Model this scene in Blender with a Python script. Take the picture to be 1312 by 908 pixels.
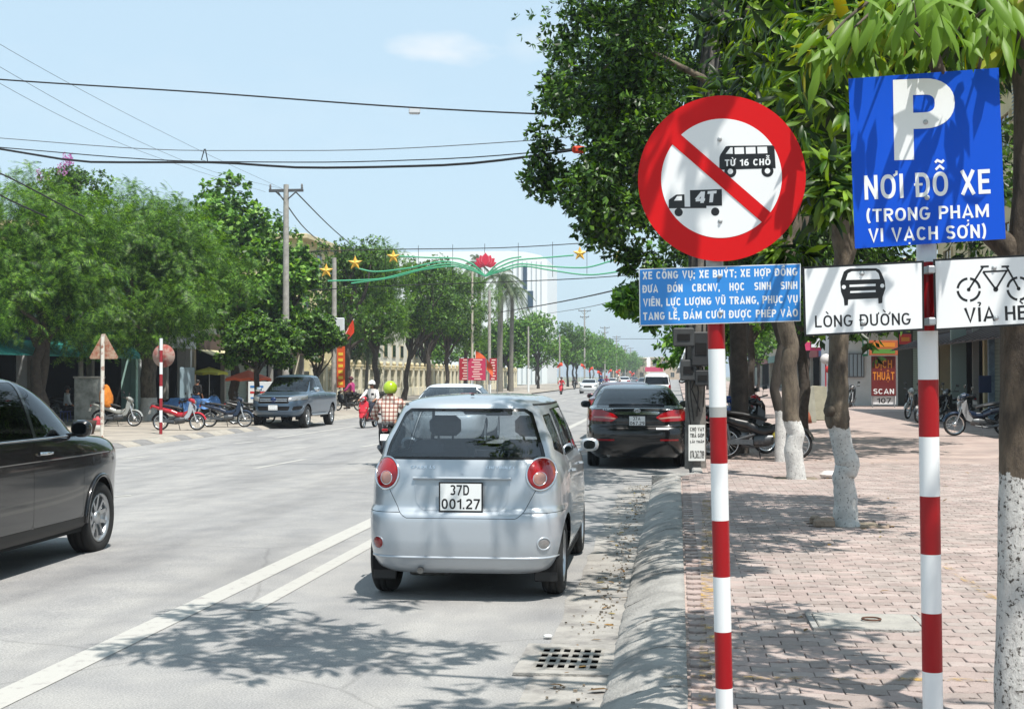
import bpy, bmesh, math, random
import numpy as np
from mathutils import Vector, Matrix, Euler

for o in list(bpy.data.objects):
    bpy.data.objects.remove(o)
scene = bpy.context.scene
R = math.radians

# ------------------------------------------------------------------ camera
F = 1750.0                     # focal length in photograph pixels
CAM_H = 1.64
cam_data = bpy.data.cameras.new('camera')
cam_data.sensor_width = 36
cam_data.lens = 36 * F / 1312
cam_data.clip_start = 0.1
cam_data.clip_end = 6000
cam = bpy.data.objects.new('camera', cam_data)
cam.location = (0, 0, CAM_H)
YAW = math.atan(212 / F)
PITCH = math.atan(27 / F)
cam.rotation_euler = (math.pi / 2 + PITCH, 0, YAW)
scene.collection.objects.link(cam)
scene.camera = cam
CM = Euler((math.pi / 2 + PITCH, 0, YAW)).to_matrix()

# ------------------------------------------------------------------ light
SUN_EL, SUN_X, SUN_Y = 67.0, 0.60, -0.80         # the sun stands high, behind and to the right
SKY_STRENGTH, SUN_STRENGTH, EXPOSURE = 0.10, 4.9, 0.58
world = bpy.data.worlds.new('World')
scene.world = world
world.use_nodes = True
wn, wl = world.node_tree.nodes, world.node_tree.links
bg = wn['Background']
sky = wn.new('ShaderNodeTexSky')
sky.sky_type = 'NISHITA'
sky.sun_disc = False
sky.sun_elevation = R(SUN_EL)
sky.sun_rotation = math.atan2(SUN_X, SUN_Y)
sky.altitude = 0
sky.air_density = 1.0
sky.dust_density = 1.6
sky.ozone_density = 1.0
bg.inputs[1].default_value = SKY_STRENGTH
# thin high cloud: a pale veil over the whole dome and a few small wisps
tc = wn.new('ShaderNodeTexCoord')
def sky_dir(px, py): return (CM @ Vector(((px - 656) / F, -(py - 454) / F, -1))).normalized()
def sky_math(op, a, b=None, c=None):
    q = wn.new('ShaderNodeMath'); q.operation = op
    for i_, v_ in enumerate((a, b, c)):
        if v_ is None: continue
        if isinstance(v_, (int, float)): q.inputs[i_].default_value = v_
        else: wl.new(v_, q.inputs[i_])
    return q.outputs[0]
mpc = wn.new('ShaderNodeMapping'); mpc.inputs['Scale'].default_value = (1, 1, 2.6); wl.new(tc.outputs['Generated'], mpc.inputs[0])
nz = wn.new('ShaderNodeTexNoise'); nz.inputs['Scale'].default_value = 22; nz.inputs['Detail'].default_value = 8; wl.new(mpc.outputs[0], nz.inputs[0])
total = None
for (px_, py_, rx_, ry_, amp_) in ((572, 62, .050, .014, 1.0), (684, 56, .030, .015, .35), (250, 150, .25, .05, .10), (-900, 0, .35, .06, .5), (1900, -300, .4, .1, .5)):
    d_ = sky_dir(px_, py_); U_ = Vector((0, 0, 1)).cross(d_).normalized(); V_ = d_.cross(U_)
    dots = []
    for w_, r_ in ((U_, rx_), (V_, ry_)):
        vm = wn.new('ShaderNodeVectorMath'); vm.operation = 'DOT_PRODUCT'; vm.inputs[1].default_value = tuple(w_ / r_); wl.new(tc.outputs['Generated'], vm.inputs[0]); dots.append(sky_math('MULTIPLY', vm.outputs['Value'], vm.outputs['Value']))
    vm = wn.new('ShaderNodeVectorMath'); vm.operation = 'DOT_PRODUCT'; vm.inputs[1].default_value = tuple(d_); wl.new(tc.outputs['Generated'], vm.inputs[0])
    r2 = sky_math('ADD', dots[0], dots[1]); e_ = sky_math('SUBTRACT', 1.0, r2); n_ = sky_math('MULTIPLY_ADD', nz.outputs[0], 2.2, -1.25)
    v_ = sky_math('ADD', e_, n_); v_ = wn_out = sky_math('MULTIPLY', v_, amp_ * .9); mxq = wn.new('ShaderNodeClamp'); wl.new(v_, mxq.inputs[0]); mxq.inputs[2].default_value = amp_
    fr_ = sky_math('MULTIPLY', mxq.outputs[0], sky_math('GREATER_THAN', vm.outputs['Value'], .5))
    total = fr_ if total is None else sky_math('MAXIMUM', total, fr_)
veil = wn.new('ShaderNodeMix'); veil.data_type = 'RGBA'
veil.inputs[0].default_value = 0.74
veil.inputs[7].default_value = (4.6, 6.15, 7.2, 1)
clm = wn.new('ShaderNodeMix'); clm.data_type = 'RGBA'
clm.inputs[7].default_value = (6.0, 6.5, 6.9, 1)
wl.new(sky.outputs[0], veil.inputs[6])
wl.new(total, clm.inputs[0]); wl.new(veil.outputs[2], clm.inputs[6])
wl.new(clm.outputs[2], bg.inputs[0])

sun_dir = Vector((math.cos(R(SUN_EL)) * SUN_X, math.cos(R(SUN_EL)) * SUN_Y, math.sin(R(SUN_EL))))
sd = bpy.data.lights.new('sun', 'SUN')
sd.energy = SUN_STRENGTH
sd.angle = R(0.53)
sd.color = (1.0, 0.955, 0.89)
sun = bpy.data.objects.new('sun', sd)
sun.rotation_euler = sun_dir.to_track_quat('Z', 'Y').to_euler()
sun.location = (30, -30, 60)
scene.collection.objects.link(sun)

scene.view_settings.view_transform = 'Standard'
scene.view_settings.look = 'None'
scene.view_settings.exposure = EXPOSURE
scene.view_settings.gamma = 1
scene.render.engine = 'CYCLES'
scene.cycles.max_bounces = 7
scene.cycles.diffuse_bounces = 3
scene.cycles.glossy_bounces = 3
scene.cycles.transmission_bounces = 5
scene.cycles.transparent_max_bounces = 12
scene.cycles.use_denoising = True
scene.cycles.sample_clamp_indirect = 6
scene.cycles.caustics_reflective = False
scene.cycles.caustics_refractive = False

# ------------------------------------------------------------------ surveying helpers
def smooth(t):
    t = max(0.0, min(1.0, t))
    return t * t * (3 - 2 * t)

def road_z(x):                       # the road falls away a little towards the far kerb
    return -0.28 * smooth((-x - 3.5) / 9.5)

def kerb_x(y):                       # the near kerb steps back behind the parked sedan
    return -0.38 if y < 20.6 else 0.25

X_LK = -14.8                         # face of the far kerb
def surf(x, y=0.0):
    if x < X_LK: return -0.17
    if x < kerb_x(y): return road_z(x)
    return 0.15

def ray(px, py):
    return CM @ Vector(((px - 656) / F, -(py - 454) / F, -1))

def P(px, py, depth):
    return Vector((0, 0, CAM_H)) + ray(px, py) * depth

def G(px, py, z=None):
    d = ray(px, py)
    zz = 0.0 if z is None else z
    for k in range(12):
        t = (zz - CAM_H) / d.z
        p = Vector((0, 0, CAM_H)) + d * t
        if z is None:
            zz = 0.5 * zz + 0.5 * surf(p.x, p.y) if k else surf(p.x, p.y)
    return p

def lin(c):
    c = c / 255.0
    return c / 12.92 if c <= 0.04045 else ((c + 0.055) / 1.055) ** 2.4

def H(s):
    s = s.lstrip('#')
    return tuple(lin(int(s[i:i + 2], 16)) for i in (0, 2, 4)) + (1.0,)

# ------------------------------------------------------------------ object helpers
def link(o):
    scene.collection.objects.link(o)
    return o

def tag(o, label=None, cat=None, group=None, kind=None):
    if label: o['label'] = label
    if cat: o['category'] = cat
    if group: o['group'] = group
    if kind: o['kind'] = kind
    return o

def thing(name, label, cat, loc=(0, 0, 0), rz=0.0, group=None):
    o = bpy.data.objects.new(name, None)
    o.empty_display_size = 0.2
    o.location = loc
    o.rotation_euler = (0, 0, rz)
    link(o)
    return tag(o, label, cat, group)

def kids(o):
    return [c for c in bpy.data.objects if c.parent == o]

def copy_tree(o, loc=None, rz=None, label=None, scale=None):
    tree = {}
    def rec(a, par):
        c = a.copy(); link(c); c.parent = par
        for ch in a.children:
            rec(ch, c)
        return c
    r = rec(o, None)
    if loc is not None: r.location = loc
    if rz is not None: r.rotation_euler = (0, 0, rz)
    if scale is not None: r.scale = (scale,) * 3 if isinstance(scale, (int, float)) else scale
    if label: r['label'] = label
    return r

class MB:
    """collects shapes and links them as one mesh object"""
    def __init__(s):
        s.v = []; s.f = []; s.m = []; s.s = []
    def add(s, verts, faces, mi=0, sm=False):
        n = len(s.v)
        s.v.extend([tuple(p) for p in verts])
        for f in faces:
            s.f.append(tuple(i + n for i in f)); s.m.append(mi); s.s.append(sm)
        return s
    def box(s, c, d, rz=0.0, mi=0, rot=None, taper=1.0):
        hx, hy, hz = d[0] / 2, d[1] / 2, d[2] / 2
        M = (rot if rot is not None else Matrix.Rotation(rz, 3, 'Z'))
        vs = []
        for z in (-hz, hz):
            t = taper if z > 0 else 1.0
            for x, y in ((-hx, -hy), (hx, -hy), (hx, hy), (-hx, hy)):
                vs.append(M @ Vector((x * t, y * t, z)) + Vector(c))
        s.add(vs, [(0, 3, 2, 1), (4, 5, 6, 7), (0, 1, 5, 4), (1, 2, 6, 5), (2, 3, 7, 6), (3, 0, 4, 7)], mi)
        return s
    def bbox(s, c, d, b=0.01, rz=0.0, mi=0, rot=None):
        """chamfered box"""
        M = (rot if rot is not None else Matrix.Rotation(rz, 3, 'Z'))
        hx, hy, hz = d[0] / 2, d[1] / 2, d[2] / 2
        b = min(b, hx * .9, hy * .9, hz * .9)
        rings = []
        for z, q in ((-hz, b), (-hz + b, 0), (hz - b, 0), (hz, b)):
            ax, ay = hx - q, hy - q
            c2 = b * 0.7
            ring = [(-ax + c2, -ay), (ax - c2, -ay), (ax, -ay + c2), (ax, ay - c2), (ax - c2, ay), (-ax + c2, ay), (-ax, ay - c2), (-ax, -ay + c2)]
            rings.append([M @ Vector((x, y, z)) + Vector(c) for x, y in ring])
        vs = [p for r in rings for p in r]
        fs = [tuple(range(7, -1, -1)), tuple(range(24, 32))]
        for k in range(3):
            for i in range(8):
                j = (i + 1) % 8
                fs.append((k * 8 + i, k * 8 + j, k * 8 + 8 + j, k * 8 + 8 + i))
        s.add(vs, fs, mi)
        return s
    def tube(s, pts, r, n=8, mi=0, sm=True, cap=True, jit=0.0, rng=None):
        pts = [Vector(p) for p in pts]
        rs = r if isinstance(r, (list, tuple)) else [r] * len(pts)
        t0 = (pts[1] - pts[0]).normalized()
        u = t0.orthogonal().normalized()
        vs = []
        for i, p in enumerate(pts):
            a = pts[max(i - 1, 0)]; b = pts[min(i + 1, len(pts) - 1)]
            t = (b - a).normalized()
            u = (u - t * u.dot(t))
            u = u.normalized() if u.length > 1e-6 else t.orthogonal().normalized()
            w = t.cross(u)
            for k in range(n):
                an = 2 * math.pi * k / n
                rr = rs[i] * (1 + (rng.uniform(-jit, jit) if jit else 0))
                vs.append(p + u * math.cos(an) * rr + w * math.sin(an) * rr)
        fs = []
        for i in range(len(pts) - 1):
            for k in range(n):
                j = (k + 1) % n
                fs.append((i * n + k, i * n + j, (i + 1) * n + j, (i + 1) * n + k))
        s.add(vs, fs, mi, sm)
        if cap:
            s.add(vs[:n], [tuple(range(n - 1, -1, -1))], mi)
            s.add(vs[-n:], [tuple(range(n))], mi)
        return s
    def lathe(s, prof, c=(0, 0, 0), axis='Z', n=24, mi=0, sm=True, rot=None):
        """profile (radius, height) turned about an axis"""
        A = {'Z': Matrix.Identity(3), 'X': Matrix.Rotation(math.pi / 2, 3, 'Y'), 'Y': Matrix.Rotation(-math.pi / 2, 3, 'X')}[axis]
        if rot is not None: A = rot
        vs = []
        for r, h in prof:
            for k in range(n):
                an = 2 * math.pi * k / n
                vs.append(A @ Vector((r * math.cos(an), r * math.sin(an), h)) + Vector(c))
        fs = []
        for i in range(len(prof) - 1):
            for k in range(n):
                j = (k + 1) % n
                fs.append((i * n + k, i * n + j, (i + 1) * n + j, (i + 1) * n + k))
        s.add(vs, fs, mi, sm)
        return s
    def prism(s, poly, depth, M=None, mi=0, holes=None):
        """polygon in local x,y pushed by depth along local z; M is 4x4"""
        M = M or Matrix.Identity(4)
        n = len(poly)
        vs = [M @ Vector((x, y, 0)) for x, y in poly] + [M @ Vector((x, y, depth)) for x, y in poly]
        fs = [tuple(range(n - 1, -1, -1)), tuple(range(n, 2 * n))] + [(i, (i + 1) % n, n + (i + 1) % n, n + i) for i in range(n)]
        s.add(vs, fs, mi)
        return s
    def strip(s, ring_a, ring_b, closed=False, mi=0, sm=True):
        n = len(ring_a)
        fs = [(i, (i + 1) % n, n + (i + 1) % n, n + i) for i in range(n if closed else n - 1)]
        return s.add(list(ring_a) + list(ring_b), fs, mi, sm)
    def xform(s, M):
        s.v = [tuple(M @ Vector(p)) for p in s.v]
        return s
    def build(s, name, mats, parent=None, origin=None, loc=None):
        me = bpy.data.meshes.new(name)
        v = s.v
        if origin is not None:
            ox, oy, oz = origin
            v = [(a - ox, b - oy, c - oz) for a, b, c in v]
        me.from_pydata(v, [], s.f)
        for m in (mats if isinstance(mats, (list, tuple)) else [mats]):
            me.materials.append(m)
        me.polygons.foreach_set('material_index', s.m)
        me.polygons.foreach_set('use_smooth', s.s)
        me.update()
        o = bpy.data.objects.new(name, me)
        link(o)
        if parent is not None: o.parent = parent
        if loc is not None: o.location = loc
        elif origin is not None and parent is None: o.location = origin
        return o

def np_mesh(name, V, Fq, mats, parent=None, smoothf=False):
    """fast mesh from numpy arrays of equal-sized faces"""
    me = bpy.data.meshes.new(name)
    V = np.asarray(V, dtype=np.float32); Fq = np.asarray(Fq, dtype=np.int32)
    k = Fq.shape[1]
    me.vertices.add(len(V)); me.vertices.foreach_set('co', V.ravel())
    me.loops.add(Fq.size); me.loops.foreach_set('vertex_index', Fq.ravel())
    me.polygons.add(len(Fq))
    me.polygons.foreach_set('loop_start', np.arange(0, Fq.size, k, dtype=np.int32))
    me.polygons.foreach_set('loop_total', np.full(len(Fq), k, dtype=np.int32))
    if smoothf: me.polygons.foreach_set('use_smooth', np.ones(len(Fq), dtype=bool))
    for m in (mats if isinstance(mats, (list, tuple)) else [mats]): me.materials.append(m)
    me.update(calc_edges=True); me.validate()
    o = bpy.data.objects.new(name, me); link(o)
    if parent is not None: o.parent = parent
    return o

# ------------------------------------------------------------------ materials
MATS = {}
def mat(name, col, rough=0.6, metal=0.0, var=0.0, scale=8.0, bump=0.0, bscale=40.0, spec=0.5, coat=0.0, col2=None, detail=4.0, thresh=None, trans=0.0, space='Object'):
    if name in MATS: return MATS[name]
    m = bpy.data.materials.new(name); m.use_nodes = True
    nt = m.node_tree; n = nt.nodes; l = nt.links
    b = n['Principled BSDF']
    c = H(col) if isinstance(col, str) else tuple(col) + ((1.0,) if len(col) == 3 else ())
    b.inputs['Base Color'].default_value = c
    b.inputs['Roughness'].default_value = rough
    b.inputs['Metallic'].default_value = metal
    b.inputs['Specular IOR Level'].default_value = spec
    b.inputs['Coat Weight'].default_value = coat
    b.inputs['Coat Roughness'].default_value = 0.04
    if var or bump or col2:
        t = n.new('ShaderNodeTexCoord')
    if var or col2:
        z = n.new('ShaderNodeTexNoise'); z.inputs['Scale'].default_value = scale; z.inputs['Detail'].default_value = detail
        z.inputs['Roughness'].default_value = 0.65
        l.new(t.outputs[space], z.inputs['Vector'])
        r = n.new('ShaderNodeValToRGB')
        lo, hi = thresh if thresh else (0.32, 0.68)
        r.color_ramp.elements[0].position = lo; r.color_ramp.elements[1].position = hi
        if col2:
            c2 = H(col2) if isinstance(col2, str) else tuple(col2) + ((1.0,) if len(col2) == 3 else ())
            r.color_ramp.elements[0].color = c; r.color_ramp.elements[1].color = c2
        else:
            r.color_ramp.elements[0].color = tuple(x * (1 - var) for x in c[:3]) + (1,)
            r.color_ramp.elements[1].color = tuple(min(1, x * (1 + var)) for x in c[:3]) + (1,)
        l.new(z.outputs[0], r.inputs[0]); l.new(r.outputs[0], b.inputs['Base Color'])
    if bump:
        z2 = n.new('ShaderNodeTexNoise'); z2.inputs['Scale'].default_value = bscale; z2.inputs['Detail'].default_value = 5
        l.new(t.outputs[space], z2.inputs['Vector'])
        bp = n.new('ShaderNodeBump'); bp.inputs['Strength'].default_value = bump; bp.inputs['Distance'].default_value = 0.02
        l.new(z2.outputs[0], bp.inputs['Height']); l.new(bp.outputs[0], b.inputs['Normal'])
    MATS[name] = m
    return m

def glass_mat(name, tint, fres=1.45, rough=0.0, extra=0.02):
    if name in MATS: return MATS[name]
    m = bpy.data.materials.new(name); m.use_nodes = True
    nt = m.node_tree; n = nt.nodes; l = nt.links
    n.remove(n['Principled BSDF'])
    tr = n.new('ShaderNodeBsdfTransparent'); tr.inputs[0].default_value = tuple(tint) + (1,)
    gl = n.new('ShaderNodeBsdfGlossy'); gl.inputs['Roughness'].default_value = rough; gl.inputs[0].default_value = (0.95, 0.97, 1, 1)
    lw = n.new('ShaderNodeLayerWeight'); lw.inputs[0].default_value = .5
    fr = n.new('ShaderNodeMath'); fr.operation = 'POWER'; fr.inputs[1].default_value = 5; l.new(lw.outputs['Facing'], fr.inputs[0])
    ad = n.new('ShaderNodeMath'); ad.operation = 'MULTIPLY_ADD'; ad.inputs[1].default_value = .93; ad.inputs[2].default_value = .045 + extra; ad.use_clamp = True
    mx = n.new('ShaderNodeMixShader')
    l.new(fr.outputs[0], ad.inputs[0]); l.new(ad.outputs[0], mx.inputs[0]); l.new(tr.outputs[0], mx.inputs[1]); l.new(gl.outputs[0], mx.inputs[2])
    l.new(mx.outputs[0], n['Material Output'].inputs[0])
    MATS[name] = m
    return m

def leaf_mat(name, cols, trans=0.35, rough=0.45):
    """leaf: a colour of its own for every leaf, light passing through"""
    if name in MATS: return MATS[name]
    m = bpy.data.materials.new(name); m.use_nodes = True
    nt = m.node_tree; n = nt.nodes; l = nt.links
    b = n['Principled BSDF']; b.inputs['Roughness'].default_value = rough
    b.inputs['Specular IOR Level'].default_value = 0.35
    g = n.new('ShaderNodeNewGeometry')
    r = n.new('ShaderNodeValToRGB')
    e = r.color_ramp.elements
    while len(e) < len(cols): e.new(0.5)
    for i, c in enumerate(cols):
        e[i].position = i / (len(cols) - 1); e[i].color = H(c)
    l.new(g.outputs['Random Per Island'], r.inputs[0])
    l.new(r.outputs[0], b.inputs['Base Color'])
    t = n.new('ShaderNodeBsdfTranslucent')
    hs = n.new('ShaderNodeHueSaturation'); hs.inputs['Saturation'].default_value = 1.15; hs.inputs['Value'].default_value = 1.5; hs.inputs['Hue'].default_value = 0.485
    l.new(r.outputs[0], hs.inputs['Color']); l.new(hs.outputs[0], t.inputs[0])
    mx = n.new('ShaderNodeMixShader'); mx.inputs[0].default_value = trans
    l.new(b.outputs[0], mx.inputs[1]); l.new(t.outputs[0], mx.inputs[2])
    l.new(mx.outputs[0], n['Material Output'].inputs[0])
    MATS[name] = m
    return m

M_white = mat('sign_white', '#dfe1e1', 0.4)
M_black = mat('sign_black', '#101012', 0.35)
M_red = mat('sign_red', '#c4060c', 0.45, spec=.25)
M_blue = mat('sign_blue', '#0a4cc0', 0.45, spec=.2)
M_lblue = mat('sign_light_blue', '#2a80cb', 0.35)
M_signback = mat('sign_back_metal', '#8d9296', 0.45, 0.8)
M_steel = mat('galvanised_steel', '#a5a8aa', 0.42, 0.9, var=0.12, scale=20)
M_dark = mat('dark_rubber', '#141414', 0.75, var=0.25, scale=30, bump=0.15, bscale=60)
M_blackpl = mat('black_plastic', '#0d0d0e', 0.5)
M_chrome = mat('chrome', '#d8dadc', 0.12, 1.0)
M_conc = mat('concrete_pole_grey', '#9a968f', 0.85, var=0.22, scale=6, bump=0.35, bscale=50)
# ------------------------------------------------------------------ ground, road, kerbs, pavement
def asphalt_mat():
    m = bpy.data.materials.new('asphalt'); m.use_nodes = True
    nt = m.node_tree; n = nt.nodes; l = nt.links
    b = n['Principled BSDF']; b.inputs['Roughness'].default_value = 0.82
    b.inputs['Specular IOR Level'].default_value = 0.3
    g = n.new('ShaderNodeNewGeometry')
    def noise(sc, det, vec=None):
        z = n.new('ShaderNodeTexNoise'); z.inputs['Scale'].default_value = sc; z.inputs['Detail'].default_value = det
        l.new(vec or g.outputs['Position'], z.inputs['Vector']); return z
    mp = n.new('ShaderNodeMapping'); mp.inputs['Scale'].default_value = (1.0, 0.10, 1.0)
    l.new(g.outputs['Position'], mp.inputs[0])
    big = noise(0.55, 6, mp.outputs[0]); fine = noise(90, 3); mid = noise(2.2, 8)
    r1 = n.new('ShaderNodeValToRGB'); r1.color_ramp.elements[0].position = 0.33; r1.color_ramp.elements[1].position = 0.70
    r1.color_ramp.elements[0].color = (0.228, 0.228, 0.23, 1); r1.color_ramp.elements[1].color = (0.285, 0.282, 0.275, 1)
    l.new(big.outputs[0], r1.inputs[0])
    r2 = n.new('ShaderNodeValToRGB'); r2.color_ramp.elements[0].position = 0.30; r2.color_ramp.elements[1].position = 0.75
    r2.color_ramp.elements[0].color = (0.62, 0.62, 0.62, 1); r2.color_ramp.elements[1].color = (1.42, 1.4, 1.36, 1)
    l.new(fine.outputs[0], r2.inputs[0])
    r3 = n.new('ShaderNodeValToRGB'); r3.color_ramp.elements[0].position = 0.35; r3.color_ramp.elements[1].position = 0.66
    r3.color_ramp.elements[0].color = (0.90, 0.90, 0.91, 1); r3.color_ramp.elements[1].color = (1.10, 1.09, 1.07, 1)
    l.new(mid.outputs[0], r3.inputs[0])
    m1 = n.new('ShaderNodeMix'); m1.data_type = 'RGBA'; m1.blend_type = 'MULTIPLY'; m1.inputs[0].default_value = 0.8
    l.new(r1.outputs[0], m1.inputs[6]); l.new(r2.outputs[0], m1.inputs[7])
    m2 = n.new('ShaderNodeMix'); m2.data_type = 'RGBA'; m2.blend_type = 'MULTIPLY'; m2.inputs[0].default_value = 1
    l.new(m1.outputs[2], m2.inputs[6]); l.new(r3.outputs[0], m2.inputs[7])
    # fine cracks
    vo = n.new('ShaderNodeTexVoronoi'); vo.feature = 'DISTANCE_TO_EDGE'; vo.inputs['Scale'].default_value = 0.22
    wz = noise(1.3, 5)
    av = n.new('ShaderNodeMix'); av.data_type = 'VECTOR'; av.inputs[0].default_value = 0.12
    l.new(g.outputs['Position'], av.inputs[4]); l.new(wz.outputs['Color'], av.inputs[5]); l.new(av.outputs[1], vo.inputs['Vector'])
    cr = n.new('ShaderNodeValToRGB'); cr.color_ramp.elements[0].position = 0.0; cr.color_ramp.elements[1].position = 0.0025
    cr.color_ramp.elements[0].color = (0.80, 0.80, 0.80, 1); cr.color_ramp.elements[1].color = (1, 1, 1, 1)
    l.new(vo.outputs[0], cr.inputs[0])
    m3 = n.new('ShaderNodeMix'); m3.data_type = 'RGBA'; m3.blend_type = 'MULTIPLY'; m3.inputs[0].default_value = 1
    l.new(m2.outputs[2], m3.inputs[6]); l.new(cr.outputs[0], m3.inputs[7])
    # oil stains down the middle of the lanes and faint wheel tracks
    sp = n.new('ShaderNodeSeparateXYZ'); l.new(g.outputs['Position'], sp.inputs[0])
    wx = n.new('ShaderNodeMath'); wx.operation = 'MULTIPLY'; wx.inputs[1].default_value = 3.55; l.new(sp.outputs['X'], wx.inputs[0])
    cs_ = n.new('ShaderNodeMath'); cs_.operation = 'COSINE'; l.new(wx.outputs[0], cs_.inputs[0])
    mp2 = n.new('ShaderNodeMapping'); mp2.inputs['Scale'].default_value = (1.6, 0.35, 1.0); l.new(g.outputs['Position'], mp2.inputs[0])
    st = noise(1.1, 9, mp2.outputs[0])
    ad = n.new('ShaderNodeMath'); ad.operation = 'MULTIPLY_ADD'; ad.inputs[1].default_value = .05; l.new(cs_.outputs[0], ad.inputs[0]); l.new(st.outputs[0], ad.inputs[2])
    r4 = n.new('ShaderNodeValToRGB'); r4.color_ramp.elements[0].position = .46; r4.color_ramp.elements[1].position = .72
    r4.color_ramp.elements[0].color = (1, 1, 1, 1); r4.color_ramp.elements[1].color = (.76, .76, .77, 1); l.new(ad.outputs[0], r4.inputs[0])
    m4 = n.new('ShaderNodeMix'); m4.data_type = 'RGBA'; m4.blend_type = 'MULTIPLY'; m4.inputs[0].default_value = 1
    l.new(m3.outputs[2], m4.inputs[6]); l.new(r4.outputs[0], m4.inputs[7])
    l.new(m4.outputs[2], b.inputs['Base Color'])
    bp = n.new('ShaderNodeBump'); bp.inputs['Strength'].default_value = 0.35; bp.inputs['Distance'].default_value = 0.01
    l.new(fine.outputs[0], bp.inputs['Height']); l.new(bp.outputs[0], b.inputs['Normal'])
    return m
M_asphalt = asphalt_mat()

def worn_paint(name, col, wear=0.45):
    m = bpy.data.materials.new(name); m.use_nodes = True
    nt = m.node_tree; n = nt.nodes; l = nt.links
    b = n['Principled BSDF']; b.inputs['Roughness'].default_value = 0.7
    g = n.new('ShaderNodeNewGeometry')
    z = n.new('ShaderNodeTexNoise'); z.inputs['Scale'].default_value = 9; z.inputs['Detail'].default_value = 9; z.inputs['Roughness'].default_value = 0.75
    l.new(g.outputs['Position'], z.inputs['Vector'])
    r = n.new('ShaderNodeValToRGB'); e = r.color_ramp.elements
    e[0].position = wear - 0.1; e[0].color = (0.23, 0.21, 0.20, 1); e[1].position = wear + 0.04; e[1].color = H(col)
    l.new(z.outputs[0], r.inputs[0]); l.new(r.outputs[0], b.inputs['Base Color'])
    return m
M_paint = worn_paint('road_paint_white', '#a3a19b', 0.42)
M_sidewalk_base = mat('pavement_bed', '#8f8780', 0.95, var=0.2, scale=3, space='Object')
M_gutter = mat('gutter_concrete', (0.30, 0.285, 0.26), 0.9, col2=(0.17, 0.16, 0.15), scale=3.2, bump=0.5, bscale=45, detail=8, thresh=(0.42, 0.66))
M_kerb = mat('kerb_concrete', (0.31, 0.30, 0.28), 0.9, col2=(0.17, 0.165, 0.155), scale=3.0, bump=.8, bscale=50, detail=8, thresh=(0.44, 0.70))
M_dirt = mat('dusty_pavement', (0.33, 0.29, 0.24), 0.95, col2=(0.21, 0.19, 0.165), scale=0.7, bump=0.4, bscale=14, detail=9, thresh=(0.40, 0.65))
M_ground = mat('earth', (0.20, 0.19, 0.14), 1.0, col2=(0.10, 0.13, 0.06), scale=0.05, detail=6)
M_pavers = [mat('paver_%d' % i, c, 0.9, var=0.24, scale=2.6, detail=9, bump=0.5, bscale=70) for i, c in enumerate(['#94857f', '#9b8b85', '#8c807a', '#9d908a', '#958a84'])]

# ground sheet to the horizon
g = MB(); g.add([(-1200, -300, -0.62), (1200, -300, -0.62), (1200, 2400, -0.62), (-1200, 2400, -0.62)], [(0, 1, 2, 3)])
tag(g.build('ground', M_ground), kind='structure')
# road
xs = [X_LK - 0.3 + i * (1.0 + X_LK * -1) / 30 for i in range(31)]
ys = [-60, -20, 0, 5, 10, 20, 30, 45, 60, 90, 140, 220, 350, 600, 1100]
rb = MB()
vs = [(x, y, road_z(x)) for y in ys for x in xs]
nx = len(xs)
rb.add(vs, [(j * nx + i, j * nx + i + 1, (j + 1) * nx + i + 1, (j + 1) * nx + i) for j in range(len(ys) - 1) for i in range(nx - 1)], sm=True)
road = tag(rb.build('road', M_asphalt), kind='structure')

def ribbon(pts, w, dz, m, name, parent):
    """painted strip that follows the road; pts run along its middle"""
    a, b = [], []
    pts = [Vector(p) for p in pts]
    fine = []
    for i in range(len(pts) - 1):
        k = max(1, int((pts[i + 1] - pts[i]).length / 3))
        for j in range(k): fine.append(pts[i].lerp(pts[i + 1], j / k))
    fine.append(pts[-1])
    for i, p in enumerate(fine):
        d = (fine[min(i + 1, len(fine) - 1)] - fine[max(i - 1, 0)]); d.z = 0; d.normalize()
        s_ = Vector((d.y, -d.x, 0)) * w / 2
        for lst, q in ((a, p - s_), (b, p + s_)):
            lst.append((q.x, q.y, road_z(q.x) + dz))
    mb = MB(); mb.strip(b, a)
    return mb.build(name, m, parent)

ribbon([(-3.44, -15, 0), (-3.40, 15, 0), (-3.38, 62, 0)], 0.21, 0.004, M_paint, 'lane_line', road)
ribbon([(-2.98, 9.3, 0), (-2.98, 19.5, 0)], 0.15, 0.004, M_paint, 'lane_line', road)
ribbon([G(327, 600), G(390, 588.2)], 0.16, 0.004, M_paint, 'lane_line', road)
ribbon([G(463, 572.6), G(492, 567.4)], 0.16, 0.004, M_paint, 'lane_line', road)
for a_, b_ in (((156, 588), (190, 584.7)), ((236, 576.8), (266, 573.3)), ((300, 568.2), (326, 565.4)), ((353, 561), (459, 545.2)), ((120, 637.5), (168, 634.5))):
    ribbon([G(*a_), G(*b_)], 0.15, 0.004, M_paint, 'lane_line', road)
for y0 in range(60, 330, 11):
    ribbon([(-7.9, y0, 0), (-7.9, y0 + 4.5, 0)], 0.17, 0.004, M_paint, 'lane_line', road)
    ribbon([(-3.4, y0 + 6, 0), (-3.4, y0 + 9, 0)], 0.14, 0.004, M_paint, 'lane_line', road)
ribbon([(-12.6, 70, 0), (-12.6, 300, 0)], 0.15, 0.004, M_paint, 'lane_line', road)

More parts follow.
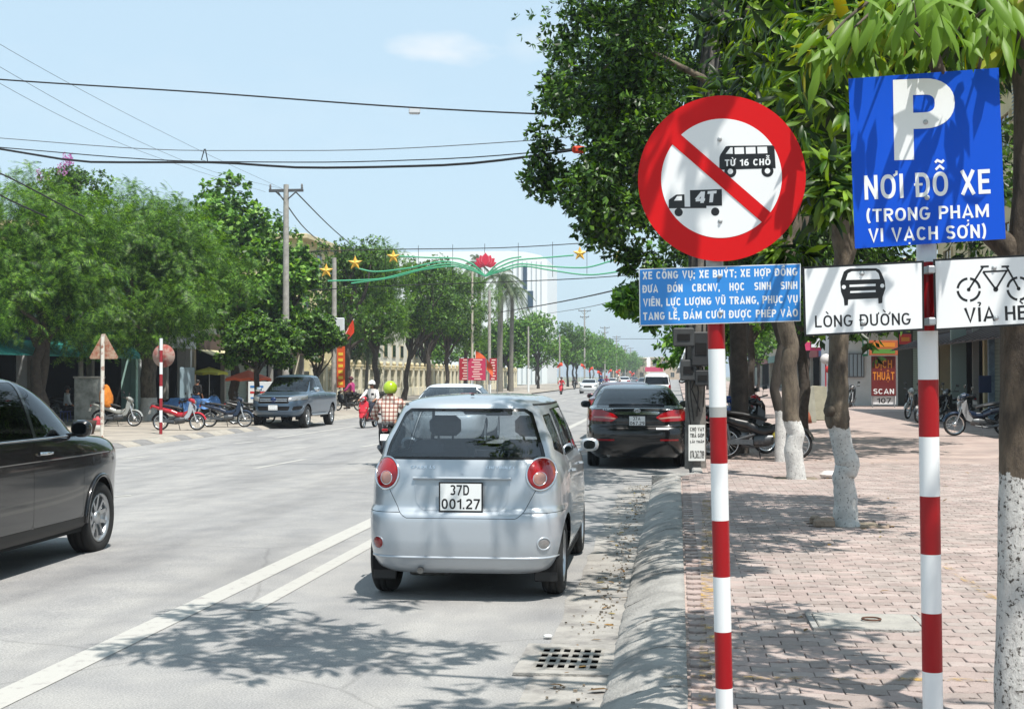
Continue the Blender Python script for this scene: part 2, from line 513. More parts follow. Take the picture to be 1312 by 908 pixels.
# asphalt patch and tar joint, grit in the gutter
rng = random.Random(3)
def blotch(c, rx, ry, name, m, z, parent, seed=0, n=26, j=0.18):
    r_ = random.Random(seed)
    pts = []
    for k in range(n):
        a = 2 * math.pi * k / n
        f = 1 + r_.uniform(-j, j)
        x = c[0] + rx * f * math.cos(a); y = c[1] + ry * f * math.sin(a)
        pts.append((x, y, z(x) if callable(z) else z))
    mb = MB(); mb.add(pts + [(c[0], c[1], z(c[0]) if callable(z) else z)], [(k, (k + 1) % n, n) for k in range(n)])
    return mb.build(name, m, parent)

# gutter: cast strip beside the kerb, broken along its outer edge
gb = MB()
gy = [-12 + 0.4 * i for i in range(int(33 / 0.4))]
A, B, Cc = [], [], []
for y in gy:
    A.append((-0.80 + rng.uniform(-0.03, 0.03), y, road_z(-0.8) + 0.004))
    B.append((-0.58, y, 0.006)); Cc.append((-0.36, y, 0.010))
gb.strip(A, B); gb.strip(B, Cc)
gutter = tag(gb.build('gutter', M_gutter), kind='structure')

# dried mud and grit lying in the gutter
M_grit = mat('gutter_grit', (0.33, 0.27, 0.20), 1.0, col2=(0.12, 0.10, 0.08), scale=9, bump=1.0, bscale=60, detail=8, thresh=(0.35, 0.6))
gr = MB()
for k in range(520):
    y = rng.uniform(6, 20.5); x = -0.42 - abs(rng.gauss(0, 0.13))
    if 7.2 < y < 8.6: continue
    s_ = rng.uniform(0.003, 0.013)
    gr.box((x, y, 0.012 + s_ * .3), (s_, s_ * rng.uniform(.7, 2), s_ * .8), rz=rng.uniform(0, 3))
tag(gr.build('gutter_debris', M_grit), 'scattered grit and crumbs of mortar along the gutter', 'debris', kind='stuff')

# sloping near kerb of separate cast stones
prof = [(-0.385, -0.06), (-0.38, 0.008), (-0.355, 0.035), (-0.29, 0.075), (-0.20, 0.115), (-0.11, 0.142), (-0.02, 0.152), (0.045, 0.150), (0.05, 0.08)]
kerb = MB(); kerb.box((-0.15, 4, -0.09), (0.40, 50, 0.06)); kerb = tag(kerb.build('kerb', M_kerb), kind='structure')
y = -6.0; k = 0
while y < 20.4:
    L = 0.97 + rng.uniform(-.02, .02)
    mb = MB()
    nseg = 9
    rows = []
    for j in range(nseg + 1):
        yy = y + (L - 0.022) * j / nseg
        row = []
        for i, (px_, pz_) in enumerate(prof):
            q = 0.0 if i in (0, len(prof) - 1) else rng.uniform(-0.007, 0.007)
            e = 0.006 if j in (0, nseg) else 0
            row.append((px_ + rng.uniform(-.003, .003) + (e if i < 4 else -0), yy, pz_ + q - e))
        rows.append(row)
    for a, b in zip(rows, rows[1:]): mb.strip(a, b)
    mb.add(rows[0], [tuple(range(len(prof) - 1, -1, -1))]); mb.add(rows[-1], [tuple(range(len(prof)))])
    mb.build('kerb_stone', M_kerb, kerb)
    y += L; k += 1
# return of the kerb and the straight stones beyond it
mb = MB()
mb.prism([(-0.385, 0), (0.05, 0), (0.30, 0.62), (0.22, 0.72)], 0.15, Matrix.Translation((0, 20.45, 0.001)))
mb.build('kerb_stone', M_kerb, kerb)
for k in range(60):
    mb = MB(); mb.bbox((0.31, 21.7 + k * 1.0, 0.055), (0.16, 0.985, 0.20), 0.02); mb.build('kerb_stone', M_kerb, kerb)

# right-hand pavement
sb = MB()
sb.add([(0.04, -12, 0.135), (0.04, 21, 0.135), (0.04, 21.01, 0.137), (0.38, 21.01, 0.137), (0.38, 700, 0.137), (13.5, 700, 0.137), (13.5, -12, 0.135)], [(0, 6, 5, 4, 3, 2, 1)])
def far_paving():
    m = bpy.data.materials.new('far_paving'); m.use_nodes = True
    nt = m.node_tree; n = nt.nodes; l = nt.links
    b = n['Principled BSDF']; b.inputs['Roughness'].default_value = 0.9
    g = n.new('ShaderNodeNewGeometry')
    z = n.new('ShaderNodeTexNoise'); z.inputs['Scale'].default_value = 1.2; z.inputs['Detail'].default_value = 8
    l.new(g.outputs['Position'], z.inputs['Vector'])
    br = n.new('ShaderNodeTexBrick'); br.inputs['Scale'].default_value = 1; br.inputs['Brick Width'].default_value = 0.21; br.inputs['Row Height'].default_value = 0.12
    br.inputs['Mortar Size'].default_value = 0.006
    br.inputs['Color1'].default_value = H('#9a8882'); br.inputs['Color2'].default_value = H('#a4958e'); br.inputs['Mortar'].default_value = H('#6d655f')
    l.new(g.outputs['Position'], br.inputs['Vector'])
    r = n.new('ShaderNodeValToRGB'); r.color_ramp.elements[0].color = (0.8, 0.8, 0.8, 1); r.color_ramp.elements[1].color = (1.15, 1.13, 1.1, 1)
    r.color_ramp.elements[0].position = .35; r.color_ramp.elements[1].position = .65
    l.new(z.outputs[0], r.inputs[0])
    mx = n.new('ShaderNodeMix'); mx.data_type = 'RGBA'; mx.blend_type = 'MULTIPLY'; mx.inputs[0].default_value = 1
    l.new(br.outputs[0], mx.inputs[6]); l.new(r.outputs[0], mx.inputs[7]); l.new(mx.outputs[2], b.inputs['Base Color'])
    return m
M_far_paving = far_paving()
sidewalk = tag(sb.build('sidewalk', [M_far_paving]), kind='structure')

# interlocking pavers, waisted like the photograph's
TREES_NEAR = [G(1300, 945, 0.15), G(1083, 670, 0.15), G(1020, 612, 0.15), G(1001, 590, 0.15)]
MANHOLE = [G(1045, 806, 0.15), G(1181, 806, 0.15), G(1168, 786, 0.15), G(1046, 787, 0.15)]
mh_c = sum(MANHOLE, Vector()) / 4
def paver_poly(cx, cy, w, h, r_, flip):
    # long side across the street, pointed ends; scalloped long edges
    pts = []
    j = lambda a: r_.uniform(-a, a)
    q = 0.018 * (1 if flip else -1)
    for sx, sy, ddy in ((-.5, -.5, 0), (-.25, -.5, q), (.25, -.5, -q), (.5, -.5, 0), (.5, .5, 0), (.25, .5, -q), (-.25, .5, q), (-.5, .5, 0)):
        pts.append((cx + sx * w + j(.0025), cy + sy * h + ddy + j(.002)))
    return pts
PW, PH = 0.205, 0.118
cand = []
for row in range(int((24.0 - 2.0) / PH)):
    cy = 2.0 + row * PH
    for col in range(int(10.3 / PW)):
        cx = 0.06 + PW / 2 + col * PW + (PW / 2 if row % 2 else 0)
        if cy > 20.9 and cx < 0.5: continue
        c = Vector((cx, cy, 0.15))
        if any(abs(cx - t.x) < 0.34 and abs(cy - t.y) < 0.34 for t in TREES_NEAR[1:3]): continue
        if abs(cx - mh_c.x) < 0.36 and abs(cy - mh_c.y) < 0.30: continue
        v = CM.transposed() @ (c - Vector((0, 0, CAM_H)))
        u = 656 + F * v.x / -v.z
        if v.z > -2.0 or u > 2600: continue
        seen = v.z < -4.9 and u < 1330
        cand.append((-v.z if seen else 1000 - v.z, cx, cy, row, col))
cand.sort()
gap = 0.0045
pr = random.Random(11)
stuff = [MB() for _ in M_pavers]
for i, (d, cx, cy, row, col) in enumerate(cand):
    w, h = PW - gap, PH - gap
    zt = 0.150 + pr.uniform(-0.0022, 0.0022) + 0.004 * math.sin(cx * 2.1) * math.sin(cy * 1.3)
    poly = paver_poly(cx, cy, w, h, pr, (row + col) % 2)
    mi = int(pr.random() * len(M_pavers))
    tilt = pr.uniform(-0.006, 0.006); tilt2 = pr.uniform(-0.01, 0.01)
    vs = [(x, y, 0.128) for x, y in poly]
    cxx, cyy = cx, cy
    top = [(cxx + (x - cxx) * .975, cyy + (y - cyy) * .965, zt + (x - cxx) * tilt + (y - cyy) * tilt2) for x, y in poly]
    mid = [(x, y, zt - 0.004) for x, y in poly]
    n_ = len(poly)
    fs = [tuple(range(2 * n_, 3 * n_))] + [(a, (a + 1) % n_, n_ + (a + 1) % n_, n_ + a) for a in range(n_)] + [(n_ + a, n_ + (a + 1) % n_, 2 * n_ + (a + 1) % n_, 2 * n_ + a) for a in range(n_)]
    if i < 300:
        mb = MB(); mb.add([(x - cx, y - cy, z) for x, y, z in vs + mid + top], fs)
        o = mb.build('paver', M_pavers[mi], sidewalk, loc=(cx, cy, 0))
    else:
        stuff[mi].add(vs + mid + top, fs)
allp = MB()
for mi, mb in enumerate(stuff):
    allp.add(mb.v, mb.f, mi)
o = allp.build('pavers', M_pavers, sidewalk); o['kind'] = 'stuff'

# faded yellow painted parking line on the pavers
M_yellow = worn_paint('yellow_parking_paint', '#b8923f', 0.56)
for l_ in [M_yellow]:
    nt = l_.node_tree; n = nt.nodes; tr = n.new('ShaderNodeBsdfTransparent'); mx = n.new('ShaderNodeMixShader'); r = [q for q in n if q.type == 'VALTORGB'][0]
    r2 = n.new('ShaderNodeValToRGB'); r2.color_ramp.elements[0].position = .48; r2.color_ramp.elements[1].position = .62; r2.color_ramp.elements[1].color = (.75, .75, .75, 1)
    nt.links.new(r.inputs[0].links[0].from_socket, r2.inputs[0]); nt.links.new(r2.outputs[0], mx.inputs[0]); nt.links.new(tr.outputs[0], mx.inputs[1]); nt.links.new(n['Principled BSDF'].outputs[0], mx.inputs[2]); nt.links.new(mx.outputs[0], n['Material Output'].inputs[0])
for a_, b_, w_ in (((908, 905), (905, 640), 0.09), ((1207, 722), (1280, 772), 0.07), ((845, 868), (1280, 872), 0.07)):
    p, q = G(*a_, 0.15), G(*b_, 0.15)
    d = (q - p).normalized(); s_ = Vector((d.y, -d.x, 0)) * w_ / 2
    mb = MB(); mb.add([(p - s_) + Vector((0, 0, .0068)), (p + s_) + Vector((0, 0, .0068)), (q + s_) + Vector((0, 0, .0068)), (q - s_) + Vector((0, 0, .0068))], [(0, 1, 2, 3)])
    mb.build('painted_line', M_yellow, sidewalk)

# concrete inspection cover with a ring
M_cover = mat('cover_concrete', (0.34, 0.325, 0.29), 0.9, col2=(0.25, 0.24, 0.22), scale=6, bump=0.4, bscale=60)
cv = thing('manhole_cover', 'concrete inspection slab with an iron lifting ring set in the pavers', 'manhole cover', (mh_c.x, mh_c.y, 0.15))
mb = MB(); mb.bbox((0, 0, -0.008), (0.60, 0.47, 0.03), 0.006); mb.build('slab', M_cover, cv)
mb = MB()
for sx, w_, dx, dy in ((0, 0.68, 0, 0.255), (0, 0.68, 0, -0.255)): mb.box((dx, dy, -0.010), (w_, 0.035, 0.028))
for dx in (-0.325, 0.325): mb.box((dx, 0, -0.0102), (0.035, 0.474, 0.028))
mb.build('frame', M_kerb, cv)
M_rust = mat('rusty_iron', '#5a4034', 0.8, 0.4, var=0.3, scale=20)
mb = MB(); mb.tube([(0.055 * math.cos(a) + 0.03, 0.055 * math.sin(a), 0.018) for a in [2 * math.pi * k / 20 for k in range(21)]], 0.006, 6); mb.build('ring', M_rust, cv)

# street drain grate
gc = [G(706, 829), G(770, 833), G(752, 868), G(690, 862)]
gcen = sum(gc, Vector()) / 4
dr = thing('drain_grate', 'square cast iron storm drain grate with four rows of holes beside the kerb', 'drain grate', (gcen.x, gcen.y, 0.0))
M_iron = mat('cast_iron', '#8a867f', 0.85, 0.1, var=0.3, scale=18, bump=0.3)
GW, GL = 0.33, 0.55
mb = MB(); mb.box((0, 0, 0.0087), (0.46, 0.70, 0.004)); mb.build('pit', mat('pit_shade_black', '#020202', 1.0, spec=0), dr)  # flat black sheet stands in for the deep shade under the grate
mb = MB()
for dx in (-0.235, 0.235): mb.box((dx, 0, 0.012), (0.09, 0.82, 0.016))
for dy in (-0.36, 0.36): mb.box((0, dy, 0.0118), (0.38, 0.10, 0.016))
mb.build('frame', M_gutter, dr)
for k in range(7):
    mb = MB(); mb.box((-0.18 + 0.06 * k, 0, 0.0185), (0.021, 0.62, 0.005)); mb.build('bar', M_iron, dr)
for k in range(5):
    mb = MB(); mb.box((0, -0.29 + 0.145 * k, 0.0182), (0.375, 0.052, 0.005)); mb.build('cross_bar', M_iron, dr)

# left-hand pavement and its kerb
sb = MB(); sb.add([(X_LK - 14, -10, -0.17), (X_LK - 0.1, -10, -0.17), (X_LK - 0.1, 900, -0.17), (X_LK - 14, 900, -0.17)], [(0, 1, 2, 3)])
left_walk = tag(sb.build('far_pavement', M_dirt), kind='structure')
mb = MB(); mb.box((X_LK - 0.05, 300, -0.33), (0.30, 500, 0.08)); lkerb = tag(mb.build('far_kerb', M_kerb), kind='structure')
M_kd = mat('kerb_shadow_stripe', (0.17, 0.165, 0.16), 0.9, var=.2, scale=5); M_kl = mat('kerb_pale', (0.29, 0.265, 0.225), 0.9, var=.2, scale=5)
kp = MB(); kp.prism([(0, 0), (0.42, 0), (0.38, 0.035), (0.14, 0.125), (0, 0.13)], 0.97, Matrix(((1, 0, 0, 0), (0, 0, 1, 0), (0, 1, 0, 0), (0, 0, 0, 1))))
k0 = kp.build('kerb_stone', M_kl, lkerb); me_l = k0.data; me_d = me_l.copy(); me_d.materials[0] = M_kd
k0.location = (X_LK - 0.2, 28, -0.283)
for k in range(1, 110):
    o = k0.copy(); link(o); o.parent = lkerb; o.location = (X_LK - 0.2, 28 + k, -0.283)
    o.data = me_d if (k % 5 in (1, 3) and k < 26) else me_l  # darker stones paint in the shadow stripes lying across the kerb
# ------------------------------------------------------------------ lettering: a bold sans alphabet drawn as strokes
import unicodedata
def _arc(cx, cy, rx, ry, a0, a1, n=14, e=2.3):
    out = []
    for k in range(n + 1):
        a = R(a0 + (a1 - a0) * k / n); c, s_ = math.cos(a), math.sin(a)
        out.append((cx + rx * math.copysign(abs(c) ** (2 / e), c), cy + ry * math.copysign(abs(s_) ** (2 / e), s_)))
    return out

def glyph(ch, t):
    """centre lines of one capital letter of height 1 and stroke t -> (width, strokes)"""
    W = {'I': t, '1': .42, 'M': .86, 'W': 1.0, 'E': .54, 'F': .52, 'L': .52, 'J': .5, ' ': .30, '.': t, ',': t, ';': t, ':': t, '(': .28, ')': .28, '-': .35, '/': .4,
         'O': .70, 'Q': .72, 'C': .66, 'G': .70, 'D': .66, 'A': .74, 'V': .70, 'X': .68, 'Y': .68, 'T': .60, 'S': .60}.get(ch, .62)
    l, r, b, u, m, c = t / 2, W - t / 2, t / 2, 1 - t / 2, 0.5, W / 2
    k = t * 0.5
    g = {
        'I': [[(l, 0), (l, 1)]], 'H': [[(l, 0), (l, 1)], [(r, 0), (r, 1)], [(t, m), (W - t, m)]],
        'E': [[(l, 0), (l, 1)], [(t, u), (W, u)], [(t, .52), (W - .05, .52)], [(t, b), (W, b)]],
        'F': [[(l, 0), (l, 1)], [(t, u), (W, u)], [(t, .5), (W - .06, .5)]],
        'L': [[(l, 0), (l, 1)], [(t, b), (W, b)]], 'T': [[(c, 0), (c, 1 - t)], [(0, u), (W, u)]],
        'N': [[(l, 0), (l, 1)], [(r, 0), (r, 1)], [(l + k * .1, 1 - k), (r - k * .1, k)]],
        'M': [[(l, 0), (l, 1)], [(r, 0), (r, 1)], [(l + k * .3, 1 - k), (c, .18), (r - k * .3, 1 - k)]],
        'A': [[(l * .9, 0), (c, 1 - k * .5), (W - l * .9, 0)], [(.17 + t * .35, .27), (W - .17 - t * .35, .27)]],
        'V': [[(l * .9, 1), (c, k * .5), (W - l * .9, 1)]], 'X': [[(l, 0), (r, 1)], [(l, 1), (r, 0)]],
        'Y': [[(l, 1), (c, .46)], [(r, 1), (c, .46)], [(c, 0), (c, .50)]],
        'K': [[(l, 0), (l, 1)], [(r, 1), (t, .42)], [(t + .12, .56), (r, 0)]],
        'U': [[(l, 1), (l, .36)] + _arc(c, .36, c - l, .36 - b, 180, 360) + [(r, 1)]],
        'O': [_arc(c, m, c - l, m - b, 90, 450, 30)], '0': [_arc(c, m, c - l, m - b, 90, 450, 30)],
        'C': [_arc(c, m, c - l, m - b, 40, 320, 24)],
        'G': [_arc(c, m, c - l, m - b, 42, 330, 24) + [(r, .44), (c + .02, .44)]],
        'D': [[(l, 0), (l, 1)], [(t, u)] + _arc(c * .9, m, r - c * .9, m - b, 90, -90, 20) + [(t, b)]],
        'P': [[(l, 0), (l, 1)], [(t, u)] + _arc(c, .69, r - c, u - .69, 90, -90, 16) + [(t, .69 - (u - .69))]],
        'R': [[(l, 0), (l, 1)], [(t, u)] + _arc(c, .71, r - c, u - .71, 90, -90, 16) + [(t, .71 - (u - .71))], [(c + .02, .42), (r, 0)]],
        'B': [[(l, 0), (l, 1)], [(t, u)] + _arc(c, .735, r - c - .03, u - .735, 90, -90, 14) + [(t, .735 - (u - .735))], [(c, .735 - (u - .735) - .02)] + _arc(c, (.5 + b) / 2 - .015, r - c, (.5 - b) / 2 - .015, 90, -90, 14) + [(t, b)]],
        'S': [_arc(c, .735, c - l, u - .735, 20, 180, 10) + _arc(c, .735, c - l, .235, 190, 255, 4) + _arc(c, .265, c - l, .235, 75, 10, 4) + _arc(c, .265, c - l, .265 - b, 0, -160, 10)],
        'Q': [_arc(c, m, c - l, m - b, 90, 450, 30), [(c + .06, .24), (r + .02, .0)]],
        'J': [[(r, 1), (r, .34)] + _arc(c, .34, r - c, .34 - b, 0, -170, 12)],
        '1': [[(W - l, 0), (W - l, 1)], [(W - t, .82), (0.02, .70)]], '7': [[(0, u), (W, u)], [(r - .02, 1 - t), (.30 * W, 0)]],
        '2': [_arc(c, .70, c - l, u - .70, 165, -20, 12) + [(l + .02, t)], [(0, b), (W, b)]],
        '4': [[(W * .72, 0), (W * .72, 1)], [(W * .66, .97), (.04, .33)], [(0, .28), (W, .28)]],
        '6': [_arc(c, .32, c - l, .32 - b, 90, 450, 24), _arc(c + .10, .32, c - l + .10, u - .32, 75, 178, 12)],
        '9': [_arc(c, .68, c - l, u - .68, 90, 450, 24), _arc(c - .10, .68, c - l + .10, .68 - b, -105, -2, 12)],
        '8': [_arc(c, .74, c - l - .02, u - .74, 90, 450, 20), _arc(c, .28, c - l, .28 - b, 90, 450, 20)],
        '3': [_arc(c, .74, c - l, u - .74, 150, -80, 12), _arc(c, .28, c - l, .28 - b, 80, -150, 12)],
        '5': [[(W, u), (l, u)], [(l, 1 - t), (l + .0, .52)], _arc(c, .31, c - l, .31 - b, 120, -150, 14)],
        '(': [_arc(.36, m, .28, .66, 122, 238, 12, 2)], ')': [_arc(-.08, m, .28, .66, 58, -58, 12, 2)],
        '.': [[(l, 0), (l, t)]], ',': [[(l, t), (l - .02, -.12)]], ';': [[(l, .52), (l, .52 + t)], [(l, t), (l - .02, -.12)]], ':': [[(l, .1), (l, .1 + t)], [(l, .6), (l, .6 + t)]], '-': [[(0, .4), (W, .4)]], '/': [[(0, 0), (W, 1)]],
        'W': [[(l, 1), (.27, k), (.5, .9), (.73, k), (r, 1)]], 'Z': [[(0, u), (W, u)], [(r, 1 - t), (l, t)], [(0, b), (W, b)]],
    }.get(ch, [])
    return W, g

def stroke_quads(line, t, closed=False):
    """one stroke as a band with mitred corners"""
    pts = [Vector(p) for p in line]
    if (pts[0] - pts[-1]).length < 1e-6 and len(pts) > 3: closed = True; pts = pts[:-1]
    n = len(pts); A, B = [], []
    for i in range(n):
        a = pts[i - 1] if (i or closed) else None; b = pts[(i + 1) % n] if (i < n - 1 or closed) else None
        d1 = (pts[i] - a).normalized() if a is not None and (pts[i] - a).length > 1e-7 else None
        d2 = (b - pts[i]).normalized() if b is not None and (b - pts[i]).length > 1e-7 else None
        d1 = d1 or d2; d2 = d2 or d1
        n1 = Vector((-d1.y, d1.x)); n2 = Vector((-d2.y, d2.x)); s_ = n1 + n2
        s_ = s_ / max(0.35, s_.length_squared / 2) if s_.length > 1e-6 else n1
        A.append(pts[i] + s_ * t / 2); B.append(pts[i] - s_ * t / 2)
    m_ = n if closed else n - 1
    return A + B, [(n + i, n + (i + 1) % n, (i + 1) % n, i) for i in range(m_)]

def text_shape(s, t=0.16, gapw=0.13):
    """-> list of (verts, faces) strokes, total width; each capital is 1 high"""
    x = 0.0; out = []
    for raw in s:
        dec = unicodedata.normalize('NFD', raw.upper())
        base, marks = dec[0], dec[1:]
        bar = False
        if base == 'Đ': base = 'D'; bar = True
        W, g = glyph(base, t)
        th = t * 0.62
        strokes = [(l_, t) for l_ in g]
        c = W / 2
        if bar: strokes.append(([(-.06, .52), (c, .52)], th))
        circ_ = chr(0x302) in marks; brev = chr(0x306) in marks
        if circ_: strokes.append(([(c - .19, 1.09), (c, 1.24), (c + .19, 1.09)], th))
        if brev: strokes.append((_arc(c, 1.24, .18, .13, 180, 360, 8), th))
        dy = 0.25 if (circ_ or brev) else 0.0
        for mk in marks:
            o_ = ord(mk)
            if o_ == 0x300: strokes.append(([(c - .12 + (.16 if dy else 0), 1.32 + dy * .3), (c + .06 + (.16 if dy else 0), 1.10 + dy * .5)], th))
            if o_ == 0x301: strokes.append(([(c - .04 + (.16 if dy else 0), 1.10 + dy * .5), (c + .14 + (.16 if dy else 0), 1.32 + dy * .3)], th))
            if o_ == 0x303: strokes.append(([(c - .2, 1.13 + dy), (c - .1, 1.22 + dy), (c + .1, 1.13 + dy), (c + .2, 1.22 + dy)], th))
            if o_ == 0x309: strokes.append((_arc(c, 1.26 + dy, .08, .08, 150, -60, 8) + [(c, 1.08 + dy)], th))
            if o_ == 0x323: strokes.append(([(c - th * .6, -.20), (c + th * .6, -.20)], th * 1.3))
            if o_ == 0x31B: strokes.append(([(W - t * .55, .93), (W + .05, 1.0), (W + .06, 1.13)], th))
        for l_, w_ in strokes:
            v, f = stroke_quads(l_, w_)
            out.append(([(p.x + x, p.y) for p in v], f))
        x += W + gapw + (0.05 if chr(0x31B) in marks else 0)
    return out, x - gapw

def lettering(s, m, parent, M, width, cap, bold=0.16, lift=0.0008, name='lettering', shear=0.0):
    """text starting at the origin of M (4x4: x along baseline, y up, z out of the board)"""
    shapes, w0 = text_shape(s, bold)
    mb = MB(); sx = width / w0
    for i, (v, f) in enumerate(shapes):
        z = lift + 0.00003 * (i % 5)
        mb.add([M @ Vector(((x + y * shear) * sx, y * cap, z)) for x, y in v], f)
    return mb.build(name, m, parent)

# ------------------------------------------------------------------ flat boards measured from the photograph
class Board:
    """a plane in the place: centre given by a sight line and a distance, then turned by yaw and roll"""
    def __init__(s, px, py, depth, yaw=0.0, roll=0.0, origin=None):
        s.c = P(px, py, depth)
        cr_ = CM @ Vector((1, 0, 0)); fh = CM @ Vector((0, 0, -1)); fh.z = 0; fh.normalize(); cr_.z = 0; cr_.normalize()
        U0 = cr_ * math.cos(yaw) - fh * math.sin(yaw); V0 = Vector((0, 0, 1))
        s.U = U0 * math.cos(roll) + V0 * math.sin(roll)
        s.V = -U0 * math.sin(roll) + V0 * math.cos(roll)
        s.N = s.U.cross(s.V)
        s.o = origin or Vector()
        s.M = Matrix.Translation(s.c - s.o) @ Matrix((s.U, s.V, s.N)).transposed().to_4x4()
    def at(s, px, py):
        d = ray(px, py); p0 = Vector((0, 0, CAM_H))
        t = (s.c - p0).dot(s.N) / d.dot(s.N)
        q = p0 + d * t - s.c
        return Vector((q.dot(s.U), q.dot(s.V)))
    def poly(s, name, pts, m, parent, lift=0.0006, th=0.0004, zoom=None, raw=False):
        pp = [p if raw else tuple(s.at(*((zoom(*p)) if zoom else p))) for p in pts]
        a = sum(pp[i][0] * pp[(i + 1) % len(pp)][1] - pp[(i + 1) % len(pp)][0] * pp[i][1] for i in range(len(pp)))
        if a < 0: pp = pp[::-1]
        return pp
    def put(s, name, polys, m, parent, lift=0.0006, th=0.0005, zoom=None, raw=False):
        mb = MB()
        for pts in polys:
            mb.prism(s.poly(None, pts, m, parent, zoom=zoom, raw=raw), th, s.M @ Matrix.Translation((0, 0, lift)))
        return mb.build(name, m, parent)
    def text(s, string, pl, pr, cap_px, m, parent, bold=0.16, zoom=None, lift=0.0014, shear=0.0):
        if zoom: pl, pr = zoom(*pl), zoom(*pr)
        a, b = s.at(*pl), s.at(*pr)
        u = (b - a); w = u.length; u.normalize()
        L = Matrix(((u.x, -u.y, 0, a.x), (u.y, u.x, 0, a.y), (0, 0, 1, 0), (0, 0, 0, 1)))
        q = s.at(pl[0], pl[1] - cap_px)
        cap = (q - a).length
        return lettering(string, m, parent, s.M @ L, w, cap, bold, lift, shear=shear)

def circ(c, r, n=32, a0=0, a1=2 * math.pi):
    full = abs(a1 - a0 - 2 * math.pi) < 1e-6
    return [(c[0] + r * math.cos(a0 + (a1 - a0) * k / (n if full else n - 1)), c[1] + r * math.sin(a0 + (a1 - a0) * k / (n if full else n - 1))) for k in range(n)]
def line_poly(a, b, w):
    a, b = Vector(a), Vector(b); d = (b - a).normalized(); n_ = Vector((-d.y, d.x)) * w / 2
    return [tuple(a - n_), tuple(b - n_), tuple(b + n_), tuple(a + n_)]
def ring_polys(c, r0, r1, a0=0, a1=2 * math.pi, n=40):
    out = []
    for k in range(n):
        p, q = a0 + (a1 - a0) * k / n, a0 + (a1 - a0) * (k + 1) / n
        out.append([(c[0] + r0 * math.cos(p), c[1] + r0 * math.sin(p)), (c[0] + r1 * math.cos(p), c[1] + r1 * math.sin(p)), (c[0] + r1 * math.cos(q), c[1] + r1 * math.sin(q)), (c[0] + r0 * math.cos(q), c[1] + r0 * math.sin(q))])
    return out

Z2 = lambda x, y: (810 + x / 2.839, 110 + y / 2.839)
Z3 = lambda x, y: (1020 + x / 2.4555, 70 + y / 2.4555)
M_postw = mat('post_white_gloss', '#dcdfdf', 0.35, col2='#8d857b', thresh=(.68, .76), scale=18, detail=8, coat=0.15)
M_postr = mat('post_red_gloss', '#900812', 0.4, col2='#b59c96', thresh=(.70, .72), scale=26, detail=7, spec=.3, coat=0.1)
M_postg = mat('post_bare_grey', '#9c9d9a', 0.45)

def bolt(board, px, py, parent, r=0.006):
    a = board.at(px, py)
    mb = MB(); mb.lathe([(r * 1.7, 0), (r * 1.7, 0.0022), (r, 0.003), (r, 0.007), (r * .6, 0.0085), (0.0001, 0.0085)], (0, 0, 0), n=12)
    mb.xform(board.M @ Matrix.Translation((a.x, a.y, 0.0009)))
    mb.build('bolt', mat('bolt_head', '#aeb2b3', .4, .2), parent)

def banded_post(root, top, bottom, radius, bands, depth):
    """bands: list of (y pixel of the top of the band, material)"""
    o = Vector(root.location)
    def pt(y):
        t = (y - top[1]) / (bottom[1] - top[1])
        return P(top[0] + (bottom[0] - top[0]) * t, y, depth) - o
    for i, (y, m) in enumerate(bands):
        y2 = bands[i + 1][0] if i + 1 < len(bands) else None
        a = pt(y)
        if y2 is None:
            b = a.copy(); d = (pt(y + 10) - a).normalized(); b = a + d * ((a.z + o.z - 0.10) / -d.z)
        else: b = pt(y2)
        mb = MB()
        rr = radius * (1 + 0.004 * (i % 2))
        if i == 0: mb.tube([a + (a - b).normalized() * radius * .5, a + (a - b).normalized() * radius * .35, a, b], [radius * .35, radius * .8, rr, rr], 28)
        else: mb.tube([a, b], rr, 28)
        mb.build('post_band', m, root)

# --- no-entry for buses and lorries, with the light blue text plate
base1 = G(929, 936, 0.15)
S1 = thing('prohibition_sign', 'red and white striped post with a round no-truck sign and light blue text plate', 'traffic sign', base1)
Bd = Board(924, 228.5, 5.76, yaw=R(8), roll=R(1.6), origin=base1)
mb = MB(); mb.lathe([(0.0001, -0.0025), (0.348, -0.0025), (0.350, -0.001), (0.350, 0.0), (0.0001, 0.0)], n=96)
mb.xform(Bd.M); disc = mb.build('round_plate', [M_red], S1)
for i_, p_ in enumerate(disc.data.polygons): p_.use_smooth = False
Bd.put('white_field', [circ((0, 0), 0.2515, 96)], M_white, disc, raw=True, lift=0.0004)
ca = math.atan2(295, 310)
a_ = Vector((math.cos(-ca), math.sin(-ca)))
Bd.put('diagonal_bar', [line_poly(tuple(-a_ * 0.262), tuple(a_ * 0.262), 0.054)], M_red, disc, raw=True, lift=0.0030)
Bd.put('bus_symbol', [[(317, 262), (320, 252), (340, 221), (350, 219), (510, 217), (517, 222), (522, 300), (317, 306)]] + [circ((357, 312), 22, 28), circ((492, 310), 22, 28)], M_black, disc, lift=0.0010, zoom=Z2)
for q_ in [[(340, 248), (357, 225), (365, 225), (366, 248)], [(372, 225), (406, 224), (407, 248), (373, 249)], [(413, 224), (448, 223), (449, 247), (414, 248)], [(455, 223), (490, 222), (492, 246), (456, 247)], circ((357, 312), 10, 18), circ((492, 310), 10, 18)]: Bd.put('bus_window', [q_], M_white, disc, lift=0.0018, zoom=Z2)
Bd.put('truck_symbol', [[(133, 446), (133, 415), (160, 396), (190, 395), (191, 440), (211, 440), (210, 380), (326, 376), (327, 436), (270, 437), (270, 445)]] + [circ((169, 460), 15, 24), circ((302, 458), 15, 24)], M_black, disc, lift=0.0010, zoom=Z2)
Bd.put('truck_window', [[(152, 418), (163, 402), (181, 401), (181, 417)]], M_white, disc, lift=0.0018, zoom=Z2)
Bd.text('TỪ 16 CHỖ', (337, 293), (503, 289), 24 / 2.839, M_white, disc, 0.20, Z2, lift=0.0024)
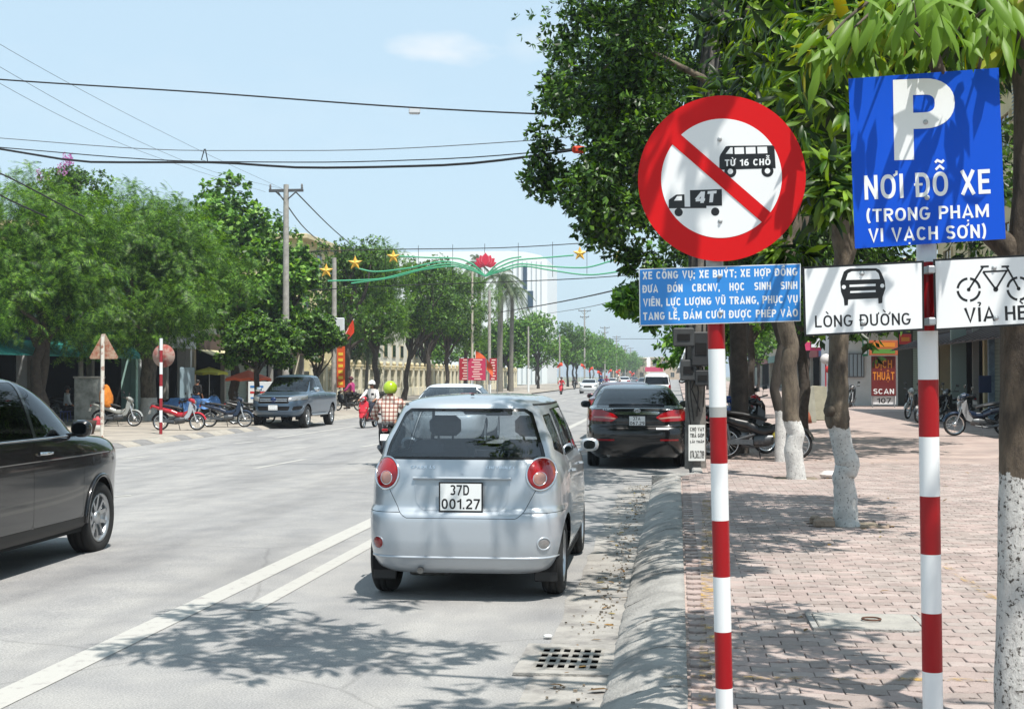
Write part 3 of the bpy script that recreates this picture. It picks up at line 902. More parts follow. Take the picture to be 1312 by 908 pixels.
Bd.text('4T', (230, 428), (303, 423), 41 / 2.839, M_white, disc, 0.24, Z2, lift=0.0024, shear=0.12)
for q in ((318, 195), (320, 492)): bolt(Bd, *Z2(*q), disc)
Bb = Board(922.5, 377.5, 5.765, yaw=R(9), roll=R(1.0), origin=base1)
cs = [Bb.at(818.5, 344.5), Bb.at(1026, 337.5), Bb.at(1026, 411.5), Bb.at(819.5, 417.5)]
mb = MB(); mb.prism([tuple(c) for c in cs][::-1], 0.0025, Bb.M @ Matrix.Translation((0, 0, -0.0025))); plate = mb.build('text_plate', M_white, S1)
ccx = sum((c for c in cs), Vector((0, 0))) / 4
inn = [tuple(c + Vector((math.copysign(0.004, ccx.x - c.x), math.copysign(0.004, ccx.y - c.y)))) for c in cs]
Bb.put('blue_field', [inn], M_lblue, plate, raw=True, lift=0.0004)
for s_, a, b in (('XE CÔNG VỤ; XE BUÝT; XE HỢP ĐỒNG', (38, 704), (601, 690)), ('ĐƯA   ĐÓN   CBCNV,   HỌC   SINH   SINH', (38, 753), (601, 739)), ('VIÊN, LỰC LƯỢNG VŨ TRANG, PHỤC VỤ', (40, 802), (602, 789)), ('TANG LỄ, ĐÁM CƯỚI ĐƯỢC PHÉP VÀO', (40, 852), (603, 839))):
    Bb.text(s_, a, b, 28 / 2.839, M_white, plate, 0.20, Z2, lift=0.0012)
for q in ((318, 692), (322, 824)): bolt(Bb, *Z2(*q), plate)
banded_post(S1, (915.5, 330), (929.0, 936), 0.0365, [(262, M_postg), (412, M_postr), (447, M_postw), (521, M_postg), (534, M_postr), (593, M_postw), (666, M_postr), (738, M_postw), (808, M_postr), (880, M_postw)], 5.81)

# --- parking sign with two white plates
base2 = G(1196, 962, 0.15)
S2 = thing('parking_sign', 'red and white striped post with a blue P board and two white plates', 'traffic sign', base2)
BP = Board(1188, 202, 5.44, yaw=R(9), roll=R(2.5), origin=base2)
cs = [BP.at(1087, 101), BP.at(1279.5, 87), BP.at(1288.5, 306), BP.at(1095.5, 318.5)]
mb = MB(); mb.prism([tuple(c) for c in cs][::-1], 0.003, BP.M @ Matrix.Translation((0, 0, -0.003))); pb = mb.build('blue_board', M_blue, S2)
BP.text('P', (309, 333), (502, 326), 253 / 2.4555, M_white, pb, 0.20, Z3, lift=0.0012)
BP.text('NƠI ĐỖ XE', (216, 457), (612, 437), 76 / 2.4555, M_white, pb, 0.165, Z3, lift=0.0012)
BP.text('(TRONG PHẠM', (222, 528), (607, 511), 41 / 2.4555, M_white, pb, 0.165, Z3, lift=0.0012)
BP.text('VI VẠCH SƠN)', (228, 590), (598, 576), 42 / 2.4555, M_white, pb, 0.165, Z3, lift=0.0012)
bolt(BP, *Z3(407, 213), pb); bolt(BP, *Z3(412, 450), pb)
def white_plate(name, corners, depth, cpx):
    B_ = Board(*cpx, depth, yaw=R(8), roll=R(2.0), origin=base2)
    cs = [B_.at(*c) for c in corners]
    mb = MB(); mb.prism([tuple(c) for c in cs][::-1], 0.0025, B_.M @ Matrix.Translation((0, 0, -0.0025))); pl = mb.build(name, M_black, S2)
    cc = sum(cs, Vector((0, 0))) / 4
    inn = [tuple(c + Vector((math.copysign(0.008, cc.x - c.x), math.copysign(0.008, cc.y - c.y)))) for c in cs]
    B_.put('white_field', [inn], M_white, pl, raw=True, lift=0.0004)
    return B_, pl
BL, pl1 = white_plate('car_plate', [(1028, 342), (1183.5, 334), (1184.5, 423), (1030.5, 431)], 5.40, (1106, 382))
BL.text('LÒNG ĐƯỜNG', (60, 858), (361, 849), 37 / 2.4555, M_black, pl1, 0.14, Z3)
BL.put('car_symbol', [[(139, 715), (150, 683), (160, 676), (170, 673), (252, 672), (262, 677), (268, 686), (279, 712), (281, 735), (272, 762), (271, 781), (259, 783), (258, 766), (164, 770), (163, 788), (152, 789), (150, 768), (141, 745)]], M_black, pl1, lift=0.001, zoom=Z3)
for q_ in [[(156, 709), (163, 688), (175, 682), (250, 680), (259, 688), (264, 706)], [(168, 724), (250, 721), (250, 728), (168, 731)], [(170, 744), (250, 741), (250, 747), (170, 750)], circ((150, 731), 6.5, 14), circ((271, 727), 6.5, 14)]: BL.put('symbol_opening', [q_], M_white, pl1, lift=0.0018, zoom=Z3)
bolt(BL, *Z3(207, 688), pl1); bolt(BL, *Z3(211, 843), pl1)
BR, pl2 = white_plate('bicycle_plate', [(1195.5, 332), (1352, 324.5), (1354, 414.5), (1197.5, 423.5)], 5.38, (1274, 374))
BR.text('VỈA HÈ', (530, 842), (727, 833), 45 / 2.4555, M_black, pl2, 0.155, Z3)
polys = []
for c_ in ((543, 739), (700, 736)):
    for k in range(4): polys += ring_polys(c_, 31, 38.5, k * math.pi / 2 + .12, (k + 1) * math.pi / 2 - .12, 9)
    polys.append(circ(c_, 6, 14))
for a, b, w in (((543, 739), (588, 668), 6), ((588, 683), (662, 680), 5.5), ((662, 668), (700, 736), 6), ((628, 738), (588, 683), 6), ((628, 738), (664, 678), 6), ((580, 667), (606, 666), 6), ((646, 667), (670, 666), 6)):
    polys.append(line_poly(a, b, w))
polys.append(circ((628, 738), 8, 14))
BR.put('bicycle_symbol', polys, M_black, pl2, lift=0.001, zoom=Z3)
bolt(BR, *Z3(623, 670), pl2); bolt(BR, *Z3(629, 828), pl2)
banded_post(S2, (1187, 318), (1196, 962), 0.040, [(314, M_postw), (336, M_postr), (424, M_postw), (486, M_postr), (559, M_postw), (635, M_postr), (709, M_postw), (784, M_postr), (859, M_postw)], 5.52)
for zz in (346, 412):
    p = P(1190 + (zz - 346) * .015, zz, 5.43) - base2
    mb = MB(); mb.bbox(p, (0.03, 0.075, 0.03), 0.004, rz=YAW); mb.build('bracket', M_steel, S2)
# ------------------------------------------------------------------ car bodies
def pchip(xs, ys, x):
    xs = np.asarray(xs, float); ys = np.asarray(ys, float); x = np.clip(np.asarray(x, float), xs[0], xs[-1])
    h = np.diff(xs); d = np.diff(ys) / h
    m = np.zeros(len(xs)); m[0] = d[0]; m[-1] = d[-1]
    for i in range(1, len(xs) - 1):
        if d[i - 1] * d[i] > 0:
            w1, w2 = 2 * h[i] + h[i - 1], h[i] + 2 * h[i - 1]
            m[i] = (w1 + w2) / (w1 / d[i - 1] + w2 / d[i])
    k = np.clip(np.searchsorted(xs, x, side='right') - 1, 0, len(xs) - 2)
    t = (x - xs[k]) / h[k]
    return (2 * t**3 - 3 * t**2 + 1) * ys[k] + (t**3 - 2 * t**2 + t) * h[k] * m[k] + (-2 * t**3 + 3 * t**2) * ys[k + 1] + (t**3 - t**2) * h[k] * m[k + 1]

class Shell:
    """outer skin of a car: horizontal slices given by rear y, front y, half width and corner exponents"""
    def __init__(s, rows, yc=0.0, step=0.035, cols=(26, 60, 22)):
        A = np.array(rows, float); s.A = A; s.yc = yc; s.z0, s.z1 = A[0, 0], A[-1, 0]
        zs = [A[0, 0]]
        z = A[0, 0]
        fine = np.linspace(A[0, 0], A[-1, 0], 4000)
        pr = np.stack([s.par(fine, j) for j in (1, 2, 3)], 1)
        last = 0
        for i in range(1, 4000):
            if fine[i] - fine[last] > step or np.abs(pr[i] - pr[last]).max() > step * 1.4:
                zs.append(fine[i]); last = i
        if zs[-1] < A[-1, 0]: zs.append(A[-1, 0])
        for r in A[:, 0]:
            j = int(np.argmin(np.abs(np.array(zs) - r)))
            zs[j] = r
        zs = sorted(set(zs)); s.zs = np.array(zs)
        nr, ns, nf = cols
        sq = [(-1 + 2 * k / nr, -1) for k in range(nr)] + [(1, -1 + 2 * k / ns) for k in range(ns)] + [(1 - 2 * k / nf, 1) for k in range(nf)] + [(-1, 1 - 2 * k / ns) for k in range(ns)]
        V = []
        for z in zs:
            yr, yf, w, nr_, nf_ = [float(s.par(z, j)) for j in range(1, 6)]
            for a, b in sq:
                n_ = nr_ if b < 0 else nf_
                # blend exponents near the waist of the outline
                r = 1 / (abs(a) ** n_ + abs(b) ** n_) ** (1 / n_)
                L = (s.yc - yr) if b < 0 else (yf - s.yc)
                V.append((a * r * w, s.yc + b * r * L, z))
        n = len(sq)
        Fc = []
        for i in range(len(zs) - 1):
            for k in range(n):
                j = (k + 1) % n
                Fc.append((i * n + k, i * n + j, (i + 1) * n + j, (i + 1) * n + k))
        s.V = np.array(V); s.F = Fc; s.n = n
        top = [(len(zs) - 1) * n + k for k in range(n)]
        c = len(V); s.V = np.vstack([s.V, [[0, (V[top[0]][1] + V[top[n // 2]][1]) / 2, zs[-1]]]])
        s.F += [(top[k], top[(k + 1) % n], c) for k in range(n)]
    def par(s, z, j): return pchip(s.A[:, 0], s.A[:, j], z)
    def rear(s, x, z):
        yr, w, n = s.par(z, 1), s.par(z, 3), s.par(z, 4)
        return s.yc - (s.yc - yr) * (1 - np.minimum(np.abs(x) / w, .999) ** n) ** (1 / n)
    def front(s, x, z):
        yf, w, n = s.par(z, 2), s.par(z, 3), s.par(z, 5)
        return s.yc + (yf - s.yc) * (1 - np.minimum(np.abs(x) / w, .999) ** n) ** (1 / n)
    def side(s, y, z):
        yr, yf, w = s.par(z, 1), s.par(z, 2), s.par(z, 3)
        if y < s.yc: n = s.par(z, 4); q = (s.yc - y) / (s.yc - yr)
        else: n = s.par(z, 5); q = (y - s.yc) / (yf - s.yc)
        return float(w * (1 - min(q, .999) ** n) ** (1 / n))

class Sheet:
    """part of the skin: vertices and faces, cut by scalar fields"""
    def __init__(s, V, F): s.V = np.asarray(V, float); s.F = list(F)
    def keep(s, f):
        """keep the side where f > 0"""
        f = np.where(np.abs(f) < 1e-7, 1e-7, f)
        V = [tuple(v) for v in s.V]; out = []; cache = {}
        pos = f > 0
        for face in s.F:
            p = [pos[i] for i in face]
            if all(p): out.append(face); continue
            if not any(p): continue
            new = []
            n = len(face)
            for k in range(n):
                a, b = face[k], face[(k + 1) % n]
                if pos[a]: new.append(a)
                if pos[a] != pos[b]:
                    key = (min(a, b), max(a, b))
                    if key not in cache:
                        t = f[key[0]] / (f[key[0]] - f[key[1]])
                        va, vb = s.V[key[0]], s.V[key[1]]
                        cache[key] = len(V); V.append(tuple(va + (vb - va) * t))
                    new.append(cache[key])
            if len(new) >= 3: out.append(tuple(new))
        used = sorted({i for fc in out for i in fc}); mp_ = {u: i for i, u in enumerate(used)}
        V = np.array(V) if V else np.zeros((0, 3))
        return Sheet(V[used] if used else np.zeros((0, 3)), [tuple(mp_[i] for i in fc) for fc in out])
    def split(s, fn, gap=0.0):
        f = fn(s.V)
        return s.keep(f - gap), s.keep(-f - gap)
    def normals(s):
        N = np.zeros_like(s.V)
        for fc in s.F:
            a, b, c = s.V[fc[0]], s.V[fc[1]], s.V[fc[2]]
            n = np.cross(b - a, c - a)
            for i in fc: N[i] += n
        l = np.linalg.norm(N, axis=1); l[l == 0] = 1
        return N / l[:, None]
    def offset(s, d):
        return Sheet(s.V + s.normals() * (d if np.isscalar(d) else np.asarray(d)[:, None]), s.F)
    def build(s, name, m, parent, lift=0.0, sm=True):
        t = s.offset(lift) if (np.isscalar(lift) and lift) or not np.isscalar(lift) else s
        mb = MB(); mb.add([tuple(v) for v in t.V], t.F, 0, sm)
        return mb.build(name, m, parent)

def sd_poly(pts, rnd=0.0):
    """signed distance to a polygon (positive inside) shrunk and rounded by rnd"""
    P_ = np.array(pts, float)
    def f(q):
        x, y = q[:, 0], q[:, 1]
        d = np.full(len(x), 1e9); inside = np.zeros(len(x), bool)
        n = len(P_)
        for i in range(n):
            ax, ay = P_[i]; bx, by = P_[(i + 1) % n]
            ex, ey = bx - ax, by - ay
            wx, wy = x - ax, y - ay
            t = np.clip((wx * ex + wy * ey) / (ex * ex + ey * ey), 0, 1)
            d = np.minimum(d, np.hypot(wx - ex * t, wy - ey * t))
            c = ((ay > y) != (by > y))
            with np.errstate(divide='ignore', invalid='ignore'):
                xi = (bx - ax) * (y - ay) / np.where(by == ay, 1e-9, (by - ay)) + ax
            inside ^= c & (x < xi)
        return np.where(inside, d, -d) + rnd
    return f

def on_rear(poly, rnd=0.0, ymax=0.0, mirror=False):
    f = sd_poly(poly, rnd)
    def g(V):
        q = np.stack([np.abs(V[:, 0]) if mirror else V[:, 0], V[:, 2]], 1)
        return np.where(V[:, 1] < ymax, f(q), -1.0)
    return g
def on_front(poly, rnd=0.0, ymin=0.0, mirror=False):
    f = sd_poly(poly, rnd)
    def g(V):
        q = np.stack([np.abs(V[:, 0]) if mirror else V[:, 0], V[:, 2]], 1)
        return np.where(V[:, 1] > ymin, f(q), -1.0)
    return g
def on_side(poly, sgn=0, rnd=0.0, xmin=0.3):
    f = sd_poly(poly, rnd)
    def g(V):
        q = V[:, 1:3]
        ok = (np.abs(V[:, 0]) > xmin) if sgn == 0 else (V[:, 0] * sgn > xmin)
        return np.where(ok, f(q), -1.0)
    return g
def disc_f(c, r, axis, guard):
    """circle (or ellipse) seen along an axis; guard(V) says where it applies"""
    rx, rz = (r if isinstance(r, tuple) else (r, r))
    def g(V):
        q = V[:, [0, 2]] if axis == 'y' else V[:, [1, 2]]
        e = 1 - np.hypot((q[:, 0] - c[0]) / rx, (q[:, 1] - c[1]) / rz)
        return np.where(guard(V), e * min(rx, rz), -1.0)
    return g

M_glass = glass_mat('car_glass', (0.30, 0.34, 0.36), 1.5, extra=0.03)
M_glassd = glass_mat('car_glass_dark', (0.06, 0.065, 0.068), 1.5, extra=0.0)
M_inner = mat('inner_black', '#050506', 0.9)
M_frit = mat('window_border_black', '#0a0a0b', 0.18)
M_seat = mat('seat_fabric_grey', '#4a4d52', 0.9, var=0.1, scale=30)
M_tyre = mat('tyre_rubber', '#1a1a1a', 0.85, var=0.25, scale=40, bump=0.2, bscale=90)
M_alloy = mat('alloy_wheel', '#b4b6b8', 0.30, 0.85)
M_plate = mat('number_plate_white', '#dcdedd', 0.4)
M_redlens = mat('red_lens', '#8c0710', 0.10, coat=0.6)
M_redlens2 = mat('red_lens_dark', '#7a0710', 0.1, coat=0.6)
M_clearlens = mat('clear_lens', '#8f8f8f', 0.12, 0.5, coat=0.6)
M_indic = mat('indicator_lens', '#9c7468', 0.1, coat=0.5)
M_glassc = glass_mat('car_glass_clear', (0.62, 0.68, 0.72), 1.5, extra=0.05)
def paint(name, c, metal=0.6, rough=0.32, coat=0.8):
    m = mat(name, c, rough, metal, coat=coat); return m

def wheel(parent, c, r, w, spokes=5, side=1, rim_m=None, steer=0.0, rim_r=None, sp_w=0.06):
    """tyre with treaded shoulders; rim and spokes are its children"""
    rim_m = rim_m or M_alloy
    rr = rim_r or r * 0.66
    hw = w / 2
    M = Matrix.Translation(c) @ Matrix.Rotation(steer, 4, 'Z') @ Matrix.Rotation(math.pi / 2 * side, 4, 'Y')   # local z points outwards
    mb = MB()
    mb.lathe([(rr, -hw * .8), (rr + .02, -hw * .95), (r - .035, -hw), (r - .01, -hw * .8), (r, -hw * .55), (r, -hw * .35), (r - .008, -hw * .33), (r - .008, -hw * .25), (r, -hw * .23), (r, hw * .23), (r - .008, hw * .25), (r - .008, hw * .33), (r, hw * .35), (r, hw * .55), (r - .01, hw * .8), (r - .035, hw), (rr + .02, hw * .95), (rr, hw * .8), (rr - .004, hw * .6), (rr - .004, -hw * .8)], n=40)
    mb.xform(M); t = mb.build('wheel', M_tyre, parent)
    mb = MB()
    mb.lathe([(rr + .004, hw * .84), (rr + .004, hw * .90), (rr - .012, hw * .88), (rr - .022, hw * .55), (rr - .03, -hw * .2), (0.05, -hw * .25)], n=36)
    for k in range(spokes):
        a = 2 * math.pi * k / spokes + 0.3
        for q in (-.035, .035):
            L = Matrix.Rotation(a, 4, 'Z')
            v = [(0.03, -sp_w * .5 + q, hw * .52), (rr * .55, -sp_w * .28 + q * 1.3, hw * .66), (rr - .012, -sp_w * .26 + q * 1.9, hw * .74), (rr - .012, sp_w * .26 + q * 1.9, hw * .74), (rr * .55, sp_w * .28 + q * 1.3, hw * .66), (0.03, sp_w * .5 + q, hw * .52)]
            lo = [(x, y, z - .03) for x, y, z in v]
            mb.add([L @ Vector(p) for p in v + lo], [(0, 1, 4, 5), (1, 2, 3, 4), (6, 7, 1, 0), (7, 8, 2, 1), (3, 9, 10, 4), (4, 10, 11, 5), (8, 9, 3, 2)])
    mb.lathe([(0.062, hw * .45), (0.062, hw * .68), (0.045, hw * .76), (0.0001, hw * .77)], n=20)
    mb.xform(M); mb.build('rim', rim_m, t)
    mb = MB(); mb.lathe([(rr * .62, -hw * .05), (rr * .60, 0.0), (0.02, 0.0)], n=24); mb.xform(M); mb.build('brake_disc', M_signback, t)
    return t

def text_on_rear(sh, s_, x0, x1, z, cap, m, parent, bold=.16, lift=.003, name='lettering', shear=0.0):
    shapes, w0 = text_shape(s_, bold); mb = MB(); sx = (x1 - x0) / w0
    for i, (v, f) in enumerate(shapes):
        pts = []
        for x, y in v:
            X = x0 + (x + y * shear) * sx; Zz = z + y * cap
            pts.append((X, float(sh.rear(X, Zz)) - lift - .0001 * (i % 4), Zz))
        mb.add(pts, f)
    return mb.build(name, m, parent)

def mirror_unit(parent, x, y, z, sgn, m_shell, size=(0.20, 0.09, 0.13), faces_back=True):
    """door mirror: housing, arm and glass"""
    mb = MB()
    w, d, h = size
    prof = []
    N = 14
    for i, (t, s_) in enumerate(((-1, .72), (-.75, .92), (-.2, 1), (.35, .93), (.75, .7), (1, .3))):
        ring = []
        for k in range(N):
            a = 2 * math.pi * k / N; e = 2.6
            cx = math.copysign(abs(math.cos(a)) ** (2 / e), math.cos(a)); cz = math.copysign(abs(math.sin(a)) ** (2 / e), math.sin(a))
            ring.append((x + sgn * w / 2 + cx * w / 2 * s_, y + t * d / 2, z + cz * h / 2 * s_))
        prof.append(ring)
    for a, b in zip(prof, prof[1:]): mb.strip(a, b, True)
    mb.add(prof[-1], [tuple(range(N))]); mb.add(prof[0], [tuple(range(N - 1, -1, -1))])
    mb.tube([(x - sgn * .07, y + .02, z - .06), (x + sgn * .06, y + .01, z - .05)], .018, 8)
    u = mb.build('door_mirror', m_shell, parent)
    g = [(p[0] + (x + sgn * w / 2 - p[0]) * .12, p[1] - .003, p[2] + (z - p[2]) * .12) for p in prof[0]]
    mb = MB(); mb.add(g, [tuple(range(N - 1, -1, -1))]); mb.build('mirror_glass', mat('mirror_glass', '#2a2e30', 0.02, 1.0), u)
    return u

def seat(mb, x, y, z):
    mb.bbox((x, y + .24, z), (.48, .5, .14), .05)
    R_ = Matrix.Rotation(R(14), 3, 'X')
    mb.bbox((x, y - .04, z + .36), (.48, .13, .62), .055, rot=R_)
    mb.bbox((x, y - .12, z + .78), (.26, .10, .17), .04, rot=R_)
    mb.tube([(x - .06, y - .1, z + .66), (x - .06, y - .11, z + .76)], .01, 6); mb.tube([(x + .06, y - .1, z + .66), (x + .06, y - .11, z + .76)], .01, 6)

def underside(parent, hw, y0, y1, z, m=None):
    mb = MB(); mb.box((0, (y0 + y1) / 2, z), (hw * 2, y1 - y0, 0.06)); return mb.build('floor_pan', m or M_inner, parent)

def arch_f(yc, zc, r, sgn=0):
    def g(V): return np.where(np.abs(V[:, 0]) > .25, r - np.hypot(V[:, 1] - yc, V[:, 2] - zc), -1.0)
    return g

def wheel_house(parent, hw, yc, zc, r, dep=0.3):
    for sg in (-1, 1):
        mb = MB()
        A, B = [], []
        for k in range(21):
            a = math.pi * (-.08 + 1.16 * k / 20)
            A.append((sg * (hw - .012), yc + r * math.cos(a), zc + r * math.sin(a))); B.append((sg * (hw - dep), yc + r * math.cos(a), zc + r * math.sin(a)))
        mb.strip(A, B)
        mb.add(B + [(sg * (hw - dep), yc, zc)], [(k, k + 1, 21) for k in range(20)])
        mb.build('wheel_arch_liner', M_inner, parent)

def car(name, label, cat, loc, rz, rows, spec, group=None):
    """general car: spec gives window outlines, wheels, colours, lamps"""
    root = thing(name, label, cat, loc, rz, group)
    sp = dict(yc=0.0, step=.035, cols=(26, 60, 22), gap=0.004, glass=M_glass, arch=.36, arch_z=.31, wr=.31, ww=.2, interior=True)
    sp.update(spec)
    sh = Shell(rows, sp['yc'], sp['step'], sp['cols'])
    body = Sheet(sh.V, sh.F)
    pm = sp['paint']
    for yc in sp['axles']:
        _, body = body.split(arch_f(yc, sp['arch_z'], sp['arch']))
    glasses = []
    def window(fn, nm='window', g=None, frit=.022):
        nonlocal body
        ins, body = body.split(fn)
        if not ins.F: return None
        f = fn(ins.V)
        gl = ins.keep(f - frit); fr = ins.keep(frit - f)
        o = gl.build(nm, g or sp['glass'], root, lift=-.004)
        fr.build('window_seal', M_frit, o, lift=-.003)
        return o
    if sp.get('rear_win'): window(on_rear(sp['rear_win'], .02, sp['yc'] - .3), 'rear_window', sp.get('rear_glass'))
    if sp.get('windscreen'): window(on_front(sp['windscreen'], .02, sp['yc'] + .1), 'windscreen', sp.get('front_glass'))
    for w in sp.get('side_wins', []):
        for sg in (-1, 1): window(on_side(w, sg, .012, sp.get('sx', .57)), 'side_window', sp.get('side_glass'), .012)
    inner = body.offset(-.014)
    inner = inner.keep(rows[-1][0] - .12 - inner.V[:, 2])
    inner.build('inner_shell', M_inner, root)
    # lamps and panels cut from the skin
    for (nm, fn, m, bulge, lifts) in sp.get('pieces', []):
        for sg in ((-1, 1) if fn[0] == 'pair' else (0,)):
            f = fn[1](sg) if fn[0] == 'pair' else fn[1]
            ins, body = body.split(f, sp['gap'] * .5)
            if not ins.F: continue
            if bulge:
                d = f(ins.V); d = np.clip(d / max(d.max(), 1e-6), 0, 1)
                ins = ins.offset(bulge * np.sqrt(1 - (1 - d) ** 2))
            ins.build(nm, m, root, lift=lifts)
    if sp.get('lower'):        # plastic lower body below a height
        z_, m_ = sp['lower']
        ins, body = body.split(lambda V: z_ - V[:, 2]); ins.build('lower_trim', m_, root)
    body.build('body', pm, root)
    hw = sp['half']
    for yc in sp['axles']:
        wheel_house(root, hw - .05, yc, sp['arch_z'], sp['arch'] + .004)
        for sg in (-1, 1):
            wheel(root, (sg * (hw - sp['ww'] / 2 - (sp.get('tuck', .01) + .015)), yc, sp['wr']), sp['wr'], sp['ww'], sp.get('spokes', 5), sg, sp.get('rim'), sp.get('steer', 0) if yc == max(sp['axles']) else 0)
    a0, a1 = min(sp['axles']), max(sp['axles'])
    underside(root, hw - .30, float(rows[0][1]) + .12, float(rows[0][2]) - .12, rows[0][0] + .02)
    underside(root, hw - .05, a0 + sp['arch'] + .03, a1 - sp['arch'] - .03, rows[0][0] + .021)
    if sp['interior']:
        mb = MB()
        for x in (-.36, .36): seat(mb, x, sp.get('seat_y', .05), sp.get('seat_z', .48))
        mb.build('front_seats', M_seat, root)
        mb = MB(); y_ = sp.get('rear_seat_y', -.85); z_ = sp.get('seat_z', .48)
        mb.bbox((0, y_ + .2, z_), (hw * 1.5, .5, .16), .05); mb.bbox((0, y_ - .06, z_ + .32), (hw * 1.5, .14, .54), .05, rot=Matrix.Rotation(R(16), 3, 'X'))
        for x in (-.34, .34): mb.bbox((x, y_ - .15, z_ + .64), (.24, .09, .13), .035)
        mb.build('rear_seat', M_seat, root)
        mb = MB(); mb.bbox((0, sp.get('dash_y', .95), sp.get('dash_z', .84)), (hw * 1.6, .36, .22), .08); mb.build('dashboard', M_inner, root)
        mb = MB(); mb.tube([(-.36 + .18 * math.cos(a), sp.get('dash_y', .95) - .28 + .06 * math.sin(a), sp.get('dash_z', .84) + .04 + .17 * math.sin(a)) for a in [2 * math.pi * k / 20 for k in range(21)]], .014, 6); mb.build('steering_wheel', M_inner, root)
    return root, sh, body

def number_plate(parent, sh, lines, x0, x1, z0, z1, rear=True, lift=.012, cap=.35, sq=True):
    y = min(float(sh.rear(0, z0)), float(sh.rear(0, z1))) - lift if rear else float(sh.front(0, (z0 + z1) / 2)) + lift
    s_ = 1 if rear else -1
    M = Matrix(((s_, 0, 0, s_ * x0), (0, 0, -s_, y), (0, 1, 0, z0), (0, 0, 0, 1)))
    w, h = x1 - x0, z1 - z0
    mb = MB(); mb.prism([(-.008, -.008), (w + .008, -.008), (w + .008, h + .008), (-.008, h + .008)], .006, M @ Matrix.Translation((0, 0, -.006)))
    fr = mb.build('number_plate', M_black, parent)
    mb = MB(); mb.prism([(.003, .003), (w - .003, .003), (w - .003, h - .003), (.003, h - .003)], .002, M); mb.build('plate_face', M_plate, fr)
    n = len(lines)
    for i, (t, a, b) in enumerate(lines):
        zb = h - (i + 1) * h / n + h / n * .14
        lettering(t, M_black, fr, M @ Matrix.Translation((a * w, zb, .0022)), (b - a) * w, h / n * .74, .165, .0004)
    return fr

# ---- silver hatchback -------------------------------------------------
M_silver = paint('silver_paint', '#a8afb5', 0.50, 0.34)
M_silver2 = paint('silver_paint_bumper', '#acb2b8', 0.42, 0.38)
rows = [  # z, rear, front, half width, n rear, n front
    (.20, -1.61, 1.60, .640, 6.5, 5.5), (.23, -1.665, 1.66, .690, 7, 5.5), (.30, -1.715, 1.71, .722, 7.5, 5.5), (.325, -1.728, 1.72, .730, 7.5, 5.5), (.45, -1.745, 1.74, .744, 7.5, 5.5),
    (.58, -1.744, 1.735, .7475, 7.5, 5.5), (.635, -1.735, 1.725, .7475, 7.5, 5.5), (.66, -1.70, 1.715, .7470, 7.5, 5.5), (.68, -1.680, 1.70, .7465, 7, 5), (.80, -1.668, 1.62, .7450, 7, 5),
    (.90, -1.655, 1.45, .740, 6.8, 5), (.96, -1.640, 1.20, .728, 6.6, 5), (1.0, -1.625, .98, .712, 6.4,5), (1.04, -1.605, .88, .700, 6.2,5), (1.15, -1.545, .66, .668, 7, 5), (1.26, -1.475, .44, .632, 5.8, 4.6),
    (1.36, -1.40, .24, .592, 5.6, 4.6), (1.405, -1.375, .15, .568, 5.4, 4.6), (1.43, -1.355, .08, .545, 5, 4.4), (1.455, -1.29, -.02, .50, 4.4, 4), (1.475, -1.15, -.14, .42, 3.6, 3.4), (1.488, -.95, -.28, .28, 3, 3), (1.494, -.80, -.40, .15, 2.6, 2.6)]
def pairpoly(poly, where, rnd=.02):
    return ('pair', lambda sg: where([(x * sg, z) for x, z in poly], rnd))
hp = G(601, 757.5)
hatch_pieces = [
    ('tailgate', ('one', on_rear([(-.40, .622), (.40, .622), (.445, .66), (.53, .82), (.55, 1.03), (-.55, 1.03), (-.53, .82), (-.445, .66)], .012, -1)), M_silver, 0, 0),
    ('rear_bumper', ('one', lambda V: np.where(V[:, 1] < -1.30, .648 - V[:, 2], -1)), M_silver2, 0, 0),
    ('door', ('pair', lambda sg: on_side([(-.92, .30), (-.02, .30), (-.02, 1.02), (-.70, 1.02), (-1.02, .80)], sg, .02)), M_silver, 0, 0),
    ('door', ('pair', lambda sg: on_side([(0.0, .30), (.86, .30), (.90, .75), (.80, 1.0), (0.0, 1.02)], sg, .02)), M_silver, 0, 0),
]
hatch, hsh, hbody = car('hatchback_car', 'silver hatchback car with round red tail lights seen from behind, plate 37D 001.27', 'car', (hp.x, hp.y + 1.20, 0), R(0.6), rows, dict(
    paint=M_silver, axles=(-1.20, 1.145), arch=.325, arch_z=.285, wr=.285, ww=.165, half=.7475, tuck=.012, cols=(64, 60, 20), step=.022,
    rear_win=[(-.575, 1.045), (.575, 1.045), (.555, 1.12), (.47, 1.345), (.43, 1.375), (-.43, 1.375), (-.47, 1.345), (-.555, 1.12)], glass=M_glassc, side_glass=M_glass,
    windscreen=[(-.62, 1.02), (.62, 1.02), (.50, 1.40), (-.50, 1.40)],
    side_wins=[[(-1.32, 1.10), (-1.02, 1.04), (-.98, 1.34), (-1.20, 1.33)], [(-.94, 1.035), (-.02, 1.035), (-.02, 1.38), (-.90, 1.37)], [(.04, 1.035), (.72, 1.035), (.30, 1.32), (.10, 1.38), (.04, 1.38)]],
    pieces=hatch_pieces, sx=.50, seat_y=-.05, seat_z=.44, rear_seat_y=-.98, dash_y=.72, dash_z=.86))
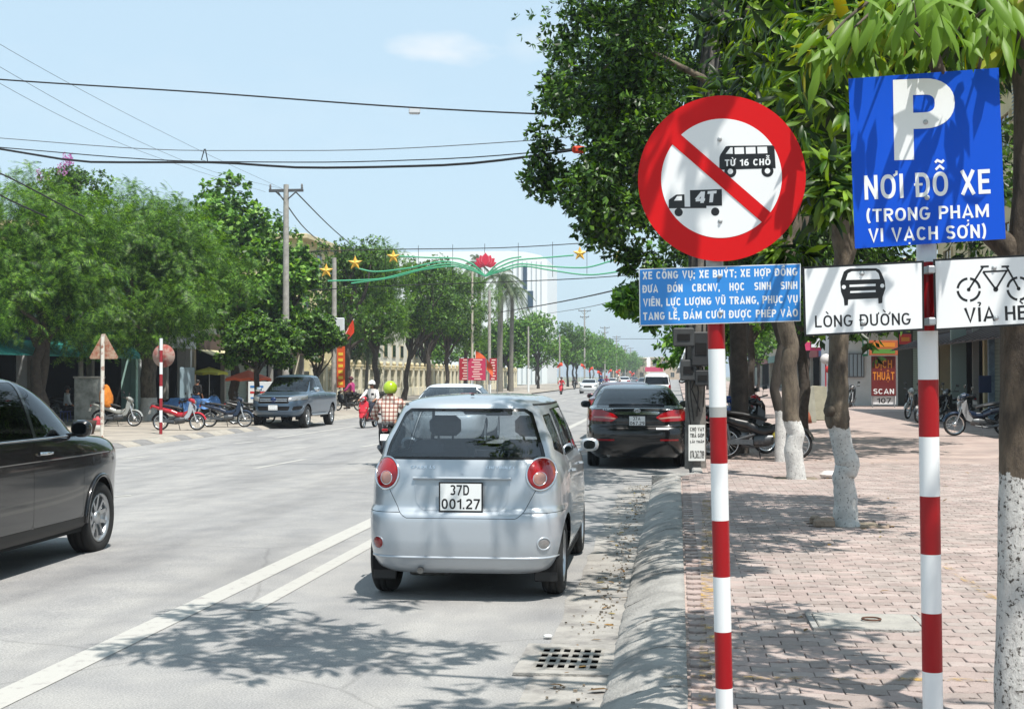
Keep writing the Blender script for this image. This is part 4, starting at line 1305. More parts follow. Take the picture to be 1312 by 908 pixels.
def round_lens(parent, sh, c, rx, rz, m, name, lift=.002, bulge=.012, n=40, rings=7, rim=None, rim_m=None):
    """round lens lying on the rear skin: curved glass, side wall and rim"""
    R_ = []
    for i in range(rings + 1):
        t = 1 - i / rings
        d = lift + bulge * math.sqrt(max(0, 1 - t * t))
        R_.append([(c[0] + rx * t * math.cos(a), float(sh.rear(c[0] + rx * t * math.cos(a), c[1] + rz * t * math.sin(a))) - d, c[1] + rz * t * math.sin(a)) for a in [2 * math.pi * k / n for k in range(n)]])
    wall = [(x, y + lift + .02, z) for x, y, z in R_[0]]
    mb = MB(); mb.strip(wall, R_[0], True)
    for a, b in zip(R_, R_[1:]): mb.strip(a, b, True)
    o = mb.build(name, m, parent)
    if rim:
        ring = [(c[0] + (rx + rim * .4) * math.cos(a), float(sh.rear(c[0] + (rx + rim * .4) * math.cos(a), c[1] + (rz + rim * .4) * math.sin(a))) - lift * .8, c[1] + (rz + rim * .4) * math.sin(a)) for a in [2 * math.pi * k / n for k in range(n + 1)]]
        mb = MB(); mb.tube(ring, rim, 8); mb.build('lamp_rim', rim_m or M_chrome, o)
    return o
for sg in (-1, 1):
    tl = round_lens(hatch, hsh, (sg * .572, .925), .098, .112, M_redlens, 'tail_light', .006, .014, rim=.008)
    round_lens(tl, hsh, (sg * .566, .893), .044, .046, M_indic, 'indicator_lens', .019, .006, rim=.004)
    tl.children[-1].children and None
round_lens(hatch, hsh, (-.615, .425), .043, .043, M_redlens2, 'bumper_reflector', .001, .005, rim=.004, rim_m=M_silver2)
round_lens(hatch, hsh, (.600, .430), .040, .040, M_clearlens, 'fog_light', .001, .004, rim=.007, rim_m=M_silver2)
# number plate recess, plate, badges, handle
mb = MB()
def rear_patch(sh, poly, lift, nx=18, nz=6):
    xs_ = [p[0] for p in poly]; zs_ = [p[1] for p in poly]
    f = sd_poly(poly, 0)
    X = np.linspace(min(xs_), max(xs_), nx); Zz = np.linspace(min(zs_), max(zs_), nz)
    V = [(x, float(sh.rear(x, z)) - lift, z) for z in Zz for x in X]
    Fc = [(j * nx + i, j * nx + i + 1, (j + 1) * nx + i + 1, (j + 1) * nx + i) for j in range(nz - 1) for i in range(nx - 1)]
    S_ = Sheet(V, Fc); return S_.keep(f(S_.V[:, [0, 2]]))
rec = rear_patch(hsh, [(-.29, .665), (.29, .665), (.335, .72), (.35, .86), (.33, .885), (-.33, .885), (-.35, .86), (-.335, .72)], .0, 30, 14)
dd = sd_poly([(-.29, .665), (.29, .665), (.335, .72), (.35, .86), (.33, .885), (-.33, .885), (-.35, .86), (-.335, .72)], 0)(rec.V[:, [0, 2]])
rec.V[:, 1] += -.0035 + np.clip(dd / .03, 0, 1) * .003
rec.build('plate_recess', paint('silver_recess', '#a0a7ad', .45, .36), hatch)
mb = MB()
ledge = []
for k in range(25):
    x = -.36 + .72 * k / 24; ledge.append((x, float(hsh.rear(x, .893)) - .014, .893))
mb.tube(ledge, .0115, 8); mb.build('plate_light_bar', M_silver, hatch)
number_plate(hatch, hsh, [('37D', .24, .70), ('001.27', .04, .96)], -.153, .153, .662, .862, lift=.018)
text_on_rear(hsh, 'SPARK LS', -.385, -.20, .962, .022, M_chrome, hatch, .2, .004, 'badge', .1)
text_on_rear(hsh, 'CHEVROLET', .17, .385, .962, .020, M_chrome, hatch, .2, .004, 'badge', .1)
mb = MB(); mb.lathe([(.010, 0), (.010, .012), (.0001, .013)], (0, float(hsh.rear(0, .915)) - .001, .915), axis='Y', n=12); mb.build('lock', M_inner, hatch)
cl = []
for k in range(41):
    x = -.70 + 1.40 * k / 40; cl.append((x, float(hsh.rear(x, .325)) - .002, .325))
mb = MB(); mb.tube(cl, [.003] + [.010] * 39 + [.003], 8); mb.build('bumper_crease', M_silver2, hatch)
mb = MB(); mb.tube([(-.30, -1.60, .235), (-.30, -1.70, .225)], .024, 12); mb.lathe([(.0001, 0), (.085, .0), (.095, .02), (.095, .28), (.085, .30), (.0001, .30)], (-.42, -1.42, .245), axis='X', n=16); mb.build('exhaust', mat('exhaust_metal', '#7c7a77', .45, .9, var=.3, scale=20), hatch)
for sg in (-1, 1):
    mb = MB(); mb.bbox((sg * .60, -1.50, .215), (.17, .02, .17), .008); mb.build('mud_flap', M_blackpl, hatch)
    mirror_unit(hatch, sg * .725, .62, 1.03, sg, M_silver, (.165, .085, .12))
mb = MB()
for x in (-.18, .14): mb.bbox((x, -1.38, 1.385), (.03, .02, .012), .004)
mb.tube([(0, -1.10, 1.488), (0, -1.10, 1.50)], .014, 8)
mb.build('roof_fittings', M_inner, hatch)
mb = MB(); mb.bbox((0.12, -1.372, 1.372), (.30, .03, .045), .012); mb.build('brake_light', M_inner, hatch)
mb = MB(); mb.bbox((0.02, .42, 1.32), (.24, .03, .065), .012); mb.build('rear_view_mirror', M_inner, hatch)
for sg in (-1, 1):
    for y_ in (-.78, .12):
        x_ = hsh.side(y_, .90); mb = MB(); mb.tube([(sg * (x_ + .004), y_ - .07, .90), (sg * (x_ + .028), y_ - .05, .90), (sg * (x_ + .03), y_ + .05, .90), (sg * (x_ + .004), y_ + .08, .90)], .011, 6); mb.build('door_handle', M_silver, hatch)
for sg in (-1, 1):          # black roof gutter strips and the antenna
    rl = [(sg * .555, y_, 1.425 - .02 * abs(y_ + .6)) for y_ in np.linspace(-1.28, .02, 12)]
    mb = MB(); mb.tube([(sg * (hsh.side(y_, 1.418)) , y_, 1.418) for y_ in np.linspace(-1.22, .0, 12)], .009, 6); mb.build('roof_strip', M_blackpl, hatch)
# ---- black sedan -----------------------------------------------------
M_blackpaint = paint('black_paint', '#0b0b0d', 0.3, 0.25)
n1, n2 = 6.5, 5.5
srows = [(.20, -2.26, 2.26, .78, n1, n2), (.27, -2.33, 2.34, .85, n1, n2), (.45, -2.40, 2.40, .90, n1, n2), (.60, -2.41, 2.405, .912, n1, n2), (.66, -2.405, 2.40, .9125, n1, n2), (.735, -2.37, 2.37, .912, n1, n2),
         (.76, -2.335, 2.34, .911, n1, n2), (.86, -2.335, 2.25, .908, n1, n2), (.93, -2.32, 2.10, .90, n1, 5), (1.0, -2.29, 1.75, .888, n1, 4.6), (1.05, -2.27, 1.38, .868, n1, 4.6), (1.068, -2.22, 1.25, .858, 6, 4.6), (1.075, -1.98, 1.18, .85, 5.5, 4.6),
         (1.085, -1.78, 1.10, .838, 5.2, 4.8), (1.14, -1.60, .98, .81, 5.2, 5), (1.24, -1.34, .75, .755, 5.2, 5), (1.34, -1.05, .50, .69, 5.2, 5), (1.40, -.84, .30, .64, 5, 4.6), (1.435, -.65, .10, .585, 4.6, 4.2), (1.46, -.42, -.10, .46, 4, 3.6), (1.472, -.30, -.20, .2, 3, 3)]
def sedan(name, label, loc, rz, pm, plate=None, lamp=M_redlens, detail=True, group=None, side=M_glassd, glass=M_glassd):
    z = dict(paint=pm, axles=(-1.38, 1.40), arch=.345, arch_z=.325, wr=.325, ww=.215, half=.9125, yc=-.25, glass=glass, side_glass=side,
        rear_win=[(-.70, 1.095), (.70, 1.095), (.575, 1.37), (-.575, 1.37)], windscreen=[(-.70, 1.09), (.70, 1.09), (.575, 1.385), (-.575, 1.385)],
        side_wins=[[(-1.34, 1.11), (-1.0, 1.09), (-1.0, 1.31), (-1.10, 1.28)], [(-.94, 1.09), (-.05, 1.08), (-.05, 1.38), (-.90, 1.34)], [(.01, 1.08), (.86, 1.07), (.35, 1.33), (.12, 1.38), (.01, 1.385)]],
        pieces=[
            ('tail_light', ('pair', lambda sg: (lambda f: (lambda V: np.where((V[:, 1] < -1.9) & (V[:, 0] * sg > 0), f(np.stack([np.abs(V[:, 0]), V[:, 2]], 1)), -1.0)))(sd_poly([(.33, .905), (.42, .965), (.60, 1.03), (.93, 1.035), (.93, .86), (.70, .845), (.45, .835)], .006))), lamp, 0, .006),
            ('boot_lid', ('one', on_rear([(-.62, .76), (.62, .76), (.70, .85), (.74, 1.062), (-.74, 1.062), (-.70, .85)], .01, -1.8)), pm, 0, 0),
            ('headlight', ('pair', lambda sg: on_front([(sg * .48, .70), (sg * .93, .76), (sg * .93, .90), (sg * .62, .86), (sg * .45, .80)], .006, 1.5)), M_clearlens, 0, .004),
            ('grille', ('one', on_front([(-.42, .62), (.42, .62), (.44, .80), (-.44, .80)], .01, 1.5)), M_inner, 0, -.008),
            ('rear_bumper', ('one', lambda V: np.where(V[:, 1] < -1.78, .742 - V[:, 2], -1)), pm, 0, 0),
            ('door', ('pair', lambda sg: on_side([(-1.02, .32), (-.03, .32), (-.03, 1.07), (-.98, 1.08), (-1.22, .85)], sg, .02)), pm, 0, 0),
            ('door', ('pair', lambda sg: on_side([(0.0, .32), (1.0, .32), (1.0, .85), (.90, 1.05), (0.0, 1.07)], sg, .02)), pm, 0, 0)] if detail else [
            ('tail_light', ('pair', lambda sg: on_rear([(sg * .42, .85), (sg * .42, .98), (sg * .93, 1.02), (sg * .93, .86)], .006, -1.8)), lamp, 0, .006),
            ('headlight', ('pair', lambda sg: on_front([(sg * .48, .70), (sg * .93, .76), (sg * .93, .90), (sg * .62, .86), (sg * .45, .80)], .006, 1.5)), M_clearlens, 0, .004),
            ('grille', ('one', on_front([(-.42, .62), (.42, .62), (.44, .80), (-.44, .80)], .01, 1.5)), M_inner, 0, .002)],
        seat_y=-.05, seat_z=.50, rear_seat_y=-1.0, dash_y=.95, dash_z=.92, cols=(60, 60, 24) if detail else (16, 26, 14), step=.028 if detail else .07, interior=detail)
    r, sh, b = car(name, label, 'car', loc, rz, srows, z, group)
    if plate: number_plate(r, sh, plate, -.14, .14, .765, .93, lift=.008)
    for sg in (-1, 1): mirror_unit(r, sg * .87, .72, 1.08, sg, pm, (.20, .10, .14))
    return r, sh
sp_ = P(762, 596, 25.0)
sx_ = G(762, 596)
sedan_c = (sx_.x + .70, sx_.y + 1.38, 0)
sed, ssh = sedan('sedan_car', 'black sedan parked with two wheels by the kerb end, chrome strip above its white plate', sedan_c, R(2.5), M_blackpaint, [('37A', .22, .70), ('067.29', .05, .95)])
bar = rear_patch(ssh, [(-.36, .955), (.36, .955), (.40, .992), (.36, 1.012), (-.36, 1.012), (-.40, .992)], .010, 30, 6); bar.build('chrome_strip', M_chrome, sed)
lw = rear_patch(ssh, [(.36, .895), (.60, .925), (.86, .925), (.86, .90), (.60, .895), (.40, .875)], .0105, 20, 4); lw.build('indicator_lens', M_indic, sed)
lw = rear_patch(ssh, [(-.36, .895), (-.60, .925), (-.86, .925), (-.86, .90), (-.60, .895), (-.40, .875)], .0105, 20, 4); lw.build('indicator_lens', M_indic, sed)
mb = MB()
yb = float(ssh.rear(0, 1.02)) - .012
for rx, rz_ in ((.052, .036), (.018, .034), ):
    mb.tube([(rx * math.cos(a), yb - .004, 1.025 + rz_ * math.sin(a)) for a in [2 * math.pi * k / 24 for k in range(25)]], .005, 6)
mb.tube([(.036 * math.cos(a), yb - .006, 1.035 + .012 * math.sin(a)) for a in [2 * math.pi * k / 20 for k in range(21)]], .004, 6)
mb.build('emblem', M_chrome, sed)
text_on_rear(ssh, 'CAMRY', -.60, -.42, 1.035, .020, M_chrome, sed, .2, .008, 'badge')
text_on_rear(ssh, '2.5Q', .50, .62, 1.035, .020, M_chrome, sed, .2, .008, 'badge')
for sg in (-1, 1):
    rp = rear_patch(ssh, [(sg * .40, .50), (sg * .72, .50), (sg * .72, .53), (sg * .40, .53)][::sg], .004, 12, 3); rp.build('bumper_reflector', M_redlens2, sed)
rp = rear_patch(ssh, [(.33, .70), (.55, .70), (.55, .728), (.33, .728)], .006, 12, 3); rp.build('bumper_scuff', M_plate, sed)
mb = MB(); mb.tube([(-.5, -2.1, .24), (-.5, -2.3, .24)], .03, 12); mb.bbox((0, -1.7, .25), (1.0, .5, .14), .05); mb.build('exhaust', mat('exhaust_metal', '#7c7a77'), sed)
mb = MB(); mb.bbox((0, -1.50, 1.12), (1.0, .3, .03), .01); mb.build('parcel_shelf', M_seat, sed)

# ---- dark sports-utility car overtaking on the left -------------------
M_suvpaint = paint('dark_grey_brown_paint', '#141315', 0.4, 0.22)
rows2 = [(.27, -2.05, 2.02, .84, 6, 5), (.34, -2.18, 2.16, .90, 6, 5), (.50, -2.24, 2.24, .908, 6, 5), (.70, -2.25, 2.25, .91, 6, 5), (.86, -2.24, 2.24, .91, 6, 5.4), (.96, -2.22, 2.21, .908, 6, 5.4), (1.04, -2.20, 2.12, .90, 6, 5.2),
         (1.10, -2.18, 1.90, .892, 6, 5), (1.135, -2.17, 1.50, .885, 6, 5), (1.155, -2.15, 1.26, .875, 6, 4.8), (1.27, -2.08, 1.04, .835, 5.5, 5), (1.42, -1.98, .80, .785, 5.5, 5), (1.54, -1.88, .57, .735, 5.5, 5), (1.62, -1.76, .36, .685, 5, 4.8), (1.67, -1.60, .16, .61, 4.6, 4.4), (1.70, -1.38, -.10, .48, 4, 3.6), (1.712, -1.10, -.45, .25, 3, 3)]
fw = G(117, 705)
suv_rz = R(1.2)
suv_c = Vector((fw.x - .76, fw.y - 1.33, road_z(fw.x - .8) + .0))
suv, vsh, _b = car('suv_car', 'dark sport utility car entering the picture on the left with silver alloy wheel', 'car', suv_c, suv_rz, rows2, dict(
    paint=M_suvpaint, axles=(-1.29, 1.33), arch=.385, arch_z=.36, wr=.345, ww=.225, half=.91, tuck=.015, yc=-.75, cols=(24, 80, 30), step=.03, glass=M_glassd, side_glass=M_glassd, front_glass=M_glass,
    rear_win=[(-.66, 1.2), (.66, 1.2), (.58, 1.55), (-.58, 1.55)], windscreen=[(-.70, 1.15), (.70, 1.15), (.58, 1.58), (-.58, 1.58)],
    side_wins=[[(-1.85, 1.22), (-1.15, 1.18), (-1.15, 1.58), (-1.45, 1.55)], [(-1.09, 1.18), (-.12, 1.17), (-.12, 1.635), (-1.09, 1.60)], [(-.04, 1.17), (.90, 1.16), (.66, 1.37), (.42, 1.54), (.22, 1.62), (-.04, 1.64)]],
    lower=(.40, M_blackpl), spokes=5, seat_y=-.30, seat_z=.68, rear_seat_y=-1.2, dash_y=.62, dash_z=1.02,
    pieces=[('door', ('pair', lambda sg: on_side([(-1.2, .42), (-.20, .42), (-.20, 1.14), (-1.2, 1.15), (-1.24, .9)], sg, .02)), M_suvpaint, 0, 0),
            ('door', ('pair', lambda sg: on_side([(-.17, .42), (.84, .42), (.86, .8), (.80, 1.12), (-.17, 1.14)], sg, .02)), M_suvpaint, 0, 0),
            ('headlight', ('pair', lambda sg: on_front([(sg * .50, .82), (sg * .74, .84), (sg * .74, .97), (sg * .55, .94)], .006, 1.5)), M_clearlens, 0, .004),
            ('bonnet', ('one', lambda V: np.where((V[:, 2] > 1.0) & (V[:, 1] > .95) & (np.abs(V[:, 0]) < .78), np.minimum(V[:, 2] - 1.0, .78 - np.abs(V[:, 0])), -1.0)), M_suvpaint, 0, 0)]))
for sg in (-1, 1):
    mb = MB(); mb.tube([(sg * (vsh.side(y_, 1.155) + .003), y_, 1.155) for y_ in np.linspace(-1.8, .92, 24)], .009, 6); mb.build('chrome_strip', M_chrome, suv)
    mb = MB(); mb.tube([(sg * (vsh.side(y_, .965) + .002), y_, .965) for y_ in np.linspace(-1.9, 1.55, 30)], .0045, 6); mb.build('crease_strip', mat('crease_light', '#74706c', .3, .5), suv)
    for y_ in (-.95, .05):
        x_ = vsh.side(y_, 1.03); mb = MB(); mb.tube([(sg * (x_ + .004), y_ - .11, 1.03), (sg * (x_ + .035), y_ - .08, 1.03), (sg * (x_ + .035), y_ + .06, 1.03), (sg * (x_ + .004), y_ + .10, 1.03)], .015, 8); mb.build('door_handle', M_chrome, suv)
    mirror_unit(suv, sg * .875, .66, 1.22, sg, M_suvpaint, (.19, .12, .16))
    mb = MB()
    ring = [(sg * (vsh.side(1.33, .6) + .006), 1.33 + .392 * math.cos(a), .36 + .392 * math.sin(a)) for a in [math.pi * (-.02 + 1.04 * k / 24) for k in range(25)]]
    mb.tube([(sg * (vsh.side(min(p[1], 2.0), max(p[2], .3)) + .002), p[1], p[2]) for p in ring], .022, 8); mb.build('wheel_arch_trim', M_suvpaint, suv)

# ---- grey-blue pickup on the far side --------------------------------
M_pickpaint = paint('grey_blue_paint', '#4f6274', 0.5, 0.32)
rows3 = [(.40, -2.45, 2.44, .82, 7, 5), (.48, -2.62, 2.60, .90, 8, 5), (.60, -2.67, 2.68, .925, 8, 5), (.80, -2.68, 2.68, .93, 8, 5), (.95, -2.67, 2.65, .93, 8, 5), (1.06, -2.66, 2.57, .925, 8, 5), (1.12, -2.64, 2.40, .915, 8, 5), (1.155, -2.60, 2.05, .905, 8, 5), (1.175, -2.30, 1.60, .90, 8, 5),
         (1.20, -.92, 1.36, .885, 8, 5), (1.22, -.86, 1.28, .875, 7, 5), (1.40, -.80, .95, .80, 6, 5), (1.60, -.72, .56, .735, 6, 5), (1.72, -.64, .26, .685, 5, 5), (1.775, -.54, .06, .60, 4.5, 4.2), (1.80, -.42, -.06, .45, 4, 3.6), (1.815, -.30, -.16, .2, 3, 3)]
pk = G(390, 548, -0.28)
pick_c = Vector((pk.x - .80, pk.y + 1.62, -0.28))
pick, psh, _b = car('pickup_truck', 'grey blue double cab pickup truck parked facing us on the far side', 'pickup truck', pick_c, R(180), rows3, dict(
    paint=M_pickpaint, axles=(-1.60, 1.62), arch=.43, arch_z=.40, wr=.385, ww=.25, half=.93, tuck=.01, yc=-.23, cols=(26, 64, 44), step=.035, glass=M_glassd, front_glass=M_glass,
    rear_win=[(-.62, 1.28), (.62, 1.28), (.56, 1.66), (-.56, 1.66)], windscreen=[(-.70, 1.24), (.70, 1.24), (.60, 1.71), (-.60, 1.71)],
    side_wins=[[(-.70, 1.25), (.12, 1.24), (.12, 1.70), (-.58, 1.69)], [(.18, 1.24), (.98, 1.23), (.62, 1.48), (.30, 1.69), (.18, 1.70)]], spokes=6, seat_y=.15, seat_z=.82, rear_seat_y=-.45, dash_y=.95, dash_z=1.14,
    pieces=[('headlight', ('pair', lambda sg: on_front([(sg * .50, .92), (sg * .93, .98), (sg * .93, 1.11), (sg * .70, 1.09), (sg * .50, 1.05)], .006, 1.6)), M_clearlens, 0, .006),
            ('grille', ('one', on_front([(-.50, .87), (.50, .87), (.52, 1.05), (-.52, 1.05)], .02, 1.6)), M_inner, 0, -.02),
            ('lower_grille', ('one', on_front([(-.50, .63), (.50, .63), (.54, .74), (-.54, .74)], .01, 1.6)), M_inner, 0, -.02),
            ('fog_light_recess', ('pair', lambda sg: on_front([(sg * .62, .62), (sg * .86, .66), (sg * .84, .76), (sg * .66, .74)], .006, 1.6)), M_inner, 0, -.01),
            ('door', ('pair', lambda sg: on_side([(-.74, .50), (.14, .50), (.14, 1.23), (-.74, 1.23)], sg, .02)), M_pickpaint, 0, 0),
            ('door', ('pair', lambda sg: on_side([(.17, .50), (1.10, .50), (1.16, 1.1), (1.05, 1.21), (.17, 1.23)], sg, .02)), M_pickpaint, 0, 0)]))
mb = MB()
for z_ in (.93, .985):
    mb.tube([(x, float(psh.front(x, z_)) + .004, z_) for x in np.linspace(-.46, .46, 14)], .017, 6)
mb.build('grille_bar', M_chrome, pick)
mb = MB(); mb.lathe([(.0001, .02), (.09, .015), (.1, 0)], (0, float(psh.front(0, .957)) + .01, .957), axis='Y', n=20); mb.build('emblem', mat('emblem_blue', '#1c2e55', .3, .3), pick)
for sg in (-1, 1):
    mb = MB(); mb.tube([(sg * .60, float(psh.front(.60, .64)) + .004, .62), (sg * .84, float(psh.front(.84, .67)) + .004, .645), (sg * .87, float(psh.front(.87, .74)) + .004, .76)], .012, 6); mb.build('bumper_trim', M_chrome, pick)
    mirror_unit(pick, sg * .90, 1.02, 1.30, sg, M_chrome if sg > -2 else M_pickpaint, (.24, .12, .17))
    mb = MB(); mb.tube([(sg * .90, -.80, .44), (sg * .96, -.70, .44), (sg * .96, 1.05, .44), (sg * .90, 1.15, .44)], .035, 8); mb.build('side_step', M_alloy, pick)
    for y_ in (-.62, .28):
        mb = MB(); x_ = psh.side(y_, 1.08); mb.bbox((sg * (x_ + .018), y_, 1.08), (.03, .16, .035), .01); mb.build('door_handle', M_pickpaint, pick)
number_plate(pick, psh, [('---', .22, .70), ('-----', .05, .95)], -.16, .16, .63, .80, rear=False, lift=.03)
mb = MB()
for sg in (-1, 1): mb.tube([(sg * .66, -.80, 1.22), (sg * .62, -1.05, 1.42), (sg * .60, -.86, 1.62)], .03, 8)
mb.build('roll_bar', M_pickpaint, pick)
pick.scale = (1.08,) * 3

# ---- other cars -------------------------------------------------------
M_whitepaint = paint('white_paint', '#d9dbdc', 0.0, 0.3)
M_maroon = paint('maroon_paint', '#4a1219', 0.3, 0.3)
M_greypaint = paint('mid_grey_paint', '#6d7275', 0.5, 0.35)
def at_px(px, depth):          # a road position under a picture column
    d = ray(px, 481); return Vector((d.x * depth, d.y * depth, 0))
p = at_px(574, 33.0)
sedan('white_car', 'white car driving ahead of the silver hatchback, roof and rear window showing over it', (p.x, p.y + 1.4, road_z(p.x)), R(1), M_whitepaint, None, glass=M_glass)
p = at_px(806, 37.0)
sedan('maroon_car', 'maroon car parked in front of the black sedan, only its left edge and mirror showing', (p.x - .12, p.y, 0), 0, M_maroon, detail=False)
def far_car(px, depth, m, label, flip=False, name='distant_car', grp=None):
    q = at_px(px, depth)
    return sedan(name, label, (q.x, q.y, road_z(q.x)), R(180) if flip else 0, m, detail=False, group=grp)
c1, _ = far_car(755, 140, M_whitepaint, 'white sedan driving towards us in the oncoming lane of the far road', True)
def far_copy(src, px, depth, label, flip=False, sc=(1, 1, 1)):
    q = at_px(px, depth); r = copy_tree(src, (q.x, q.y, road_z(q.x)), R(180) if flip else 0, label); r.scale = sc; return r
far_copy(c1, 786, 205, 'pale sedan farther up the road right of the oncoming white sedan', True)
far_copy(c1, 800, 190, 'white car in the distant traffic left of the parked white van', False, (1, 1, 1.1))
c2, _ = far_car(812, 245, M_greypaint, 'grey car far up the road in the distant traffic', False)
far_copy(c2, 828, 130, 'grey car hidden partly by the parked white van', False)
far_copy(c2, 793, 330, 'tiny grey car at the far end of the road', True)
vrows = [(.25, -1.95, 2.0, .80, 7, 5), (.35, -2.08, 2.15, .84, 7, 5), (.7, -2.1, 2.2, .85, 7, 5), (.95, -2.09, 2.05, .845, 7, 5), (1.05, -2.08, 1.7, .84, 7, 5), (1.10, -2.07, 1.5, .83, 7, 5), (1.35, -2.03, 1.05, .79, 6, 5), (1.58, -1.97, .7, .74, 6, 5), (1.68, -1.88, .45, .68, 5, 4.6), (1.73, -1.7, .2, .55, 4, 4), (1.745, -1.3, -.2, .3, 3, 3)]
q = at_px(842, 84)
car('white_van', 'white van parked in line beyond the black sedan, dark rear window', 'van', (q.x, q.y, 0), 0, vrows, dict(paint=M_whitepaint, axles=(-1.25, 1.3), arch=.35, arch_z=.33, wr=.32, ww=.2, half=.85, yc=-.5, cols=(20, 30, 12), step=.06, glass=M_glassd,
    rear_win=[(-.70, 1.12), (.70, 1.12), (.64, 1.55), (-.64, 1.55)], windscreen=[(-.66, 1.12), (.66, 1.12), (.60, 1.58), (-.60, 1.58)], side_wins=[[(-1.8, 1.12), (1.0, 1.12), (.7, 1.55), (-1.75, 1.55)]], interior=False,
    pieces=[('tail_light', ('pair', lambda sg: on_rear([(sg * .70, .80), (sg * .84, .80), (sg * .84, 1.08), (sg * .72, 1.08)], .004, -1.5)), M_redlens, 0, .004)]))
# ------------------------------------------------------------------ motorbikes
def loft(mb, secs, n=12, e=2.4, mi=0):
    """sections (y, z, half width, half height, tilt degrees) joined into a closed body"""
    rings = []
    for y, z, hw_, hh, tilt in secs:
        ring = []
        for k in range(n):
            a = 2 * math.pi * k / n
            x = hw_ * math.copysign(abs(math.cos(a)) ** (2 / e), math.cos(a)); h = hh * math.copysign(abs(math.sin(a)) ** (2 / e), math.sin(a))
            t = R(tilt)
            ring.append((x, y - h * math.sin(t), z + h * math.cos(t)))
        rings.append(ring)
    for a, b in zip(rings, rings[1:]): mb.strip(a, b, True)
    mb.add(rings[0], [tuple(range(n - 1, -1, -1))], mi, True); mb.add(rings[-1], [tuple(range(n))], mi, True)

M_bkblack = mat('bike_black_plastic', '#101012', 0.35, coat=.2)
M_bkgrey = mat('bike_engine_grey', '#5f6163', 0.45, 0.8, var=.2, scale=30)
M_bkrim = mat('bike_rim', '#c9cbcc', 0.25, 0.9)
M_seatv = mat('bike_seat_vinyl', '#141313', 0.55)
M_silverpl = mat('bike_silver_plastic', '#b9bcbe', 0.3, 0.5)

def bike_wheel(parent, y, r=.28, w=.075):
    mb = MB(); A = []
    mb.lathe([(r - .055, -w * .25), (r - .03, -w * .5), (r - .008, -w * .35), (r, 0), (r - .008, w * .35), (r - .03, w * .5), (r - .055, w * .25)], (0, y, r), axis='X', n=28)
    t = mb.build('wheel', M_tyre, parent)
    mb = MB()
    mb.lathe([(r - .052, -w * .32), (r - .050, w * .32), (r - .070, w * .26), (r - .070, -w * .26), (r - .052, -w * .32)], (0, y, r), axis='X', n=28)
    mb.lathe([(.0001, -.055), (.05, -.05), (.055, -.03), (.035, 0), (.055, .03), (.05, .05), (.0001, .055)], (0, y, r), axis='X', n=14)
    for k in range(16):
        a = 2 * math.pi * k / 16; s_ = .03 if k % 2 else -.03
        mb.tube([(s_, y + .04 * math.cos(a + .5), r + .04 * math.sin(a + .5)), (0, y + (r - .065) * math.cos(a), r + (r - .065) * math.sin(a))], .0035, 4)
    mb.build('rim', M_bkrim, t)
    return t

